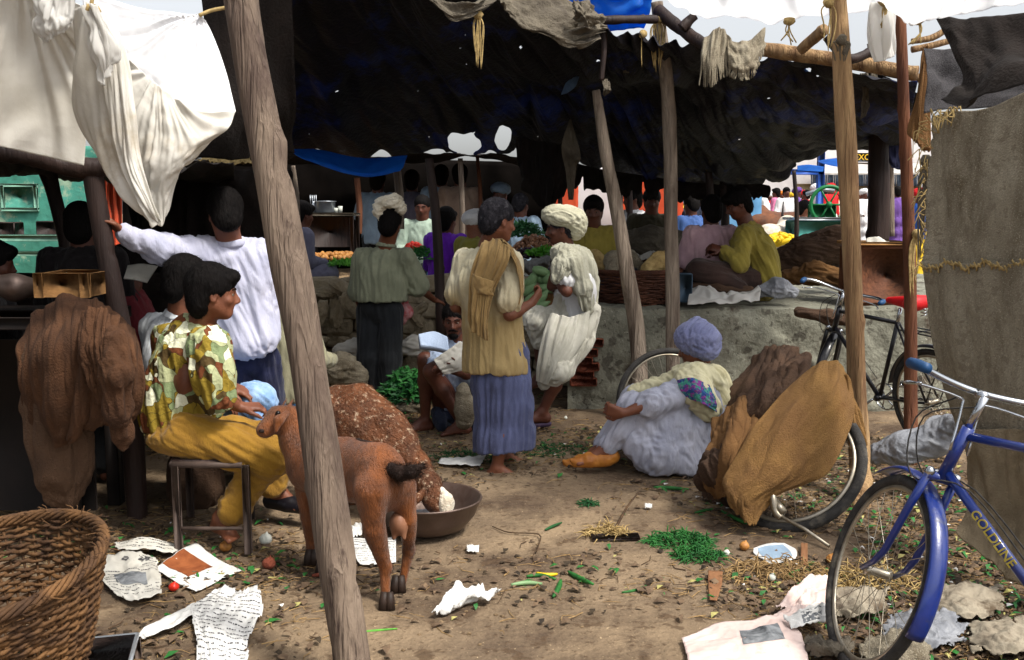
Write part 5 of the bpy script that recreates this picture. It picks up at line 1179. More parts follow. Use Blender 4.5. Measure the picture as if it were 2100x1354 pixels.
    mb.build('saddle_spring', M['chrome'], so_)
    mb = MB(); n = 28; cc = BB-Yv*.045
    mb.tube([W(cc+X*(.092*math.cos(q))+Z*(.092*math.sin(q))) for q in np.linspace(0, 2*math.pi, 36, endpoint=False)], .005, 6, closed=True)
    for q in np.linspace(0, 2*math.pi, 5, endpoint=False): mb.tube([W(cc), W(cc+X*.09*math.cos(q)+Z*.09*math.sin(q))], .005, 6)
    for s in (-1, 1):
        pe = BB+Yv*s*.075+V3(.13*s,0,-.10*s); mb.tube([W(BB+Yv*s*.06), W(pe)], .009, 8)
    mb.build('crankset', M['chrome'], r)
    for s in (-1, 1):
        pe = T@(BB+Yv*s*.12+V3(.13*s,0,-.10*s)); MB().box(pe, (.045,.038,.012), T.to_3x3().normalized()).build('pedal', M['tyre'], r)
    MB().tube([W(p) for p in [rh-Yv*.05+Z*.04, BB-Yv*.045+Z*.092, BB-Yv*.045+X*.09, BB-Yv*.045-Z*.092, rh-Yv*.05-Z*.04, rh-Yv*.05-X*.04]], .004, 6, closed=True).build('chain', M['tyre'], r)
    if carrier:
        mb = MB()
        for s in (-1,0,1): mb.tube([W(V3(.2,.06*s,.80)), W(V3(-.28,.07*s,.78))], .005, 6)
        for x in (-.28,-.1,.1): mb.tube([W(V3(x,-.07,.785)), W(V3(x,.07,.785))], .005, 6)
        for s in (-1,1): mb.tube([W(V3(-.2,.07*s,.78)), W(rh+Yv*s*.06)], .005, 6)
        mb.build('carrier', em, r)
def bike_T(hub_px, hub_z, yaw_fwd, lean, hub_local, steer=0):
    """front-hub placed at a world point; yaw_fwd = heading of the frame; lean>0 to the bike's right"""
    f = Vector(yaw_fwd).normalized(); left = V3(0,0,1).cross(f)
    M3 = Matrix((f, left, V3(0,0,1))).transposed(); M3 = M3@Matrix.Rotation(lean, 3, 'X')
    T = M3.to_4x4(); p = Vector(hub_px); T.translation = p-M3@Vector(hub_local); return T
def fhub(steer):
    h = V3(-math.cos(R(68)),0,math.sin(R(68))); K = V3(1.12,0,.345)-V3(.927,0,.375)*.07+h*.42
    return K+Matrix.Rotation(steer,3,h)@(V3(1.12,0,.345)-K)
# blue bicycle, right foreground
stv = R(-42.4); T = bike_T(V3(1.245,3.266,.344), 0, (math.cos(R(133.3)),math.sin(R(133.3)),0), R(4.5), fhub(stv))
r = root('bicycle', G(1814,1400), 'blue bicycle with chrome handlebars and blue mudguard leaning at the right edge in front', 'bicycle')
bicycle(r, T, stv, M['blue_enamel'], M['tyre'], M['grip'], letters='GOLDLINE')
# black bicycle with red saddle
stv = R(-55); T = bike_T(V3(2.32,7.3,.343), 0, (math.cos(R(113)),math.sin(R(113)),0), R(-6), fhub(stv))
r = root('bicycle', G(1800,900), 'black bicycle with a bright red saddle parked behind the tan cracked pole', 'bicycle')
bicycle(r, T, stv, M['black_enamel'], M['red_plastic'], M['grip'], carrier=True)
# wheel behind the seated man and the wheel under the ochre sacking
def lone_wheel(c, e1, e2, R_, label, tr=.02, sp=32, guard=None):
    c = Vector(c); r = root('bicycle', (c.x, c.y, 0), label, 'bicycle')
    e1 = Vector(e1).normalized(); e2 = Vector(e2); e2 = (e2-e1*e2.dot(e1)).normalized()
    w = wheel(r, Matrix.Identity(4), c, e1, e2, R_, tr, sp)
    if guard: mudguard(r, Matrix.Identity(4), c, e1, e2, R_, guard[0], guard[1], M['black_enamel'], .032)
    return r
lone_wheel(P(1372,824,6.75), (1,.12,0), (0,.15,1), .372, 'bicycle standing behind the seated blue turbaned man, only its wheel showing', guard=None)
r = lone_wheel(P(1620,948,4.99), (.325,0,.25), (.19,-.31,-.19), .385, 'bicycle lying under the ochre sacking, one tilted spoked wheel showing', tr=.026, sp=30)
mb = MB(); mb.tube(crv(PP((1560,960,4.9),(1582,1010,4.72),(1590,1048,4.68),(1602,1062,4.66)), 5), .018, 10); mb.tube(PP((1602,1060,4.66),(1650,1085,4.6),(1700,1120,4.45)), .009, 8); mb.tube(PP((1590,1030,4.7),(1608,1052,4.66)), .02, 8); mb.build('fork_leg', M['rim'], r)
# ================================================================ hanging sheets
def fan(cu, cv, n, amp, pw=1.):
    """folds radiating from a tie point in sheet coordinates"""
    def f(u, v):
        a = np.arctan2(v-cv, u-cu); d = np.hypot(u-cu, v-cv)
        w = vn(np.stack([a.ravel()*n*.42, d.ravel()*1.1, np.zeros(a.size)+n], 1), int(n), 2, .3).reshape(a.shape)
        return amp*ridge(w*1.1)*np.clip(d*3, 0, 1)*np.exp(-d*1.6)
    return f
t = root('white_awning', P(230,340,4.3), 'big translucent white sheet awning knotted and hanging in folds at the top left', 'awning')
f1 = fan(.62,-.05,22,.03)
sheet('left_sheet', [PP((-260,-160,3.7),(-80,-90,3.9),(60,-30,4.15),(165,10,4.25)), PP((-260,40,3.8),(-70,60,4.0),(70,90,4.3),(160,110,4.38)), PP((-260,190,3.9),(-60,205,4.1),(80,220,4.38),(175,235,4.42)), PP((-260,280,4.0),(-40,296,4.2),(75,318,4.4),(172,340,4.42))], 90, 90, M['cream'], t,
      disp=lambda u,v,A: f1(u,v)+.02*noise_uv(u,v,5,3,2), thick=.002)
f2 = fan(.98,.02,26,.022)
sheet('bright_sheet', [PP((170,-20,4.45),(280,15,4.42),(350,24,4.4),(412,30,4.4)), PP((180,70,4.42),(270,110,4.36),(360,90,4.34),(432,62,4.40)), PP((225,160,4.38),(300,185,4.30),(390,185,4.28),(462,140,4.36)), PP((255,250,4.36),(330,262,4.26),(415,255,4.2),(484,228,4.3))], 90, 90, M['white_front'], t,
      disp=lambda u,v,A: f2(u,v)+.012*noise_uv(u,v,4,4,3), thick=.002)
f3 = fan(.30,-.1,20,.025)
sheet('lower_sheet', [PP((262,120,4.22),(330,180,4.20),(400,225,4.18),(482,232,4.26)), PP((262,200,4.2),(325,250,4.14),(392,285,4.12),(465,268,4.2)), PP((270,290,4.18),(315,330,4.12),(360,342,4.1),(408,322,4.18)), PP((288,370,4.2),(310,395,4.16),(340,390,4.15),(366,350,4.18)), PP((312,445,4.2),(322,462,4.18),(336,462,4.18),(348,432,4.2))], 80, 110, M['cream'], t,
      disp=lambda u,v,A: f3(u,v)+.012*noise_uv(u,v,6,5,4), thick=.002)
f4 = fan(.5,-.15,18,.035)
sheet('hanging_fold', [PP((150,20,4.2),(175,5,4.1),(200,15,4.1),(226,30,4.15)), PP((145,120,4.25),(182,100,4.08),(230,100,4.06),(268,130,4.12)), PP((150,230,4.28),(200,235,4.1),(245,230,4.04),(282,235,4.08)), PP((205,330,4.25),(235,340,4.12),(262,340,4.06),(290,320,4.08)), PP((262,400,4.22),(282,420,4.12),(300,420,4.08),(312,400,4.1)), PP((300,452,4.2),(312,460,4.15),(322,462,4.12),(330,455,4.12))], 70, 120, M['cream'], t,
      disp=lambda u,v,A: .028*ridge(noise_uv(u,v,6,1.2,5))+.01*noise_uv(u,v,14,6,6), thick=.002)
sheet('knotted_tail', [PP((75,-10,4.0),(110,-20,3.95),(155,-20,3.98)), PP((66,50,3.98),(100,40,3.93),(150,40,3.96)), PP((85,92,4.0),(105,80,3.95),(140,66,3.98))], 40, 40, M['white'], t, disp=lambda u,v,A: .02*ridge(noise_uv(u,v,6,3,7)), thick=.002)
sheet('knotted_tail', [PP((172,20,4.02),(185,10,3.97),(205,30,4.0)), PP((182,100,4.0),(210,95,3.96),(248,110,4.0)), PP((198,160,4.0),(212,176,3.98),(228,140,4.0))], 40, 40, M['white'], t, disp=lambda u,v,A: .02*ridge(noise_uv(u,v,6,3,8)), thick=.002)
mb = MB(); mb.tube(crv(PP((190,30,3.98),(188,6,3.98),(196,-40,4.0)), 5), .008, 8); mb.ball(P(188,24,4.0), (.035,.035,.03), 10, 8, noise=.2); mb.build('tie_rope', M['rope'], t)
MB().tube(crv(PP((408,32,4.38),(440,20,4.4),(500,12,4.4)), 5), .008, 8).build('tie_rope', M['rope'], t)
# roof of white sheets over the passage on the right
t = root('white_awning', P(1600,45,5.8), 'white sheet awning glaring along the top right edge, knotted to cords', 'awning')
def scal(u, k): return np.abs(np.sin(u*math.pi*k))
sheet('sheet', [PP((1255,-200,4.6),(1420,-210,4.5),(1600,-220,4.5),(1800,-230,4.4)), PP((1290,-90,5.4),(1440,-90,5.3),(1620,-90,5.3),(1800,-90,5.2)), PP((1335,2,6.1),(1410,28,6.1),(1490,48,6.05),(1618,44,6.0),(1720,22,5.9),(1800,14,5.8))[:1]+PP((1440,34,6.1),(1618,42,6.0),(1800,14,5.8))], 110, 50, M['white_thin'], t,
      disp=lambda u,v,A: .05*noise_uv(u,v,6,3,9)+.03*ridge(noise_uv(u,v,8,2,10)), thick=.002)
sheet('sheet', [PP((1780,-220,4.3),(1900,-220,4.2),(2020,-220,4.2),(2200,-220,4.1)), PP((1785,-80,5.0),(1900,-80,4.9),(2020,-80,4.7),(2200,-80,4.4)), PP((1792,18,5.6),(1884,40,5.4),(1990,30,4.9),(2160,8,4.6))], 90, 50, M['white_thin'], t,
      disp=lambda u,v,A: .04*noise_uv(u,v,6,3,11)+.03*ridge(noise_uv(u,v,8,2,12)), thick=.002)
sheet('hanging_end', [PP((1786,10,5.6),(1815,0,5.55),(1840,10,5.6)), PP((1780,70,5.6),(1812,64,5.53),(1842,60,5.58)), PP((1790,126,5.62),(1815,125,5.55),(1836,112,5.6))], 50, 50, M['white'], t, disp=lambda u,v,A: .03*ridge(noise_uv(u,v,5,1.5,13)), thick=.002)
mb = MB()
for p in (P(1618,42,5.98), P(1884,40,5.4), P(1815,2,5.55)):
    mb = MB(); mb.ball(p, (.035,.03,.03), 9, 7, noise=.3)
    for k in range(5): mb.tube(crv([p, p+V3(rng.uniform(-.02,.02), 0, -.06), p+V3(rng.uniform(-.05,.05), 0, -.10-.05*rng.rand())], 4), .004, 5)
    mb.build('knot', M['rope'], t)
# blue sheet and grey cloth over the front beam
sheet('blue_awning', [PP((925,-120,7.2),(1050,-110,7.2),(1180,-100,7.2),(1345,-80,7.3)), PP((930,-20,7.3),(1050,-10,7.3),(1180,-5,7.3),(1340,0,7.4)), PP((930,50,7.4),(1050,50,7.4),(1190,70,7.4),(1322,60,7.5))], 60, 40, M['blue_tarp'], disp=lambda u,v,A:.05*ridge(noise_uv(u,v,7,3,14)), label='bright blue tarpaulin showing above the grey draped cloth at the top centre', cat='awning')
sheet('draped_cloth', [PP((868,-22,5.9),(930,8,5.9),(975,4,5.9),(1015,-18,6.1)), PP((880,-5,5.85),(925,28,5.85),(965,24,5.9),(1012,-5,6.1)), PP((895,10,5.85),(925,42,5.85),(960,38,5.9),(1010,10,6.1))], 60, 30, M['grey_cloth'], disp=lambda u,v,A:.02*ridge(noise_uv(u,v,4,5,15)), label='small loop of grey cloth drooping over the top edge, left of the big grey one', cat='cloth')
t = root('draped_cloth', P(1150,95,6.4), 'grey brown cloth draped in a deep loop over the front beam at the top centre', 'cloth')
sheet('cloth', [PP((1012,-40,6.15),(1075,-45,6.3),(1165,-6,6.4),(1244,34,6.55)), PP((1030,5,6.1),(1080,35,6.15),(1160,40,6.25),(1240,48,6.5)), PP((1045,30,6.1),(1095,62,6.12),(1170,82,6.2),(1236,62,6.5)), PP((1050,40,6.12),(1105,66,6.15),(1192,97,6.25),(1230,74,6.5))], 90, 60, M['grey_cloth'], t, disp=lambda u,v,A:.035*ridge(noise_uv(u,v,3.5,6,16))+.01*noise_uv(u,v,12,12,17))
sheet('folded_end', [PP((1172,6,6.2),(1200,0,6.2),(1240,34,6.4)), PP((1180,30,6.15),(1205,30,6.12),(1238,44,6.35)), PP((1170,42,6.2),(1210,60,6.15),(1236,60,6.35))], 40, 30, M['grey_cloth'], t, disp=lambda u,v,A:.03*ridge(noise_uv(u,v,5,4,18)))
def strands(name, label, p, n, L, m, cat='cord', seed=0, r=.004, spread=.05):
    rr = random.Random(seed); mb = MB(); p = Vector(p)
    for k in range(n):
        dx = rr.uniform(-spread, spread); l = L*rr.uniform(.5,1)
        mb.tube(crv([p, p+V3(dx, 0, -.2*l), p+V3(dx*.8+rr.uniform(-.01,.01), 0, -.6*l), p+V3(dx*.5, 0, -l)], 4), [r]*12+[r*.4], 5)
    mb.ball(p, (.03,.03,.03), 8, 6, noise=.3)
    return mb.build('rope', m, label=label, cat='rope', group='loose hanging ropes')
strands('hanging_cord', 'bundle of straw cord hanging from the awning edge at the top centre', P(981,30,6.0), 9, .32, M['rope'], seed=2, spread=.03)
strands('hanging_cord', 'straw rope wound round the top of the straight grey pole', P(1352,40,7.15), 14, .36, M['rope'], seed=3, spread=.06)
strands('hanging_cord', 'thin cord dangling below the rope wound pole top', P(1318,70,7.0), 2, .40, M['rope'], seed=4, r=.003, spread=.01)
strands('hanging_cord', 'loose cord hanging at the tan cracked pole, top right', P(1700,5,5.3), 4, .26, M['rope'], seed=5, spread=.04)
strands('hanging_cord', 'grey twine wound round the tan cracked pole near its top', P(1726,82,5.34), 12, .12, M['grey_cloth'], seed=6, spread=.07)
strands('hanging_cord', 'frayed bark strips hanging along the slim reddish pole', P(1880,480,6.1), 10, .42, M['rope'], seed=7, spread=.04)
strands('hanging_cord', 'strips of torn cord on the edge of the burlap wall', P(1898,330,4.9), 12, .5, M['grey_cloth'], seed=8, spread=.03)
# rags
t = root('burlap_rag', P(1500,180,6.3), 'fringed burlap rag slung over the crooked beams, upper right of centre', 'rag')
kf = lambda u,v: v < .80+.45*vn(np.stack([u.ravel()*90, u.ravel()*0, u.ravel()*0],1), 14, 2).reshape(u.shape)+.1
sheet('rag', [PP((1438,80,6.5),(1465,56,6.5),(1485,58,6.5),(1500,80,6.45)), PP((1434,120,6.4),(1460,108,6.35),(1480,110,6.38),(1502,116,6.4)), PP((1432,178,6.4),(1458,182,6.35),(1480,165,6.36),(1500,155,6.4))], 70, 50, M['burlap'], t, disp=lambda u,v,A:.03*ridge(noise_uv(u,v,7,1,19)), keep=kf, thick=.004)
sheet('rag', [PP((1492,80,6.42),(1520,84,6.4),(1545,76,6.4),(1570,54,6.45)), PP((1492,120,6.36),(1518,128,6.3),(1545,125,6.32),(1569,95,6.4)), PP((1494,160,6.36),(1520,167,6.3),(1548,158,6.32),(1566,120,6.4))], 70, 50, M['burlap'], t, disp=lambda u,v,A:.02*ridge(noise_uv(u,v,5,3,20)), keep=kf, thick=.004)
sheet('burlap_rag', [PP((1895,95,6.0),(1898,95,6.0),(1903,95,6.0)), PP((1880,180,6.0),(1892,180,5.96),(1903,185,6.0)), PP((1858,268,6.0),(1885,285,5.95),(1905,290,6.0)), PP((1868,292,6.0),(1890,305,5.96),(1908,312,6.0))], 40, 60, M['burlap_brown'], disp=lambda u,v,A:.03*ridge(noise_uv(u,v,4,1.5,21)), label='tan triangular burlap rag hanging just left of the burlap wall', cat='rag', thick=.006)
sheet('cloth_strip', [PP((1778,90,7.0),(1792,90,7.0)), PP((1785,150,7.0),(1800,150,7.0)), PP((1790,190,7.0),(1804,190,7.0))], 14, 40, M['grey_cloth'], disp=lambda u,v,A:.015*ridge(noise_uv(u,v,3,3,22)), label='grey green cloth strip hanging left of the broad dark post', cat='rag')
sheet('cloth_strip', [PP((1765,150,6.8),(1782,150,6.8)), PP((1768,200,6.8),(1782,205,6.8)), PP((1766,245,6.8),(1776,238,6.8))], 14, 40, M['grey_cloth'], disp=lambda u,v,A:.02*ridge(noise_uv(u,v,3,3,23)), label='lower frayed grey cloth strip beside the tan cracked pole', cat='rag')
sheet('cloth_strip', [PP((1235,160,7.0),(1250,165,7.0)), PP((1238,180,6.95),(1254,185,6.95)), PP((1236,196,7.0),(1248,196,7.0))], 14, 20, M['grey_cloth'], disp=lambda u,v,A:.02*ridge(noise_uv(u,v,3,3,24)), label='small knotted rag at the top of the bowed grey pole', cat='rag')
sheet('cloth_strip', [PP((1280,100,7.6),(1305,108,7.6)), PP((1275,125,7.6),(1308,130,7.6)), PP((1278,150,7.6),(1296,150,7.6))], 20, 20, M['grey_cloth'], label='pale patch of cloth hanging under the dark awning, left of the rope wound pole', cat='rag')
sheet('cloth_strip', [PP((1168,245,8.6),(1172,245,8.6)), PP((1152,300,8.5),(1190,320,8.5)), PP((1160,352,8.6),(1182,345,8.6)), PP((1166,410,8.6),(1176,410,8.6))], 20, 50, M['grey_cloth'], disp=lambda u,v,A:.02*ridge(noise_uv(u,v,3,3,25)), label='grey pointed rag hanging above the large cream turban', cat='rag')
M['blue_grey_plastic'] = mat('blue_grey_plastic', '#5d7ba0', '#41587a', scale=9, rough=.5, trans=.3)
sheet('plastic_scrap', [PP((1170,150,8.0),(1188,158,8.0)), PP((1158,175,8.0),(1180,178,8.0)), PP((1150,195,8.0),(1162,192,8.0))], 16, 20, M['blue_grey_plastic'], label='scrap of pale blue plastic caught under the dark awning', cat='plastic')
sheet('plastic_scrap', [PP((1595,128,7.2),(1640,132,7.2),(1662,150,7.2)), PP((1605,145,7.3),(1635,155,7.3),(1660,162,7.3))], 20, 14, M['blue_grey_plastic'], disp=lambda u,v,A:.02*noise_uv(u,v,6,6,26), label='blue plastic scrap under the long thick beam', cat='plastic')
# blue tarp at the back left
sheet('blue_awning', [PP((585,305,9.2),(650,306,9.2),(740,322,9.2),(835,318,9.2)), PP((600,312,9.0),(660,330,8.9),(750,350,8.9),(828,340,9.0)), PP((606,318,8.95),(665,342,8.85),(752,362,8.85),(820,352,8.95))], 60, 30, M['blue_tarp'], disp=lambda u,v,A:.012*noise_uv(u,v,6,3,27), label='sagging blue tarpaulin at the left back edge of the dark awning', cat='awning')
sheet('straw_mat', [PP((425,306,8.2),(470,308,8.2),(512,322,8.2)), PP((405,330,8.0),(460,335,8.0),(520,335,8.0))], 30, 14, M['rope'], disp=lambda u,v,A:.03*noise_uv(u,v,20,4,28), label='pale straw mat on the roof right of the hanging white sheet', cat='mat')
sheet('shade_cloth', [PP((405,-60,5.6),(500,-60,5.6),(600,-60,5.7)), PP((430,120,5.6),(510,120,5.7),(600,120,5.9)), PP((455,240,5.6),(520,240,5.8),(600,240,6.2)), PP((400,330,5.6),(500,318,6.0),(600,310,6.6))], 40, 50, M['canopy2'], disp=lambda u,v,A:.03*ridge(noise_uv(u,v,4,2,29)), label='black sheet added to darken the left, behind the bright white sheet and slanting trunk', cat='sacking')  # extra black sheet, hung to make the left side darker

M['burlap_low'] = mat('muddy_burlap', '#94856c', '#6f614c', scale=3, rough=.97, bump=.7, bscale=130, c3='#54452f', s3=3, t3=(.52,.72))
# burlap wall on the right, with a seam, and the roof above it
t = root('burlap_wall', P(2000,600,4.2), 'large grey brown burlap wall with a rough stitched seam at the right edge', 'sacking wall')
def bd(u,v,A): return .018*ridge(noise_uv(u,v,3,1.2,30))+.008*noise_uv(u,v,10,6,31)
sheet('upper_burlap', [PP((1905,238,4.7),(1960,228,4.55),(2040,215,4.35),(2240,120,3.9)), PP((1902,320,4.65),(1960,325,4.5),(2040,310,4.3),(2240,300,3.85)), PP((1896,430,4.62),(1960,430,4.45),(2040,430,4.25),(2240,420,3.8)), PP((1890,540,4.6),(1960,548,4.42),(2040,545,4.22),(2240,540,3.78))], 120, 90, M['burlap'], t, disp=bd, thick=.005,
      keep=lambda u,v: u > .012+.02*vn(np.stack([v.ravel()*40, v.ravel()*0, v.ravel()*0],1), 30, 3).reshape(u.shape))
sheet('lower_burlap', [PP((1888,536,4.58),(1960,540,4.40),(2040,538,4.2),(2240,532,3.76)), PP((1906,680,4.55),(1970,690,4.35),(2045,690,4.15),(2240,690,3.7)), PP((1945,830,4.5),(1990,840,4.3),(2055,850,4.1),(2240,850,3.65)), PP((1975,920,4.45),(2010,930,4.25),(2065,930,4.05),(2240,930,3.62))], 110, 100, M['burlap'], t, disp=bd, thick=.005)
sheet('brown_flap', [PP((1955,860,4.44),(2010,880,4.2),(2080,880,3.98),(2240,900,3.58)), PP((1990,960,4.3),(2030,960,4.1),(2090,960,3.92),(2240,980,3.55)), PP((1985,1040,4.1),(2035,1060,3.98),(2095,1070,3.88),(2240,1080,3.5)), PP((1960,1095,4.0),(2030,1150,3.82),(2095,1200,3.72),(2240,1260,3.45))], 80, 70, M['burlap_low'], t, disp=lambda u,v,A:.03*ridge(noise_uv(u,v,4,1.5,32)), thick=.006)
mb = MB(); pts = []
for i in range(90):
    u = 1890+i*3.9; v = 545+6*math.sin(i*.33)+3*math.sin(i*.9); Yd = 4.60-.27*(i/90)*4*.78-.02; pts.append(P(u, v, Yd-.012))
mb.tube(crv(pts, 2), .0055, 6)
for i, p in enumerate(pts[::2]):
    s = .5 if i % 2 else 1; mb.tube(crv([p+V3(-.008,-.006,.018*s), p+V3(0,-.014,0), p+V3(.006,-.006,-.02*s)], 3), .004, 5)
mb.build('seam', M['rope'], t)
mb = MB(); rr = random.Random(5)
for i in range(42):
    v = 240+i*7.2; p = P(1900+rr.uniform(-6,4), v, 4.66); mb.tube(crv([p, p+V3(rr.uniform(-.05,.01),-.01,rr.uniform(-.05,.02)), p+V3(rr.uniform(-.08,.04),-.02,rr.uniform(-.13,-.02))], 3), .0025, 4)
for i in range(26):
    p = P(1910+rr.uniform(0,60), 236+rr.uniform(-8,8), 4.58); mb.tube(crv([p, p+V3(rr.uniform(-.03,.03),-.02,rr.uniform(-.02,.03)), p+V3(rr.uniform(-.05,.05),-.02,rr.uniform(-.08,.0))], 3), .003, 4)
mb.build('frayed_threads', M['rope'], t)
t = root('roof_cloth', P(1990,120,4.6), 'black roof cloth and dark net filling the top right corner above the burlap wall', 'awning')
sheet('cloth', [PP((1920,38,5.4),(1990,40,5.2),(2080,30,5.0),(2260,10,4.7)), PP((1945,90,5.2),(2000,110,5.0),(2085,115,4.8),(2260,110,4.4)), PP((1968,165,5.0),(2010,190,4.8),(2060,130,4.6),(2260,120,4.3)), PP((1930,205,4.9),(1990,218,4.72),(2040,190,4.5),(2260,135,4.25))], 60, 50, M['canopy2'], t, disp=lambda u,v,A:.03*noise_uv(u,v,5,4,33))
M['net'] = mat('dark_net', '#4d4a4c', '#232326', scale=160, rough=.9, bump=.6, bscale=150)
sheet('net', [PP((1898,95,5.6),(1960,105,5.6),(2100,100,5.4),(2260,90,5.2)), PP((1900,160,5.5),(1960,160,5.5),(2100,150,5.3),(2260,140,5.1)), PP((1895,232,5.4),(1960,225,5.4),(2100,215,5.2),(2260,200,5.0))], 40, 30, M['net'], t, disp=lambda u,v,A:.03*noise_uv(u,v,6,4,34))

# brown cloths and sacks over the counter on the left
t = root('draped_coat', P(180,780,4.3), 'old brown coat and sacking heaped over the left stall counter, a sleeve hanging down', 'cloth heap')
M['coat'] = mat('brown_coat_cloth', '#5c3d27', '#40291a', scale=3, rough=.97, bump=.6, bscale=110, wave=.8, wscale=6, c3='#3a2517', s3=2, t3=(.5,.7))
sheet('coat', [PP((48,668,4.62),(118,612,4.6),(200,610,4.55),(282,668,4.6)), PP((34,725,4.4),(112,684,4.24),(200,682,4.20),(294,725,4.34)), PP((36,800,4.38),(115,775,4.2),(195,770,4.16),(298,795,4.28)), PP((52,860,4.42),(125,880,4.26),(190,858,4.2),(288,850,4.3)), PP((70,900,4.45),(130,915,4.3),(190,880,4.24),(270,880,4.34))], 110, 110, M['coat'], t, disp=lambda u,v,A:.024*ridge(noise_uv(u,v,6,1.6,70))+.009*ridge(noise_uv(u,v,14,5,71)), thick=.01)
sheet('coat_front', [PP((165,640,4.22),(215,628,4.2),(262,665,4.28)), PP((150,700,4.12),(205,700,4.08),(275,720,4.16)), PP((160,760,4.12),(215,760,4.06),(278,775,4.14)), PP((190,830,4.14),(222,840,4.08),(262,850,4.14))], 80, 90, M['coat'], t, disp=lambda u,v,A:.030*ridge(noise_uv(u,v,6,1.2,72))+.010*ridge(noise_uv(u,v,16,4,73)), thick=.01)
sd = SDF(.009)
sd.chain(PP((110,740,4.5),(190,740,4.5),(250,780,4.5)), [.15,.15,.10], .1); sd.chain(PP((150,810,4.5),(200,830,4.5)), [.14,.10], .1)
sdf_obj(sd, 'bundle_core', M['sack_brown'], t)
sd = SDF(.008); sd.chain(PP((232,700,4.12),(240,770,4.06),(244,840,4.08),(250,890,4.12),(253,918,4.14)), [.055,.05,.045,.03,.012], .05); sdf_obj(sd, 'sleeve', M['coat'], t, folds=((.012,2.5,(.1,0,-1),24,93),(.005,6,(.1,0,-1),50,94)))
sd = SDF(.01); sd.chain(PP((110,830,4.5),(125,900,4.5),(130,960,4.5),(135,1010,4.5)), [.13,.12,.11,.08], .08); sdf_obj(sd, 'hanging_sack', M['sack_brown'], t, folds=((.016,1.5,(0,0,1),16,96),(.006,5,(0,0,1),40,97)))
# counter and crate
M['table_dark'] = mat('dark_counter_wood', '#2b201b', '#1c1512', scale=3, rough=.8)
t = root('stall_counter', P(40,900,4.9), 'dark wooden counter of the left stall under the heaped coat', 'counter')
p = P(90,640,4.9); MB().box(V3(p.x-.45,4.95,p.z-.03), (.75,.3,.03)).build('counter_top', M['table_dark'], t)
for x_ in (-1.1,.22):
    for y_ in (4.72,5.2): MB().box(V3(p.x-.45+x_+.42, y_, (p.z-.06)/2), (.035,.035,(p.z-.06)/2)).build('leg', M['table_dark'], t)
MB().box(V3(p.x-.45,4.72,(p.z)/2), (.74,.012,.42)).build('front_panel', M['table_dark'], t)
t = root('wooden_crate', P(128,612,4.75), 'small open wooden crate on the left stall counter', 'crate')
M['crate_wood'] = mat('crate_wood', '#a97d4c', '#8a6238', scale=5, stretch=(1,1,4), rough=.9, bump=.3, bscale=30)
a, b = P(72,560,4.72), P(186,610,4.72); wx = (b.x-a.x)/2; cz = (a.z+b.z)/2; hz = (a.z-b.z)/2; cx = (a.x+b.x)/2
for y_ in (4.72, 4.98): MB().box(V3(cx,y_,cz), (wx,.008,hz)).build('side_board', M['crate_wood'], t)
for s in (-1,1): MB().box(V3(cx+s*(wx-.01),4.85,cz), (.01,.12,hz*.96)).build('end_board', M['crate_wood'], t)
for s in (-1,1): MB().box(V3(cx+s*(wx-.02),4.705,cz), (.022,.008,hz*1.02)).build('corner_batten', M['crate_wood'], t)
MB().box(V3(cx,4.85,cz-hz+.01), (wx*.95,.12,.008)).build('bottom', M['crate_wood'], t)
sd = SDF(.008); sd.chain(PP((0,585,4.8),(30,590,4.8),(60,590,4.85)), [.05,.06,.05], .04); sdf_obj(sd, 'dark_pan', M['steel'], label='dark metal pan on the counter left of the crate', cat='pan')

# ochre sacking over the tilted wheel, brown sacks behind it
sheet('ochre_sacking', [PP((1650,756,5.02),(1688,738,5.0),(1720,746,5.0),(1746,776,5.0)), PP((1600,805,4.93),(1660,800,4.84),(1710,808,4.84),(1756,842,4.93)), PP((1545,872,4.86),(1610,880,4.74),(1672,890,4.74),(1734,915,4.86)), PP((1500,945,4.82),(1556,965,4.68),(1622,975,4.66),(1690,978,4.76)), PP((1478,990,4.80),(1510,1015,4.70),(1552,1030,4.66),(1600,1018,4.70)), PP((1488,1012,4.80),(1520,1060,4.70),(1545,1082,4.66),(1572,1052,4.70))], 110, 150, M['orange_burlap'],
      disp=lambda u,v,A:.020*ridge(noise_uv(u,v,2.6,1.4,40))+.006*ridge(noise_uv(u,v,8,7,41)), keep=lambda u,v: v < .985+.02*vn(np.stack([u.ravel()*60, u.ravel()*0, u.ravel()*0],1), 31, 2).reshape(u.shape), thick=.008,
      label='large ochre burlap sheet thrown over the tilted spoked wheel', cat='sacking')
sheet('frayed_burlap', [PP((1728,770,5.0),(1735,768,4.98),(1742,775,5.0)), PP((1726,830,4.98),(1742,832,4.95),(1758,838,5.0)), PP((1730,890,4.98),(1752,895,4.95),(1775,885,5.0)), PP((1745,930,5.0),(1760,932,4.97),(1782,915,5.0))], 60, 60, M['orange_burlap'], disp=lambda u,v,A:.02*ridge(noise_uv(u,v,7,1,42)), keep=lambda u,v: v < .72+.5*np.abs(vn(np.stack([u.ravel()*50, u.ravel()*0, u.ravel()*0],1), 33, 2).reshape(u.shape)),
      label='frayed burlap tuft knotted to the foot of the tan cracked pole', cat='sacking', thick=.006)
def sack(name, label, chain, m, folds=None, ells=(), cat='sack', group='sacks and cloths heaped by the wheel', vox=.009, amp=.018, cuts=(), dr=(.5,0,-.8)):
    sd = SDF(vox)
    for pts, rs in chain: sd.chain(PP(*pts), rs, .06)
    for c, r_ in ells: sd.ell(c, r_, None, k=.05)
    return sdf_obj(sd, name, m, label=label, cat=cat, group=group, cuts=cuts, folds=folds or ((amp,1.,dr,15,len(label)),(amp*.4,3,dr,38,len(label)+1)))
gs = 'sacks and cloths heaped by the wheel'
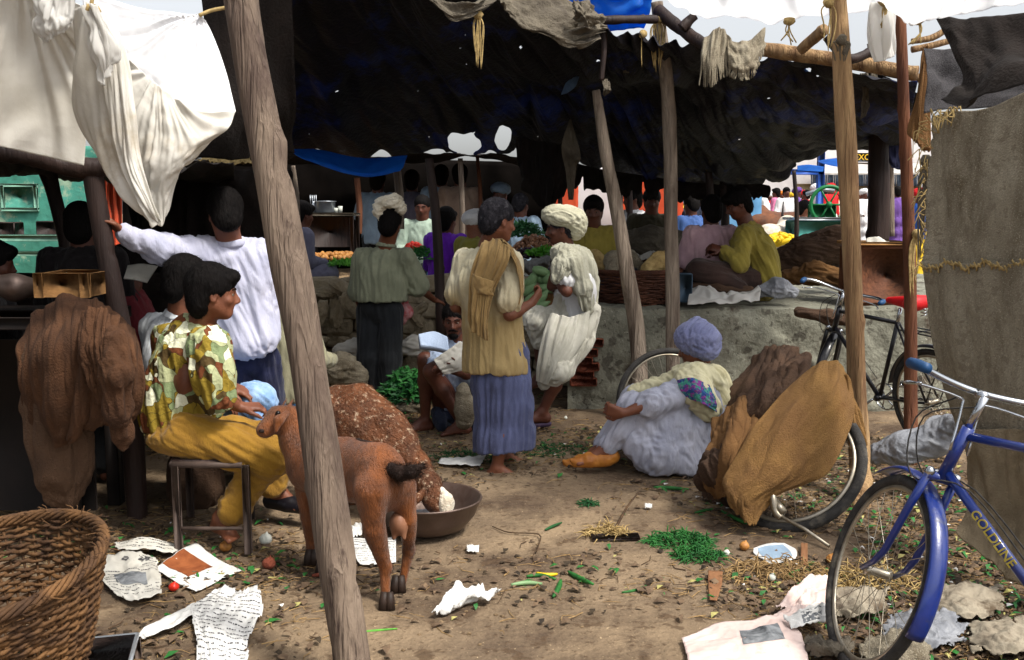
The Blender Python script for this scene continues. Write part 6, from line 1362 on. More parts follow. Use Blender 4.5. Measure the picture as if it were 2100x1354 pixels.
def drapesack(label, net, m, seed, amp=.03):
    sheet('brown_sack', net, 90, 80, m, disp=lambda u,v,A: amp*ridge(noise_uv(u+.5*v,v,6,1.8,seed))+amp*.3*ridge(noise_uv(u,v,15,8,seed+1)), label=label, cat='sack', group=gs, thick=.02)
drapesack('dark brown sacking forming the highest hump of the heap against the grey wall', [PP((1530,770,6.2),(1560,722,6.2),(1610,706,6.2),(1655,728,6.2)), PP((1500,820,6.0),(1545,775,5.85),(1605,750,5.85),(1660,762,6.0)), PP((1478,880,5.9),(1530,845,5.65),(1595,815,5.65),(1655,800,5.9)), PP((1470,940,5.8),(1520,905,5.55),(1580,880,5.55),(1640,850,5.8))], M['sack_brown'], 80)
drapesack('brown sacking in the middle of the heap with a rounded folded end', [PP((1520,818,5.3),(1580,762,5.28),(1650,742,5.25)), PP((1516,850,5.08),(1590,805,5.0),(1668,772,5.05)), PP((1535,890,5.02),(1600,868,4.95),(1660,825,5.0))], M['sack_brown'], 83, .022)
drapesack('lighter ochre brown sacking left of the big ochre sheet', [PP((1462,862,5.25),(1505,825,5.2),(1562,815,5.2)), PP((1450,925,5.08),(1512,885,4.93),(1572,868,4.98)), PP((1448,985,5.02),(1500,960,4.84),(1556,925,4.9)), PP((1462,1025,5.02),(1492,1015,4.85),(1530,990,4.86))], M['burlap_brown'], 86, .022)
sack('brown_sack', 'low rumpled brown cloth at the foot of the heap, nearest the seated man', [(((1445,985,5.1),(1475,960,5.0),(1500,940,4.95)), [.05,.08,.07]), (((1470,1010,5.3),(1480,1030,5.25)), [.07,.05])], M['sack_brown'])
sack('brown_sack', 'dark sack lying under the seated man side of the wheel', [(((1495,1010,5.15),(1530,1030,5.1)), [.06,.05])], M['sack_brown'])
M['grey_plastic'] = mat('dirty_grey_plastic', '#8f9196', '#6d7077', scale=6, rough=.5, bump=.6, bscale=14, wave=1.4, wscale=8)
sack('plastic_sheet', 'grey crumpled plastic sheet behind the slim reddish pole', [(((1800,930,5.4),(1850,920,5.35),(1920,900,5.3)), [.06,.08,.09]), (((1930,880,5.3),(1960,870,5.2)), [.06,.05])], M['grey_plastic'], amp=.012, cat='plastic', group=None, dr=(1,.3,.2))
# ================================================================ traders and passers-by further back
def bg(label, u, v, Y, face, sm_, hair='hair', hairk='thick', pose='sit', lower='trousers_black', vox=.014, hat=None, floor=None, skin='skin_dark', tilt=0., sleeve=1.8, group=None, armf=.25, name_m=None, base=None):
    """u,v: head centre in the photo, Y depth; face: heading in degrees (0 = to the right, 90 = away, 270 = towards the camera)"""
    f = V3(math.cos(R(face)), math.sin(R(face)), 0); l = V3(0,0,1).cross(f); h = P(u, v, Y); up = V3(0,0,1)+f*tilt
    nk = h-up*.13-f*.01; sh = h-up*.20-f*.02; hp = sh-up*.46-f*.02
    J = dict(head=h, hf=f+V3(0,0,-.15), neck=nk, sl=sh+l*.17, sr=sh-l*.17, hl=hp+l*.09, hr=hp-l*.09, tf=tuple(f), dl=f, nl=(0,0,-1), dr=f, nr=(0,0,-1))
    J['el'] = J['sl']-up*.24+l*.06+f*.05; J['er'] = J['sr']-up*.24-l*.06+f*.05; J['wl'] = J['el']+f*armf-l*.08-V3(0,0,.04); J['wr'] = J['er']+f*armf+l*.08-V3(0,0,.04)
    if pose == 'sit':
        J['kl'] = J['hl']+f*.30+l*.22+V3(0,0,.10); J['kr'] = J['hr']+f*.30-l*.22+V3(0,0,.10); J['al'] = hp+f*.22-l*.08-V3(0,0,.03); J['ar'] = hp+f*.30+l*.10-V3(0,0,.03); J['tl'] = f-l; J['tr'] = f+l
    else:
        g_ = floor if floor is not None else 0.; hz = hp.z-g_
        for s, q in ((1,'l'), (-1,'r')): J['k'+q] = J['h'+q]-V3(0,0,hz*.48)+f*.03; J['a'+q] = V3(J['h'+q].x, J['h'+q].y, g_+.09); J['t'+q] = f
    r = person(V3(h.x, Y, (floor if floor is not None else (hp.z-.08 if pose == 'sit' else 0))), label, J, vox=vox, skin=skin, hair=hair, hairk=hairk, hands=(vox < .012), face=(vox < .015 and f.y < .3), group=group)
    shirt(J, M[sm_], vox, sleeve, hem=.06, r=.02, hemcut=False if pose == 'sit' else None)
    if pose == 'sit':
        sd = SDF(vox)
        for s in 'lr': sd.chain([J['h'+s], J['k'+s], lerp(J['k'+s], J['a'+s], .85)], [.115,.085,.075], .05)
        sd.ell((J['hl']+J['hr'])/2, (.18,.18,.11), None, k=.05); sdf_obj(sd, 'trousers', M[lower], r, folds=((.012,3,tuple(f),14,9),))
    else: trousers(J, M[lower], vox, .97, .025)
    if hat: turban(J, M[hat], 1.0, seed=int(u) % 9, vox=vox*.8)
    return J
for n_, c1, c2 in (('purple_shirt','#7a28c8','#6020a8'), ('mint_shirt','#9fb0a0','#88998b'), ('lavender_shirt','#77778c','#646478'), ('grey_shirt','#6e6a78','#5a5664'), ('pale_blue_shirt','#8ba1b5','#768a9e'), ('tan_shirt','#8d7868','#776355'),
    ('olive_shirt','#8f8a3a','#77722e'), ('mustard_olive','#94853a','#7d7030'), ('pink_shirt','#c9a7ae','#b08e98'), ('blue_shirt','#3d5c94','#324c7d'), ('dark_olive','#3a3422','#2a2618'), ('plain_white','#dcdcdc','#c6c6ca'), ('maroon_shirt','#6a2028','#53181f'), ('black_shirt','#1c1719','#141012'), ('khaki_shirt','#97937a','#827e66'), ('denim','#4a7aa5','#3a6690'), ('brown_trousers','#3c2a24','#2c1e1a')):
    cloth(n_, c1, c2)
bg('trader in a vivid purple shirt sitting with his back turned', 917, 452, 9.7, 60, 'purple_shirt', lower='denim')
bg('trader in a pale mint striped shirt facing the camera between dark posts', 866, 425, 10.4, 265, 'mint_shirt', hairk='short')
bg('elderly man with a white head wrap and olive shirt beyond the standing man', 974, 458, 9.2, 40, 'olive_shirt', hat='plain_white', hairk=None, skin='skin')
bg('man in a lavender grey shirt crouching left of the tea stall table', 622, 440, 9.7, 40, 'lavender_shirt', lower='lavender_shirt', tilt=.25)
bg('man in pale blue standing left of the grey post behind the head cloth', 775, 372, 11.6, 80, 'pale_blue_shirt', pose='stand', sleeve=.8)
bg('man in grey standing right of the grey post behind the head cloth', 845, 372, 11.8, 90, 'grey_shirt', pose='stand')
bg('man in a pale blue grey shirt seen from behind, left of the man in tan', 905, 362, 11.6, 90, 'pale_blue_shirt', pose='stand', lower='brown_trousers')
bg('man in a loose tan shirt seen from behind below the torn gap of sky', 943, 360, 11.4, 95, 'tan_shirt', pose='stand', lower='brown_trousers')
bg('seated person with a pale cap above the grey haired man, at the back', 1026, 397, 11.5, 230, 'black_shirt', hat='pale_blue_shirt', hairk=None)
bg('grey haired person in a pale blue grey shirt beside the red wall', 1068, 420, 11.0, 60, 'pale_blue_shirt', hair='hair_grey', hairk='short')
J = bg('trader in yellow olive sitting among baskets right of the cream turban', 1217, 432, 8.7, 262, 'mustard_olive', lower='dark_cloth_blue', vox=.011)
bg('garlic seller in dark olive clothes sitting before the orange red wall', 1337, 412, 10.2, 268, 'dark_olive', lower='brown_trousers')
bg('person wrapped in white cloth behind the garlic seller, on the left', 1296, 408, 11.0, 200, 'plain_white', lower='plain_white')
J = bg('trader in a pinkish shirt sitting with his back turned on the platform', 1458, 432, 8.6, 100, 'pink_shirt', lower='brown_trousers', vox=.011, armf=.2)
bg('child in a blue shirt at the street side, left one of the two', 1417, 420, 12.0, 120, 'blue_shirt', hairk='short')
bg('child in a dark blue shirt at the street side, taller head behind', 1437, 404, 12.6, 100, 'dark_cloth_blue', hairk='short')
# olive shirted trader sitting sideways on the platform
J = dict(head=P(1512,418,8.35), hf=(-.88,-.1,-.42), neck=P(1528,455,8.38), sl=P(1528,482,8.22), sr=P(1546,478,8.52), el=P(1518,540,8.12), er=P(1520,545,8.55), wl=P(1482,512,8.18), wr=P(1478,518,8.4), hl=P(1548,575,8.28), hr=P(1552,572,8.5),
   kl=P(1432,555,8.1), kr=P(1446,545,8.5), al=P(1515,592,8.05), ar=P(1500,590,8.4), tl=(-1,-.3,0), tr=(-1,.3,0), tf=(-1,0,0), dl=(-.9,.1,.2), nl=(0,.5,-.5), dr=(-.9,-.1,.2), nr=(0,-.5,-.5), hlk=dict(curl=.8), hrk=dict(side=-1,curl=.8))
person(P(1540,600,8.35), 'young trader in a golden olive shirt sitting cross legged on the platform, head bowed left', J, vox=.009, hairk='thick', skin='skin_dark', hs=1.02)
shirt(J, M['mustard_olive'], .009, 1.85, hem=.02, r=.035, flare=.03, hemcut=False, collar=M['mustard_olive'], folds=((.014,2.5,(.4,0,-1),13,101),(.005,7,(.4,0,-1),32,102)))
sd = SDF(.01); sd.chain([J['hl'], J['kl'], J['al']], [.13,.085,.07], .05); sd.chain([J['hr'], J['kr'], J['ar']], [.12,.085,.07], .05); sdf_obj(sd, 'trousers', M['brown_trousers'], J['root'], folds=((.01,3,(1,0,0),16,103),))
# left stall figures
bg('stallkeeper in black seen as a dark silhouette behind the crate', 168, 462, 5.7, 95, 'black_shirt', pose='stand', vox=.011, lower='trousers_black')
bg('dark figure cut off by the left edge of the picture', -12, 540, 5.4, 20, 'black_shirt', pose='sit', vox=.012)
Jr = bg('reader in a maroon shirt holding a newspaper behind the stall post', 262, 548, 5.9, 20, 'maroon_shirt', pose='sit', vox=.011, lower='trousers_black', sleeve=.8, tilt=-.1)
bg('man in a khaki shirt and blue jeans mostly hidden behind the slanting trunk', 588, 600, 6.6, 60, 'khaki_shirt', pose='stand', vox=.012, lower='denim', base=0)
# ---- street crowd: copies of a few figures
def proto(pose, seed, headgear):
    f = 270+seed*40; Jp = dict(); h = V3(0,0,1.55); fv = V3(math.cos(R(f)), math.sin(R(f)), 0); l = V3(0,0,1).cross(fv)
    sh = h-V3(0,0,.21); hp = sh-V3(0,0,.48)
    Jp.update(head=h, hf=fv, neck=h-V3(0,0,.13), sl=sh+l*.18, sr=sh-l*.18, hl=hp+l*.09, hr=hp-l*.09, tf=tuple(fv), dl=(0,0,-1), nl=tuple(l), dr=(0,0,-1), nr=tuple(l))
    Jp['el'] = Jp['sl']-V3(0,0,.27)+l*.07; Jp['er'] = Jp['sr']-V3(0,0,.27)-l*.07+fv*.03; Jp['wl'] = Jp['el']-V3(0,0,.22)+fv*.06; Jp['wr'] = Jp['er']+fv*.18-V3(0,0,.08)
    for s, q in ((1,'l'), (-1,'r')): Jp['k'+q] = Jp['h'+q]-V3(0,0,.40)+fv*.05*s; Jp['a'+q] = V3(Jp['h'+q].x, Jp['h'+q].y, .09)+fv*.08*s; Jp['t'+q] = fv
    r = person(V3(0,0,0), 'x', Jp, vox=.022, hands=False, face=False, hairk=None if headgear else 'thick', skin='skin_dark')
    shirt(Jp, M['plain_white'], .02, 1.6, hem=.08, r=.02)
    if pose == 'skirt':
        sd = SDF(.022); 
        for z in (.85,.6,.35,.15): sd.ell((0,0,z), (.19,.17,.16), None, k=.08)
        sdf_obj(sd, 'skirt', M['plain_white'], r, cuts=[(V3(0,0,.06),(0,0,-1))], folds=((.02,1,(0,0,1),14,3),))
    else: trousers(Jp, M['trousers_black'], .02, .97, .03)
    if headgear: turban(Jp, M['plain_white'], 1.1, vox=.014)
    return r
protos = [proto('legs', 0, False), proto('skirt', 1, True), proto('legs', 3, True), proto('skirt', 5, False)]
CC = {}
for n_, c_ in (('red','#c81e24'), ('white','#e6e6e6'), ('orange','#d0782a'), ('yellow','#d8b42c'), ('blue','#2f5fb0'), ('pink','#d07aa0'), ('green','#2a7a4a'), ('violet','#6a4a90'), ('cream','#d8cda8'), ('black','#1c1c20'), ('sky blue','#7fb0d8'), ('brown','#6a4630')):
    CC[n_] = mat(n_.replace(' ','_')+'_crowd_cloth', c_, scale=4, rough=.9)
crowd = [ # u, Y, proto, top, bottom, headgear colour
 (1566,24,1,'white','red','red'), (1578,30,2,'red','white','white'), (1590,27,3,'pink','violet',None), (1600,34,1,'orange','orange','orange'), (1612,25,0,'white','blue',None), (1620,31,2,'cream','white','yellow'),
 (1634,28,1,'violet','pink','violet'), (1645,36,2,'white','white','red'), (1652,26,3,'red','green',None), (1664,33,1,'orange','red','orange'), (1672,27,2,'white','cream','white'), (1690,34,0,'sky blue','black',None),
 (1702,26,1,'red','white','red'), (1712,31,2,'cream','cream','red'), (1722,36,3,'orange','brown',None), (1770,25,1,'white','white','white'), (1782,30,2,'black','white','sky blue'), (1792,35,0,'red','black',None),
 (1838,24,3,'violet','violet',None), (1846,32,1,'yellow','green','yellow'), (1858,27,2,'white','black','pink'), (1884,19,1,'blue','yellow','red'), (1892,24,2,'white','blue','white'), (1556,33,0,'yellow','black',None),
 (1584,38,1,'pink','red','pink'), (1606,40,2,'white','brown','orange'), (1628,39,3,'sky blue','red',None), (1659,40,1,'cream','blue','white'), (1681,39,0,'orange','white',None), (1775,39,3,'pink','white',None),
]
for i, (u, Yd, k, a_, b_, hg) in enumerate(crowd):
    src = protos[k]; x = P(u, 430, Yd).x; c_ = src.copy(); S.collection.objects.link(c_); c_.location = (x, Yd, gz(x, Yd)); c_.rotation_euler = (0,0,rng.uniform(-1.5,1.5)); s_ = rng.uniform(.96,1.08); c_.scale = (s_,)*3
    props(c_, 'distant walker with %s top and %s %s%s' % (a_, b_, 'skirt' if k in (1,3) else 'legs', ', %s headwear' % hg if hg else ', bareheaded'), 'person', 'people in the sunlit street')
    for ch in src.children:
        d = ch.copy(); S.collection.objects.link(d); d.parent = c_
        nm = ch.name.split('.')[0]; cm = {'shirt': a_, 'trousers': b_, 'skirt': b_, 'turban': hg}.get(nm)
        if cm: d.material_slots[0].link = 'OBJECT'; d.material_slots[0].material = CC[cm]
for p_ in protos:
    for ch in list(p_.children): bpy.data.objects.remove(ch)
    bpy.data.objects.remove(p_)
# seated man at the green machine and street cows
bg('shirtless looking man in ochre sitting behind the teal cart', 1652, 428, 15.5, 350, 'tan_shirt', lower='brown_trousers', vox=.018, skin='skin', sleeve=.3)
def cow(label, u, v, Y, L, hd, m, facing):
    """standing cow, v = back line"""
    c = P(u, v, Y); g_ = gz(c.x, Y); H_ = c.z-g_; f = V3(math.cos(R(facing)), math.sin(R(facing)), 0); l = V3(0,0,1).cross(f)
    t = root('cow', (c.x, Y, g_), label, 'cow'); sd = SDF(.02); z = H_
    q = lambda x, y, zz: V3(c.x, Y, g_)+f*x+l*y+V3(0,0,zz)
    sd.chain([q(-.55,0,z*.80), q(-.2,0,z*.74), q(.25,0,z*.76), q(.5,0,z*.82)], [.24,.29,.28,.22], .08); sd.ell(q(.42,0,z*.97), (.14,.12,.12), None, k=.08)
    sd.chain([q(.55,0,z*.84), q(.8,0,z*.90), q(.95,0,z*.84), q(1.12,0,z*.70)], [.17,.13,.11,.07], .04)
    for x in (-.55,.45):
        for s in (-1,1): sd.chain([q(x,.14*s,z*.6), q(x+.03*(1 if x > 0 else -1),.14*s,z*.32), q(x,.14*s,.05)], [.12,.06,.05], .02)
    sd.chain([q(-.78,0,z*.85), q(-.85,0,z*.5), q(-.84,0,z*.3)], [.03,.02,.04], .01)
    sdf_obj(sd, 'body', M[m], t); mb = MB()
    for s in (-1,1): mb.tube([q(.88,.08*s,z*.95), q(.86,.2*s,z*1.05), q(.90,.2*s,z*1.2)], [.03,.022,.008], 8)
    mb.build('horns', M['hoof'], t)
    for s in (-1,1): sd = SDF(.015); sd.chain([q(.86,.1*s,z*.88), q(.84,.26*s,z*.85)], [.03,.045], .01); sdf_obj(sd, 'ear', M[m], t)
    return t
cow('orange brown cow standing in the street behind the olive shirted trader', 1606, 428, 19, 1, 0, 'goat_brown', 170)
cow('pale cow with a greyish rump standing nearest the banana pile', 1600, 452, 15, 1, 0, 'goat_white', 60)
cow('pale grey cow in the crowd left of the green machine', 1690, 408, 30, 1, 0, 'goat_white', 200)
# ================================================================ goods, baskets, carts
M['wicker'] = mat('wicker', '#71502f', '#38261a', scale=9, rough=.8, bump=.5, bscale=40, c3='#3f2a18', s3=6, t3=(.52,.7))
M['wicker_dark'] = mat('dark_wicker', '#5a3626', '#3a2219', scale=9, rough=.85, bump=.5, bscale=40)
def basket(label, c, r0, r1, h, m, rot=None, rows=24, stakes=36, name='basket', group=None, fray=0, seed=0):
    """woven basket: rows of strands passing in front of and behind upright stakes"""
    rr = random.Random(seed); c = Vector(c); Rm = rot or Matrix.Identity(3)
    t = root(name, c, label, 'basket', group)
    rad = lambda z: r0+(r1-r0)*(z/h)**.75
    mb = MB(); n = stakes*4
    for k in range(rows):
        z = h*(k+.5)/rows; ph = (k % 2)*math.pi; tr = h/rows*.6; off = rr.uniform(0, 6)
        pts = [c+Rm@V3((rad(z)+.0075*math.sin(a*stakes/2+ph)+.003*math.sin(a*5+off))*math.cos(a), (rad(z)+.0075*math.sin(a*stakes/2+ph)+.003*math.sin(a*5+off))*math.sin(a), z+.004*math.sin(a*7+off)+.004*math.sin(a*3+off*2)) for a in np.linspace(0, 2*math.pi, n, endpoint=False)]
        mb.tube(pts, [tr*rr.uniform(.7,1.15) for _ in pts], 6, closed=True)
    mb.build('woven_side', m, t)
    mb = MB()
    for k in range(stakes):
        a = 2*math.pi*(k+.5)/stakes; mb.tube([c+Rm@V3(rad(z)*math.cos(a), rad(z)*math.sin(a), z) for z in np.linspace(0, h*1.01, 6)], .0045, 5)
    mb.build('stakes', m, t)
    mb = MB()
    for k in range(6):
        pts = [c+Rm@V3((r1+.014*math.cos(a*11+k*1.05))*math.cos(a), (r1+.014*math.cos(a*11+k*1.05))*math.sin(a), h+.014*math.sin(a*11+k*1.05)+.004) for a in np.linspace(0, 2*math.pi, 150, endpoint=False)]
        mb.tube(pts, .0068, 6, closed=True)
    for k in range(fray):
        a = rr.uniform(0, 6.28); p = c+Rm@V3(r1*math.cos(a), r1*math.sin(a), h); d = V3(rr.uniform(-1,1), rr.uniform(-1,1), rr.uniform(-.2,1)).normalized()
        mb.tube(crv([p, p+d*.03, p+d*.05+V3(rr.uniform(-.03,.03),0,-.01)], 3), .0015, 4)
    mb.build('rim', m, t)
    mb = MB(); mb.lathe(c, [(0,.012),(r0*.6,.010),(r0,.02)], 30, Rm); mb.build('base', m, t)
    return t
cb = V3(P(30,1300,2.95).x, 3.02, 0)
basket('very large woven wicker basket standing open at the lower left corner', cb+V3(-.0,.0,.02), .13, .335, .47, M['wicker'], Matrix.Rotation(R(11), 3, 'X')@Matrix.Rotation(R(-7), 3, 'Y'), 38, 44, fray=160, seed=3)
bk = P(1305,640,8.15); basket('wide dark wicker basket of dried roots on the platform behind the bowed grey pole', V3(bk.x-.03,8.25,PZ), .28, .40, .27, M['wicker_dark'], None, 16, 34, seed=4, fray=30)
bk2 = P(1333,500,10.0); t = basket('shallow basket heaped with white garlic before the garlic seller', V3(bk2.x,9.75,PZ+.22), .15, .26, .12, M['wicker_dark'], None, 8, 26, seed=5)
M['garlic'] = mat('garlic_skin', '#d9d8cf', '#aeb3a8', scale=20, rough=.7); M['onion'] = mat('onion_skin', '#c08a4a', '#8f5c2c', scale=12, rough=.5)
M['purple_veg'] = mat('aubergine_skin', '#3a2038', '#281426', scale=12, rough=.3); M['leaf'] = mat('leaf_green', '#357a34', '#1d5226', scale=14, rough=.6, trans=.15)
M['leaf_dark'] = mat('dark_leaf_green', '#1f5a2c', '#123c1c', scale=14, rough=.6); M['leaf_light'] = mat('fresh_leaf_green', '#6fb83a', '#4a9430', scale=14, rough=.5, trans=.15)
M['gourd'] = mat('gourd_green', '#86a476', '#6d8d60', scale=6, rough=.5, c3='#9db58c', s3=7); M['tomato'] = mat('tomato_red', '#d0301c', '#b02416', scale=8, rough=.35); M['banana'] = mat('banana_yellow', '#e8c41e', '#c9a416', scale=8, rough=.5)
M['straw'] = mat('straw', '#b99f6a', '#8a7248', scale=20, rough=.9)
def heap(name, label, c, rx, ry, hz, n, size, m, kind='ball', cat='produce', seed=0, stretch=(1,1,1)):
    """a trader's heap seen as one pile, made of many separate-looking pieces"""
    rr = random.Random(seed); mb = MB(); c = Vector(c)
    for i in range(n):
        a = rr.uniform(0, 6.283); q = math.sqrt(rr.random()); x, y = rx*q*math.cos(a), ry*q*math.sin(a); z = hz*(1-q*q)*rr.uniform(.75,1.05)+size*.4
        p = c+V3(x, y, z)
        if kind == 'ball': mb.ball(p, (size*stretch[0]*rr.uniform(.8,1.2), size*stretch[1]*rr.uniform(.8,1.2), size*stretch[2]*rr.uniform(.8,1.1)), 8, 5, Matrix.Rotation(rr.uniform(0,3), 3, 'Z')@Matrix.Rotation(rr.uniform(-.6,.6), 3, 'X'))
        else:
            d = V3(rr.gauss(0,1), rr.gauss(0,1), abs(rr.gauss(.3,.6))).normalized(); s = d.orthogonal().normalized(); L = size*rr.uniform(1,2.4); w_ = size*rr.uniform(.15,.34)
            e = p+d*L-V3(0,0,L*.25); mb.add([p-s*w_*.5, p+s*w_*.5, (p+e)/2+s*w_+V3(0,0,.01), (p+e)/2-s*w_+V3(0,0,.01), e], [(0,1,2,3),(3,2,4)])
    o = mb.build(name, m, label=label, cat=cat, smooth=(kind == 'ball')); o['kind'] = 'stuff' if n > 60 else None
    if n <= 60: del o['kind']
    return o
heap('garlic_heap', 'heap of white garlic in the basket before the orange red wall', V3(bk2.x,9.75,PZ+.33), .22,.2,.10, 160, .022, M['garlic'], seed=1)
for k in range(5): 
    a = k*1.3; sd = SDF(.012); cc = V3(bk.x-.03,8.25,PZ+.27)+V3(.24*math.cos(a),.2*math.sin(a),.02)
    sd.chain([cc, cc+V3(.10*math.cos(a+1),.05,.06), cc+V3(.2*math.cos(a+1.4),.08,.03)], [.06,.075,.04], .04)
    sdf_obj(sd, 'root_bundle', M['burlap'] if k % 2 else M['straw'], folds=((.012,4,(1,0,0),30,k),), label='bundle of dried roots in the wide dark basket, '+['rightmost','upper right','pale upper left','dark lower left','nearest the front'][k]+' of five', cat='bundle', group='dried root bundles in the wide basket')
# green gourds heap between the two talking men: individual gourds
gl = ['top pointed one','uppermost left one','upper middle one','upper right one','left one of the middle row','fat middle one','right one by the crossed arms','low left one','low middle one','lowest one above the clenched hand','small one behind the hand','half hidden one by the tan scarf']
for i, (u, v) in enumerate([(1110,556),(1092,572),(1112,574),(1128,566),(1086,592),(1106,594),(1124,592),(1090,612),(1110,612),(1108,628),(1098,640),(1082,580)]):
    p = P(u, v, 8.05+.03*(i%3)-.1*(v>600)); rr = random.Random(i); rot = Matrix.Rotation(rr.uniform(-.9,.9), 3, 'Y'); mb = MB(); mb.lathe((0,0,0), [(0,-.075),(.022,-.07),(.036,-.035),(.038,0),(.032,.035),(.016,.065),(.007,.085),(0,.09)], 14)
    mb.V = [tuple(p+Matrix.Rotation(rr.uniform(0,3),3,'Z')@(rot@(Matrix.Rotation(1.2,3,'Y')@Vector(q)))) for q in mb.V] if False else [tuple(p+rot@(Matrix.Rotation(1.2,3,'Y')@Vector(q))) for q in mb.V]
    mb.build('gourd', M['gourd'], label='pale green gourd between the two talking men, '+gl[i], cat='gourd', group='green gourds')
sd = SDF(.012); sd.ell(P(1110,640,8.2), (.22,.14,.16), None); sdf_obj(sd, 'gourd_sack', M['burlap_brown'], label='sack under the pile of pale green gourds', cat='sack', folds=((.01,4,(0,0,1),20,3),))
ZT = .90
def top(u, v, z=ZT): return G(u, v, z)
heap('leafy_greens', 'heap of dark leafy greens right behind the grey haired man', P(1072,490,10.2), .20,.2,.14, 420, .05, M['leaf_dark'], 'leaf', seed=2)
heap('garlic_heap', 'heap of brown skinned garlic or shallots behind the talking men', P(1095,520,9.9), .24,.2,.17, 260, .020, mat('shallot_skin','#b98a68','#5f3a26',scale=30,rough=.5), seed=3)
heap('purple_vegetables', 'heap of small dark purple aubergines next to the brown garlic', P(1078,528,9.6), .14,.12,.07, 90, .02, M['purple_veg'], seed=4, stretch=(1,1.6,1))
heap('green_beans', 'heap of bright green pods near the cream turbaned man', P(1118,528,9.4), .16,.14,.06, 240, .045, M['leaf_light'], 'leaf', seed=5)
heap('leafy_greens', 'fresh green leaves behind the bowed grey pole in the wide basket', P(1262,538,8.6), .10,.1,.05, 160, .04, M['leaf'], 'leaf', seed=6)
heap('onion_heap', 'long row of onions laid out at the left of the terrace', P(690,532,10.2), .42,.12,.05, 220, .028, M['onion'], seed=7)
heap('green_beans', 'bright green pods heaped left of the grey green shirt', P(712,548,9.5), .17,.12,.04, 260, .04, M['leaf_light'], 'leaf', seed=8)
heap('leafy_greens', 'green and dark vegetables before the mint shirted trader', P(872,535,9.7), .19,.15,.10, 300, .04, M['leaf'], 'leaf', seed=9)
heap('tomatoes', 'small heap of red tomatoes before the mint shirted trader', P(850,512,9.9), .09,.08,.05, 40, .028, M['tomato'], seed=10)
heap('banana_heap', 'yellow bananas heaped behind the olive shirted trader', P(1600,500,10.8), .20,.14,.08, 90, .030, M['banana'], seed=11, stretch=(1,3,1))
heap('banana_heap', 'yellow bananas left of the pinkish shirt', P(1402,498,10.4), .07,.07,.05, 50, .025, M['banana'], seed=12, stretch=(1,2.6,1))
heap('green_chillies', 'heap of dark green chillies on sacking beside the squatting man', P(832,812,7.75)-V3(0,0,.07), .20,.17,.20, 600, .05, M['leaf_dark'], 'leaf', seed=13)
heap('green_chillies', 'brighter green pods strewn over the chilli heap', P(832,800,7.72)-V3(0,0,.05), .18,.15,.20, 200, .045, M['leaf'], 'leaf', seed=14)
# cloths on the platform
def lump(name, label, pts, rs, m, amp=.015, cat='cloth', group=None, vox=.010, dr=(1,0,-.2)):
    sd = SDF(vox); sd.chain(PP(*pts), rs, .05); return sdf_obj(sd, name, m, label=label, cat=cat, group=group, folds=((amp,3,dr,15,len(label)),(amp*.4,9,dr,36,3)))
lump('sack_heap', 'long low heap of brown sacks behind the golden olive shirt', ((1590,540,9.3),(1650,520,9.3),(1715,500,9.3),(1740,520,9.3)), [.10,.15,.16,.12], M['sack_brown'], .02, 'sack')
lump('sack_heap', 'brown sack in front of the long sack heap, left of the tan cracked pole', ((1610,570,8.8),(1670,560,8.7),(1720,570,8.7)), [.06,.09,.08], M['burlap_brown'], .02, 'sack')
lump('grey_bundle', 'grey plastic bundle lying on the platform edge beside the black handlebar', ((1560,598,8.0),(1595,590,7.95),(1628,600,7.95)), [.045,.065,.04], M['grey_plastic'], .016, 'bundle')
lump('rolled_cloth', 'dark rolled cloth under the golden olive shirted trader', ((1400,590,8.1),(1470,592,8.05),(1540,598,8.0)), [.04,.05,.04], M['sack_brown'], .012)
sheet('white_cloth', [PP((1418,588,8.0),(1450,585,7.98),(1480,598,7.95),(1520,596,7.95),(1556,590,7.95)), PP((1412,606,7.85),(1450,606,7.84),(1480,608,7.83),(1520,604,7.83),(1560,592,7.86)), PP((1410,621,7.72),(1450,620,7.71),(1480,620,7.71),(1520,618,7.71),(1558,616,7.73))], 70, 24, M['white'], disp=lambda u,v,A:.02*ridge(noise_uv(u,v,6,2,60)), label='crumpled white cloth lying on the platform edge', cat='cloth')
sheet('white_cloth', [PP((1278,518,8.9),(1320,520,8.9),(1372,512,8.9)), PP((1282,528,8.7),(1322,532,8.7),(1365,524,8.7))], 50, 16, M['white'], disp=lambda u,v,A:.02*ridge(noise_uv(u,v,5,2,61)), label='white cloth spread behind the wide dark basket', cat='cloth')
MB().box(P(1403,590,7.95), (.058,.05,.115)).build('tin_box', mat('blue_grey_tin','#4d6478','#3c5062',scale=5,rough=.5,metal=.2), label='blue grey tin standing on the platform edge by the straight grey pole', cat='tin')
lump('grey_sack', 'grey brown sack under the garlic basket', ((1290,500,9.6),(1330,495,9.5),(1385,500,9.6)), [.12,.14,.12], M['grey_cloth'], .02, 'sack')
lump('pale_sacking', 'pale crumpled sacking on the ground left of the black trousers', ((700,722,8.3),(735,715,8.3),(770,722,8.3)), [.06,.08,.06], M['cream'], .02, 'sacking')
lump('pale_sacking', 'pale crumpled sacking between the trousers and the squatting man', ((825,712,8.3),(850,708,8.3),(872,715,8.3)), [.05,.07,.05], M['cream'], .02, 'sacking')
lump('grey_sacking', 'grey green sacking bundle right of the slanting trunk', ((668,765,7.4),(700,755,7.4),(735,775,7.4)), [.08,.11,.08], M['burlap'], .02, 'sacking')
lump('sacking_mat', 'flat sacking under the chilli heap', ((800,832,7.7),(835,836,7.65),(870,838,7.6)), [.03,.035,.03], M['burlap'], .012, 'sacking')
lump('striped_bag', 'grey cloth bag hanging at the squatting man knee', ((950,800,6.75),(955,840,6.75),(952,862,6.76)), [.05,.065,.06], M['burlap'], .008, 'bag')
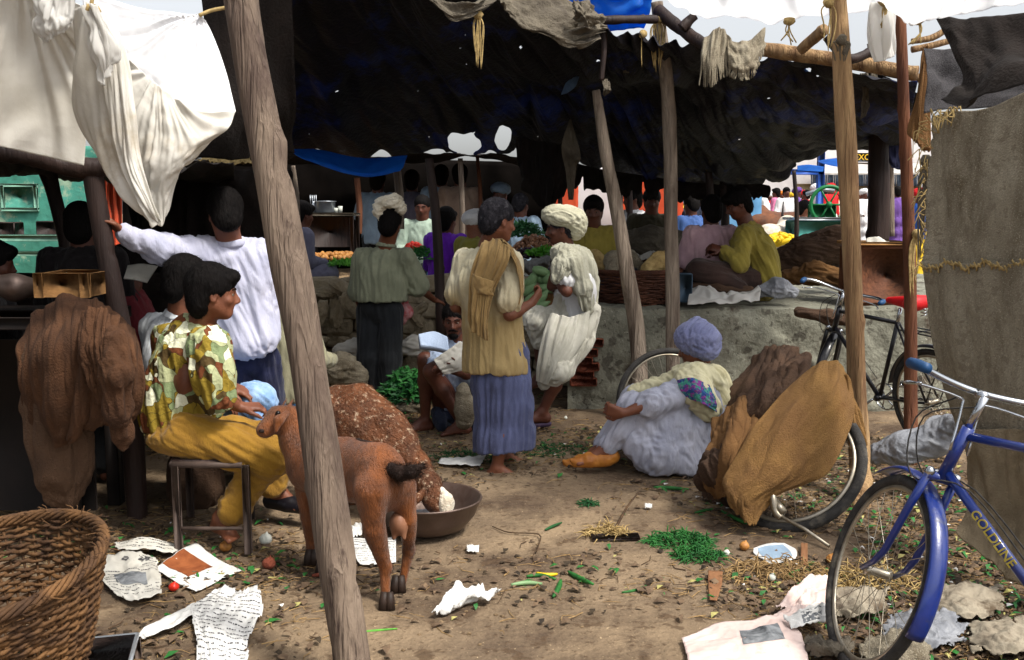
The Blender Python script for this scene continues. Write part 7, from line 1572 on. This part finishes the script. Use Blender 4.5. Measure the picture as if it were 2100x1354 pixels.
lump('red_bag', 'red and white plastic bag carried by the man in black trousers', ((829,612,8.05),(832,640,8.05),(826,662,8.05)), [.02,.045,.02], mat('red_white_plastic','#c8404a','#d8b0b0',scale=18,rough=.4,trans=.3), .01, 'bag', dr=(0,0,1))
# folded papers held by the squatting man and the reader's newspaper
sheet('folded_papers', [PP((858,690,6.78),(890,684,6.82),(918,694,6.78)), PP((862,712,6.70),(890,716,6.72),(922,724,6.70))], 20, 16, M['shirt_pale_blue'], label='folded blue grey cloth resting on the squatting man knee', cat='cloth', thick=.045)
sheet('folded_newspaper', [PP((944,700,6.66),(962,712,6.70),(966,730,6.72)), PP((915,720,6.62),(935,740,6.62),(950,758,6.66)), PP((889,738,6.62),(898,752,6.60),(910,768,6.62))], 30, 30, M['paper'], disp=lambda u,v,A:.006*noise_uv(u,v,8,8,64), label='pale folded newspaper held across the squatting man forearm', cat='newspaper', thick=.012)
sheet('newspaper', [PP((262,545,5.55),(290,542,5.55),(324,546,5.6)), PP((258,560,5.45),(282,560,5.42),(312,564,5.45)), PP((254,572,5.40),(276,574,5.36),(302,580,5.38))], 24, 20, M['paper'], label='open newspaper held by the reader behind the stall post', cat='newspaper', thick=.006)
# tea stall table with pot
t = root('tea_table', P(672,500,10.3), 'dark table of the tea stall with carved front, right of the slanting trunk', 'table')
c = P(676,440,10.3); MB().box(V3(c.x, 10.5, c.z), (.25,.22,.015)).build('tabletop', M['grey_cloth'], t)
MB().box(V3(c.x, 10.32, c.z-.18), (.24,.012,.155)).build('front_panel', M['wood_dark'], t)
for sx in (-1,1):
    for sy in (-1,1): MB().box(V3(c.x+sx*.225, 10.5+sy*.19, (c.z-.02+.84)/2), (.02,.02,(c.z-.02-.84)/2)).build('leg', M['wood_dark'], t)
M['aluminium'] = mat('aluminium', '#b9bec4', '#9ba1a8', scale=6, rough=.35, metal=.7)
t = root('cooking_pot', V3(P(667,437,10.4).x,10.4,c.z+.016), 'aluminium cooking pot on the tea stall table', 'pot')
MB().lathe(V3(P(667,437,10.4).x,10.42,c.z+.016), [(0,0),(.09,.0),(.098,.01),(.1,.11),(.113,.116),(.112,.122),(.095,.118),(.09,.02),(0,.015)], 28).build('pot', M['aluminium'], t)
mb = MB(); mb.lathe(V3(P(643,437,10.4).x,10.42,c.z+.016), [(0,0),(.03,0),(.032,.07),(.015,.1),(.015,.12),(0,.12)], 14)
for k in range(4): mb.tube([V3(P(637+k*4,437,10.4).x,10.42,c.z+.08), V3(P(636+k*4,437,10.4).x,10.42,c.z+.2)], .004, 6)
mb.build('spoon_jar', M['aluminium'], label='jar of spoons left of the aluminium pot', cat='jar')
for i, u in enumerate((689, 698)): MB().lathe(V3(P(u,437,10.4).x,10.40,c.z+.016), [(0,0),(.02,0),(.024,.05+.02*i),(.022,.05+.02*i),(.018,.006),(0,.005)], 14).build('tea_glass', M['garlic'], label=['short white tea cup right of the aluminium pot','taller tea cup furthest right on the tea stall table'][i], cat='cup', group='tea cups')
# rusty box on the platform, right
t = root('rusty_bin', P(1810,640,8.0), 'tall rusty brown sheet metal bin on the platform behind the slim reddish pole', 'bin')
M['rust'] = mat('rusty_metal', '#7a4a2e', '#53301f', scale=4, rough=.8, bump=.4, bscale=30, c3='#9a8a70', s3=9, t3=(.66,.7))
a, b = P(1762,503,7.95), P(1874,640,7.95); MB().box(V3((a.x+b.x)/2, 8.2, (a.z+PZ)/2), ((b.x-a.x)/2, .24, (a.z-PZ)/2)).build('body', M['rust'], t)
MB().box(V3((a.x+b.x)/2, 8.2, a.z+.012), ((b.x-a.x)/2+.015, .255, .012)).build('lid', M['crate_wood'], t)
sheet('paper_scrap', [PP((1775,492,8.1),(1800,486,8.1),(1822,496,8.1)), PP((1780,502,8.0),(1800,500,8.0),(1824,503,8.0))], 20, 10, M['paper'], disp=lambda u,v,A:.015*noise_uv(u,v,5,5,66), label='crumpled paper on the lid of the rusty bin', cat='paper')
lump('brown_sack', 'brown sacking between the black bicycle frame and the wall', ((1640,640,7.6),(1700,650,7.55),(1760,660,7.5)), [.04,.05,.05], M['sack_brown'], .01, 'sack')
# teal cart and green machine in the street
t = root('street_cart', P(1680,495,14), 'teal painted street cart standing at the street side', 'cart')
a, b = P(1634,452,14), P(1738,500,14); M['teal'] = mat('teal_paint', '#4f9d95', '#3f837c', scale=5, rough=.7, bump=.2, bscale=20)
MB().box(V3((a.x+b.x)/2, 14.3, (a.z+b.z)/2), ((b.x-a.x)/2, .3, (a.z-b.z)/2)).build('body', M['teal'], t); MB().box(V3((a.x+b.x)/2, 14.3, a.z+.02), ((b.x-a.x)/2+.03, .34, .02)).build('top', M['aluminium'], t)
for sx in (-1,1): MB().box(V3((a.x+b.x)/2+sx*.3, 14.3, (b.z+gz(1,14))/2), (.03,.25,(b.z-gz(1,14))/2)).build('leg', M['wood_dark'], t)
t = root('sugarcane_press', P(1700,450,15), 'green hand cranked machine with a big wheel on the teal cart', 'machine')
M['green_paint'] = mat('green_paint', '#15713c', '#0f5a2e', scale=6, rough=.45)
c = P(1700,420,14.4); mb = MB(); mb.tube([c+V3(.26*math.cos(x),0,.26*math.sin(x)) for x in np.linspace(0,6.283,40,endpoint=False)], .028, 8, closed=True)
for k in range(6): mb.tube([c, c+V3(.26*math.cos(k*1.047),0,.26*math.sin(k*1.047))], .014, 6)
mb.ball(c, .05, 10, 8); mb.build('wheel', M['green_paint'], t)
mb = MB(); mb.box(c+V3(-.05,.15,-.12), (.18,.1,.13)); mb.build('gear_case', M['green_paint'], t)
mb = MB(); mb.tube([c+V3(-.3,.1,.15), c+V3(-.1,.1,.22), c+V3(.1,.1,.2)], .03, 8); mb.tube([c+V3(.2,.1,-.25), c+V3(.35,.1,-.1)], .03, 8); mb.build('rollers', M['aluminium'], t)
# light blue van like stall
t = root('parked_van', P(1430,500,17), 'sky blue parked van behind the two children', 'van')
c = P(1432,410,17); 
sd = SDF(.04); sd.box(c+V3(0,.6,-.15), (.72,.9,.55), None, .12, .05); sdf_obj(sd, 'body', M['skyblue'], t)
MB().box(c+V3(0,-.435,.18), (.55,.02,.16)).build('windscreen', M['signdark'], t)
for s in (-1,1): 
    mb = MB(); mb.lathe(V3(0,0,0), [(0,-.08),(.25,-.08),(.27,0),(.25,.08),(0,.08)], 20, Matrix.Rotation(math.pi/2,3,'Y')); mb.V = [tuple(Vector(q)+c+V3(s*.6,.1,-.75)) for q in mb.V]; mb.build('wheel', M['tyre'], t)
MB().box(c+V3(0,-.44,-.1), (.5,.015,.04)).build('yellow_stripe', M['yellowpaint'], t)

# boy's stool
t = root('metal_stool', G(430,1110), 'square metal frame stool the boy in the patterned shirt sits on', 'stool')
M['frame_metal'] = mat('worn_frame_metal', '#5f5048', '#3f342f', scale=8, rough=.6, metal=.3)
zs = P(420,925,4.6).z-.02; cs = [P(352,930,4.42), P(496,925,4.42), P(505,925,4.95), P(380,930,4.95)]; cs = [V3(q.x, q.y, zs) for q in cs]
mb = MB()
for i in range(4): mb.tube([cs[i], cs[(i+1)%4]], .016, 8)
mb.build('seat_frame', M['frame_metal'], t)
sheet('seat', [[cs[0]+V3(0,0,.012), cs[1]+V3(0,0,.012)], [cs[3]+V3(0,0,.012), cs[2]+V3(0,0,.012)]], 6, 6, M['wood_dark'], t, thick=.02)
for q in cs: MB().box(V3(q.x+.015, q.y, zs/2), (.016,.016,zs/2)).build('leg', M['frame_metal'], t)
mb = MB(); mb.tube([cs[0]+V3(.015,0,.12-zs), cs[1]+V3(.015,0,.12-zs)], .009, 6); mb.tube([cs[1]+V3(.015,0,.12-zs), cs[2]+V3(.015,0,.12-zs)], .009, 6); mb.build('stretcher', M['frame_metal'], t)
# small low stool at the lower left corner
t = root('low_stool', G(190,1345), 'low wooden stool with metal edging cut by the bottom edge, next to the big basket', 'stool')
c = G(188,1395); c.z = .085; rz = Matrix.Rotation(.25, 3, 'Z'); MB().box(c, (.13,.12,.012), rz).build('top', M['wood_dark'], t); mb = MB()
cr_ = [c+rz@V3(x,y,.004) for x,y in ((-.135,-.125),(.135,-.125),(.135,.125),(-.135,.125))]; mb.tube(cr_, .011, 8, closed=True); mb.build('edging', M['aluminium'], t)
for q in cr_: MB().box(V3(q.x, q.y, .04), (.011,.011,.04), rz).build('leg', M['frame_metal'], t)
lump('round_pot_sack', 'brown rounded sack standing in the shade behind the boy stool', ((400,960,5.2),(402,1000,5.2)), [.13,.14], M['sack_brown'], .015, 'sack', dr=(0,0,1))
# ================================================================ papers and rubbish on the ground
def newspaper(label, corners, nu=40, nv=34, bump=.02, text_rows=0, seed=0, m='paper', head=None, photo=None, cat='newspaper', ragged=.0, group=None, zoff=.012, name='newspaper', colf=None):
    """corners: photo pixels of a sheet lying on the ground: net rows of (u,v,height)"""
    ctrl = [[G(u, v, z) for u, v, z in row] for row in corners]
    A = np.array([[tuple(p) for p in row] for row in ctrl], float); A = cr_np(A, nv); A = cr_np(A.transpose(1,0,2), nu).transpose(1,0,2)
    uu, vv = np.meshgrid(np.linspace(0,1,nu), np.linspace(0,1,nv))
    cr = .5+.5*ridge(noise_uv(uu, vv, 5, 5, seed, 2)); A[:,:,2] = np.maximum(A[:,:,2]+bump*cr*.6+bump*.25*noise_uv(uu, vv, 11, 11, seed+1), 0)+zoff
    for j in range(nv):
        for i in range(0, nu): A[j,i,2] += 0
    gzz = ground_z(A[:,:,0].ravel(), A[:,:,1].ravel()).reshape(A.shape[:2]); A[:,:,2] += gzz
    V = A.reshape(-1,3); idx = np.arange(nu*nv).reshape(nv, nu); Fq = np.stack([idx[:-1,:-1], idx[:-1,1:], idx[1:,1:], idx[1:,:-1]], -1)
    uc = (uu[:-1,:-1]+uu[1:,1:])/2; vc = (vv[:-1,:-1]+vv[1:,1:])/2
    if ragged:
        e = vn(np.stack([uc.ravel()*9, vc.ravel()*9, uc.ravel()*0], 1), seed+2, 3).reshape(uc.shape); k = np.minimum(np.minimum(uc,1-uc), np.minimum(vc,1-vc)) > ragged*(.5+e)
        Fq = Fq[k]
    else: Fq = Fq.reshape(-1,4)
    o = obj(name, V, Fq.reshape(-1,4), M[m], None, label=label, cat=cat, group=group, thick=.0015)
    def at(u, v):
        x = u*(nu-1); y = v*(nv-1); i = min(int(x), nu-2); j = min(int(y), nv-2); a, b = x-i, y-j
        return Vector(A[j,i]*(1-a)*(1-b)+A[j,i+1]*a*(1-b)+A[j+1,i]*(1-a)*b+A[j+1,i+1]*a*b)
    if text_rows:      # columns of tiny printed words, laid on the paper's own surface
        mb = MB(); rr = random.Random(seed)
        for cidx in range(3 if text_rows > 8 else 2):
            nc = 3 if text_rows > 8 else 2
            for r_ in range(text_rows):
                v = .08+.84*r_/text_rows; u = .05+cidx*.93/nc
                if head and v < .30 and cidx < 2: continue
                if photo and photo[0] < u+.1 and u < photo[2] and photo[1] < v < photo[3]: continue
                while u < .05+(cidx+.88)*.93/nc:
                    w_ = rr.uniform(.012,.045); h_ = .17/text_rows
                    if rr.random() < .85: 
                        q = [at(min(x,.99), min(y,.99))+V3(0,0,.0022) for x, y in ((u,v),(u+w_,v),(u+w_,v+h_),(u,v+h_))]; mb.add(q, [(0,1,2,3)])
                    u += w_+.01
        mb.build('printed_text', M['ink'], o)
    if photo:
        n = 10; q = []; 
        for j in range(n):
            for i in range(n): q.append(at(photo[0]+(photo[2]-photo[0])*i/(n-1), photo[1]+(photo[3]-photo[1])*j/(n-1))+V3(0,0,.0025))
        obj('printed_picture', q, [(j*n+i, j*n+i+1, (j+1)*n+i+1, (j+1)*n+i) for j in range(n-1) for i in range(n-1)], M[photo[4]], o)
    if head:
        body, hu, hv, du, size = head; p0, p1 = at(hu, hv), at(hu+du, hv); d = (p1-p0).normalized(); nr = V3(0,0,1); y = nr.cross(d).normalized(); nr = d.cross(y)
        cu = text(body, (p0+p1)/2+V3(0,0,.006), size, M['ink'], o, rot=Matrix((d, y, nr)).transposed(), ext=.0006, name='headline')
    return o
M['ink'] = mat('printing_ink', '#5a595b', '#3b3a3c', scale=8, rough=.8); M['photo_grey'] = mat('printed_grey_photo', '#8a8d90', '#35383c', scale=16, rough=.8); M['photo_brown'] = mat('printed_brown_photo', '#9a5a34', '#70391f', scale=10, rough=.6)
M['paper_bright'] = mat('bright_newsprint', '#dcdbd8', '#bdbcb8', scale=4, rough=.9, bump=.35, bscale=16, wave=1.2, wscale=7, c3='#a39a86', s3=5, t3=(.6,.75))
M['paper_pink'] = mat('pinkish_paper', '#dcc9c2', '#c2aaa2', scale=4, rough=.9, bump=.3, bscale=14, wave=1, wscale=6, c3='#a08878', s3=5, t3=(.6,.75))
newspaper('newspaper with large black headline letters, left of the open magazine by the basket', [[(212,1150,.02),(268,1138,.03),(322,1148,.03)],[(208,1195,.01),(270,1190,.03),(330,1186,.02)],[(238,1232,.0),(285,1238,.02),(332,1222,.01)]], text_rows=12, seed=1, head=('कीक', .35, .14, .5, .075), photo=(.22,.42,.75,.68,'photo_grey'), ragged=.02)
newspaper('darker newspaper behind the headline one, in the shade', [[(232,1122,.02),(300,1112,.05),(368,1124,.01)],[(240,1140,.02),(300,1135,.03),(362,1142,.01)]], nv=20, text_rows=5, seed=2, ragged=.04)
newspaper('open magazine page with a brown picture, its corner curling up', [[(402,1116,.03),(450,1150,.02),(498,1170,.0)],[(355,1142,.02),(405,1168,.0),(452,1192,.0)],[(316,1172,.01),(355,1196,.0),(402,1216,.0)]], text_rows=0, seed=3, m='paper_bright', photo=(.02,.28,.62,.80,'photo_brown'), bump=.008)
newspaper('torn white newspaper with ragged tail at the bottom edge, left of the slanting trunk', [[(445,1208,.01),(490,1212,.01),(536,1208,.02)],[(395,1250,.01),(465,1255,.02),(540,1262,.01)],[(395,1290,.0),(440,1300,.01),(525,1318,.0)],[(402,1345,.0),(450,1352,.01),(510,1358,.0)],[(396,1400,.0),(440,1404,.0),(498,1410,.0)]], 50, 60, text_rows=18, seed=4, m='paper_bright', ragged=.05, bump=.03)
newspaper('long torn newspaper strip pointing to the basket', [[(400,1240,.01),(420,1250,.02)],[(350,1272,.01),(372,1288,.02)],[(300,1300,.01),(318,1316,.01)],[(282,1318,.0),(292,1322,.0)]], 16, 40, seed=5, m='paper_bright', bump=.015, name='paper_strip', cat='paper')
newspaper('folded newspaper under the ginger goat hind legs', [[(722,1105,.01),(770,1108,.02),(812,1106,.01)],[(724,1135,.01),(770,1136,.01),(812,1138,.0)],[(738,1160,.0),(775,1160,.0),(812,1158,.0)]], text_rows=10, seed=6, m='paper_bright', bump=.008)
newspaper('small crumpled paper upright behind the goat legs', [[(720,1080,.02),(745,1078,.03)],[(722,1105,.01),(742,1104,.0)]], 14, 12, seed=7, m='paper_bright', name='paper_scrap', cat='paper')
newspaper('crumpled white paper alone on bare earth in front, centre', [[(940,1204,.05),(985,1212,.04),(1028,1218,.02)],[(925,1222,.05),(965,1228,.03),(1000,1240,.01)],[(905,1245,.03),(935,1250,.02),(968,1240,.0)],[(885,1272,.0),(900,1270,.0),(915,1262,.0)]], 40, 40, seed=8, m='paper_bright', bump=.05, name='crumpled_paper', cat='paper')
newspaper('flat white paper on the ground behind the goat bowl', [[(905,948,.01),(950,944,.02),(998,940,.02)],[(898,960,.0),(950,962,.01),(985,962,.0)]], 26, 12, seed=9, m='paper_bright', name='paper_scrap', cat='paper')
newspaper('large white printed sheet at the bottom edge, left of the blue bicycle wheel', [[(1398,1322,.0),(1480,1290,.02),(1560,1282,.03),(1600,1268,.02)],[(1405,1345,.0),(1490,1330,.02),(1580,1318,.04),(1640,1308,.02)],[(1415,1390,.0),(1500,1380,.01),(1590,1375,.02),(1660,1370,.0)]], 50, 40, seed=10, m='paper_pink', bump=.02, photo=(.45,.25,.8,.6,'photo_grey'))
newspaper('pinkish torn paper climbing towards the blue bicycle wheel', [[(1590,1262,.02),(1640,1212,.05),(1705,1192,.05)],[(1610,1275,.01),(1650,1240,.03),(1710,1215,.03)],[(1560,1290,.0),(1640,1290,.02),(1705,1262,.02)]], 40, 30, seed=11, m='paper_pink', bump=.05, ragged=.04, name='torn_paper', cat='paper')
newspaper('newspaper page with a dark portrait, folded against the blue bicycle wheel', [[(1605,1280,.05),(1660,1255,.10),(1704,1245,.08)],[(1625,1305,.03),(1665,1290,.05),(1706,1290,.03)]], 30, 20, seed=12, m='paper_bright', bump=.03, photo=(.3,.2,.75,.9,'photo_grey'))
newspaper('flat blue printed card among the rubbish', [[(1545,1130,.01),(1580,1120,.01),(1608,1120,.01)],[(1548,1142,.0),(1590,1140,.0),(1632,1134,.0)],[(1580,1160,.0),(1610,1156,.0),(1634,1148,.0)]], 20, 16, seed=13, m='paper_bright', bump=.004, photo=(.12,.12,.85,.85,'pale_blue_shirt'), name='printed_card', cat='card')
M['paper_dirty'] = mat('muddy_paper', '#a39a88', '#7d7262', scale=5, rough=.95, bump=.5, bscale=18, wave=1.2, wscale=9, c3='#574a3b', s3=5, t3=(.5,.62))
M['card_brown'] = mat('brown_card', '#8d6444', '#704c32', scale=5, rough=.9)
newspaper('brown cardboard strip standing out of the rubbish, left one', [[(1452,1172,.01),(1482,1174,.01)],[(1452,1205,.0),(1480,1206,.0)],[(1455,1240,.0),(1470,1242,.0)]], 8, 20, seed=14, m='card_brown', bump=.004, name='cardboard_strip', cat='cardboard')
newspaper('short brown cardboard strip beside the blue printed card', [[(1642,1120,.01),(1656,1122,.01)],[(1642,1160,.0),(1656,1162,.0)]], 8, 14, seed=15, m='card_brown', bump=.004, name='cardboard_strip', cat='cardboard')
for i, (u, v, s, lb) in enumerate(((1330,1040,.03,'small square white paper scrap right of the twig heap'), (970,1128,.05,'pale torn scrap on bare earth below the bowl'))):
    newspaper(lb, [[(u-s*250,v-s*130,.012),(u+s*250,v-s*100,.012)],[(u-s*260,v+s*120,.0),(u+s*230,v+s*150,.0)]], 14, 12, seed=20+i, m='paper_bright', bump=.010, name='paper_scrap', cat='paper', ragged=.04)
# grey crumpled sacking heap at the bottom right
for i, (u, v, w_, lb) in enumerate(((1760,1250,.15,'seen through the lower spokes'), (1900,1310,.20,'pale one right of the blue mudguard'), (1980,1260,.18,'uppermost one, grey brown'), (2070,1330,.2,'cut by the lower right corner'), (1840,1350,.18,'cut by the bottom edge below the mudguard'), (1700,1335,.12,'dark one left of the tyre'))):
    c = G(u, v); rr = random.Random(i); 
    newspaper('crumpled grey sheet in the rubbish heap, '+lb, [[(u-w_*420,v-w_*160,.0),(u,v-w_*220,.03),(u+w_*420,v-w_*150,.01)],[(u-w_*460,v,.01),(u,v,.06),(u+w_*430,v+10,.02)],[(u-w_*400,v+w_*180,.0),(u+10,v+w_*200,.02),(u+w_*380,v+w_*160,.0)]], 50, 40, seed=40+i, m=('paper_dirty','grey_plastic','paper_dirty','paper_dirty','burlap','grey_cloth')[i], bump=.028, ragged=.10, name='crumpled_sheet', cat='rubbish', group='crumpled sheets in the rubbish by the blue bicycle')
M['straw_dry'] = mat('dry_straw', '#a3865a', '#6f5636', scale=20, rough=.9); M['twig'] = mat('twig_brown', '#55402c', '#33251a', scale=20, rough=.9)
def density(x, y):
    """how much rubbish lies at a ground point"""
    d = .10+.9*sm(.75, 1.5, x)*sm(6.2, 5.0, y)+.35*sm(5.2, 6.3, y)*sm(9, 7.5, y)+.2*sm(-.2,-1.5,x)
    p = np.stack([x*1.4, y*1.4, x*0], 1); return 1.5*d*np.clip(.5+.9*vn(p, 77, 3), 0, 1.5)
def scatter(name, label, n, m, maker, seed, x0=-3.2, x1=3.4, y0=2.7, y1=8.4, cat='litter', pw=1.):
    r = np.random.RandomState(seed); y = y0+(y1-y0)*r.rand(n*6)**1.5; x = (x0+(x1-x0)*r.rand(n*6))*np.clip(y/4.5, .55, 1.2)
    k = r.rand(n*6) < np.clip(density(x, y), 0, 1)**pw; x, y = x[k][:n], y[k][:n]; z = ground_z(x, y); mb = MB(); rr = random.Random(seed)
    for a, b, c in zip(x, y, z): maker(mb, V3(a, b, c), rr)
    o = mb.build(name, m, label=label, cat=cat, smooth=False, origin=(0,5,0)); o['kind'] = 'stuff'; return o
def mk_leaf(size, w=.35, curl=.4):
    def f(mb, p, rr):
        a = rr.uniform(0, 6.28); d = V3(math.cos(a), math.sin(a), 0); s = V3(-d.y, d.x, 0); L = size*rr.uniform(.4,1.3); W_ = L*w*rr.uniform(.5,1.2); h = L*curl*rr.uniform(0,.6)+.003
        k = V3(0,0,.004+rr.random()*.006)
        mb.add([p+k, p+d*L*.35+s*W_*.5+V3(0,0,h)+k, p+d*L*.35-s*W_*.5+V3(0,0,h*.6)+k, p+d*L*.75+s*W_*.35+V3(0,0,h*.7)+k, p+d*L*.75-s*W_*.35+V3(0,0,h)+k, p+d*L+k], [(0,2,1),(1,2,4,3),(3,4,5)])
    return f
def mk_stick(L0, r0, bend=.25, seg=4, lift=.006):
    def f(mb, p, rr):
        a = rr.uniform(0, 6.28); L = L0*rr.uniform(.3,1.4); d = V3(math.cos(a), math.sin(a), 0); s = V3(-d.y, d.x, 0)*rr.uniform(-bend,bend)*L; z = V3(0,0,r0+rr.random()*lift)
        mb.tube([p+z, p+d*L*.5+s+z*rr.uniform(.8,2.5), p+d*L+z], [r0*rr.uniform(.6,1.2)]*2+[r0*.5], seg)
    return f
def mk_stone(r0):
    def f(mb, p, rr): mb.ball(p+V3(0,0,r0*.2), (r0*rr.uniform(.5,1.3), r0*rr.uniform(.5,1.2), r0*rr.uniform(.3,.7)), 6, 4, Matrix.Rotation(rr.uniform(0,3),3,'Z'), noise=.4)
    return f
scatter('straw_litter', 'bits of dry straw trodden over the whole ground', 10000, M['straw_dry'], mk_stick(.08,.0019), 1)
scatter('twig_litter', 'dark twigs and stems scattered over the earth', 1500, M['twig'], mk_stick(.11,.0026,.4), 2)
scatter('pebble_litter', 'small pebbles and clods scattered over the earth', 2600, M['earth'], mk_stone(.010), 3, pw=.6)
scatter('dead_leaf_litter', 'brown dead leaf scraps over the earth', 7500, mat('dead_leaf', '#75604a', '#43342a', scale=14, rough=.9), mk_leaf(.046,.6,.5), 4)
scatter('dark_leaf_litter', 'dark rotting leaf scraps over the earth', 7500, mat('rotten_leaf', '#3f3324', '#251d14', scale=14, rough=.8), mk_leaf(.035,.7,.5), 5)
scatter('green_leaf_litter', 'green vegetable leaf scraps over the earth', 2300, M['leaf'], mk_leaf(.055,.4,.5), 6, pw=1.5)
scatter('pale_leaf_litter', 'yellowish vegetable scraps over the earth', 900, mat('pale_scrap', '#b3a86a', '#8e8a50', scale=14, rough=.8), mk_leaf(.045,.5,.5), 7, pw=1.4)
scatter('white_paper_litter', 'tiny white paper crumbs over the earth', 380, M['paper_bright'], mk_leaf(.028,.8,.6), 8, pw=1.4)
# single vegetables, stalks and small things one can point at
def stalk(name, label, pts, r0, m, cat='vegetable', group=None, tip=.4):
    c = crv([G(u, v, z)+V3(0,0,r0) for u, v, z in pts], 5); n = len(c); rad = [r0*(tip+(1-tip)*math.sin(math.pi*min(1, (i+.8)/(n+.2)))) for i in range(n)]
    return MB().tube(c, rad, 8).build(name, M[m], label=label, cat=cat, group=group)
gv = 'green vegetable pieces on the bare earth'
for pts, r0, m, lb in ((((1165,1178,0),(1185,1190,0),(1216,1204,.01)), .012, 'leaf', 'thick bright green stalk with frayed leaves, pointing right, in front centre'), (((1080,1186,0),(1110,1184,0),(1140,1192,0)), .009, 'leaf', 'dark green pod above the pale flat leaf, front centre'),
    (((1048,1204,0),(1080,1200,0),(1112,1202,0)), .010, 'gourd', 'pale green flat leaf piece lying left of the thick stalk'), (((1150,1196,0),(1145,1212,0),(1134,1230,0)), .012, 'leaf', 'short green curved pod pointing to the camera, front centre'),
    (((1275,1218,0),(1300,1214,0),(1325,1204,0)), .006, 'leaf', 'thin green pod at lower centre right'), (((1118,1090,0),(1135,1082,0),(1152,1075,0)), .008, 'leaf_dark', 'dark green pod left of the twig heap'), (((1340,1004,0),(1370,1005,0),(1412,1008,0)), .012, 'leaf', 'green leek piece right of the seated man, far'),
    (((1100,1180,0),(1118,1184,0),(1143,1182,0)), .010, 'banana', 'yellow husk in the bare middle of the ground'), (((1425,1055,0),(1445,1050,0),(1460,1048,0)), .008, 'leaf', 'green pod below the tilted wheel'), (((1480,1052,0),(1510,1068,0),(1530,1078,0)), .010, 'leaf', 'green stalks under the tilted wheel'), (((735,1300,0),(770,1296,0),(815,1292,0)), .005, 'leaf_light', 'thin pale green stalk beside the foot of the slanting trunk'),
    (((640,1186,0),(690,1180,0),(720,1184,0)), .012, 'brick', 'reddish peel left of the goat hooves')):
    stalk('vegetable_piece', lb, pts, r0, m, group=gv)
for i, (u, v, r0, m, lb) in enumerate(((1526,1128,.024,'onion','whole onion left of the blue printed card'), (1706,1156,.026,'onion','pale onion just left of the blue bicycle tyre'), (1992,1146,.035,'onion','brown potato beside the burlap wall foot'), (1975,1128,.03,'gourd','bright green crushed fruit beside the burlap wall foot'), (1968,1080,.02,'onion','pale onion above the crushed green fruit'), (463,1130,.028,'onion','dried brown gold fruit left of the stool leg'), (545,1116,.03,'garlic','split pale fruit at the foot of the stool'), (357,1212,.022,'tomato','red orange tomato on the open magazine'), (1490,1140,.016,'garlic','pale cream knob near the bright green tuft'), (1583,1192,.018,'garlic','white flower like scrap in the rubbish'), (1160,860,.014,'garlic','white knob by the violet sandal'), (552,1166,.03,'brick','dark red curled peel on the shaded ground'))):
    p = G(u, v); sd = SDF(.005); sd.ell(p+V3(0,0,r0*.8), (r0,r0*.95,r0*.85), None, k=.01); sd.cap(p+V3(0,0,r0*1.4), p+V3(r0*.3,0,r0*2.0), r0*.28, r0*.1, .01)
    sdf_obj(sd, ('onion','tomato','fruit')[0 if m in ('onion','garlic') else 1 if m == 'tomato' else 2], M[m], label=lb, cat='vegetable', folds=((r0*.06,20,(0,0,1),80,i),))
def tuft(name, label, c, rx, n, size, m, seed=0, hgt=.05, cat='greens'):
    rr = random.Random(seed); mb = MB(); c = Vector(c)
    for i in range(n):
        a = rr.uniform(0, 6.28); q = rr.random()**.5*rx; p = c+V3(q*math.cos(a), q*.7*math.sin(a), .003+rr.random()*hgt*(1-q/rx)); L = size*rr.uniform(.5,1.3); d = V3(rr.gauss(0,1), rr.gauss(0,1), rr.gauss(.3,.5)).normalized()
        mb.tube([p, p+d*L*.5, p+d*L+V3(0,0,-.3*L)], [.0022,.0030,.0010], 4)
    o = mb.build(name, m, label=label, cat=cat); o['kind'] = 'stuff'; return o
tuft('green_tuft', 'bright green tuft of feathery leaves, front right of centre', G(1392,1112), .16, 420, .06, M['leaf'], 1)
tuft('green_tuft', 'second part of the feathery green tuft nearer the camera', G(1432,1140), .12, 300, .055, M['leaf'], 2)
tuft('green_tuft', 'small feathery green scrap in the middle of the ground', G(1208,1035), .06, 90, .04, M['leaf_dark'], 3, .02)
tuft('green_tuft', 'trodden green leaves behind the standing man feet', G(960,940), .25, 300, .05, M['leaf_dark'], 4, .02)
tuft('green_tuft', 'trodden greens beside the ochre shoes', G(1135,925), .28, 320, .045, M['leaf_dark'], 5, .02)
tuft('straw_tuft', 'reddish straw heap on the dark flat plank, centre', G(1245,1098), .10, 300, .07, M['straw'], 6, .05, 'straw')
tuft('straw_tuft', 'tangle of dry grass seen through the blue bicycle wheel', G(1790,1210), .22, 700, .10, M['straw'], 7, .10, 'straw')
tuft('straw_tuft', 'grass tangle left of the blue bicycle wheel', G(1600,1180), .25, 360, .08, M['straw_dry'], 8, .03, 'straw')
MB().box(G(1262,1106)+V3(0,0,.012), (.115,.035,.006), Matrix.Rotation(.05,3,'Z')).build('plank', M['wood_dark'], label='dark flat plank under the reddish straw heap', cat='plank')
mb = MB(); mb.tube([G(1262,1092)+V3(0,0,.02), G(1285,1060)+V3(0,0,.05), G(1308,1045)+V3(0,0,.09)], [.007,.006,.004], 7); mb.build('stick', M['twig'], label='stick sticking up from the reddish straw heap', cat='stick')
mb = MB(); mb.tube(crv([G(1010,1080,.01),G(1045,1092,.01),G(1105,1096,.012),G(1104,1120,.01),G(1100,1132,.01)],4), .003, 6); mb.build('stick', M['twig'], label='long thin bent stem on bare earth right of the bowl', cat='stick')
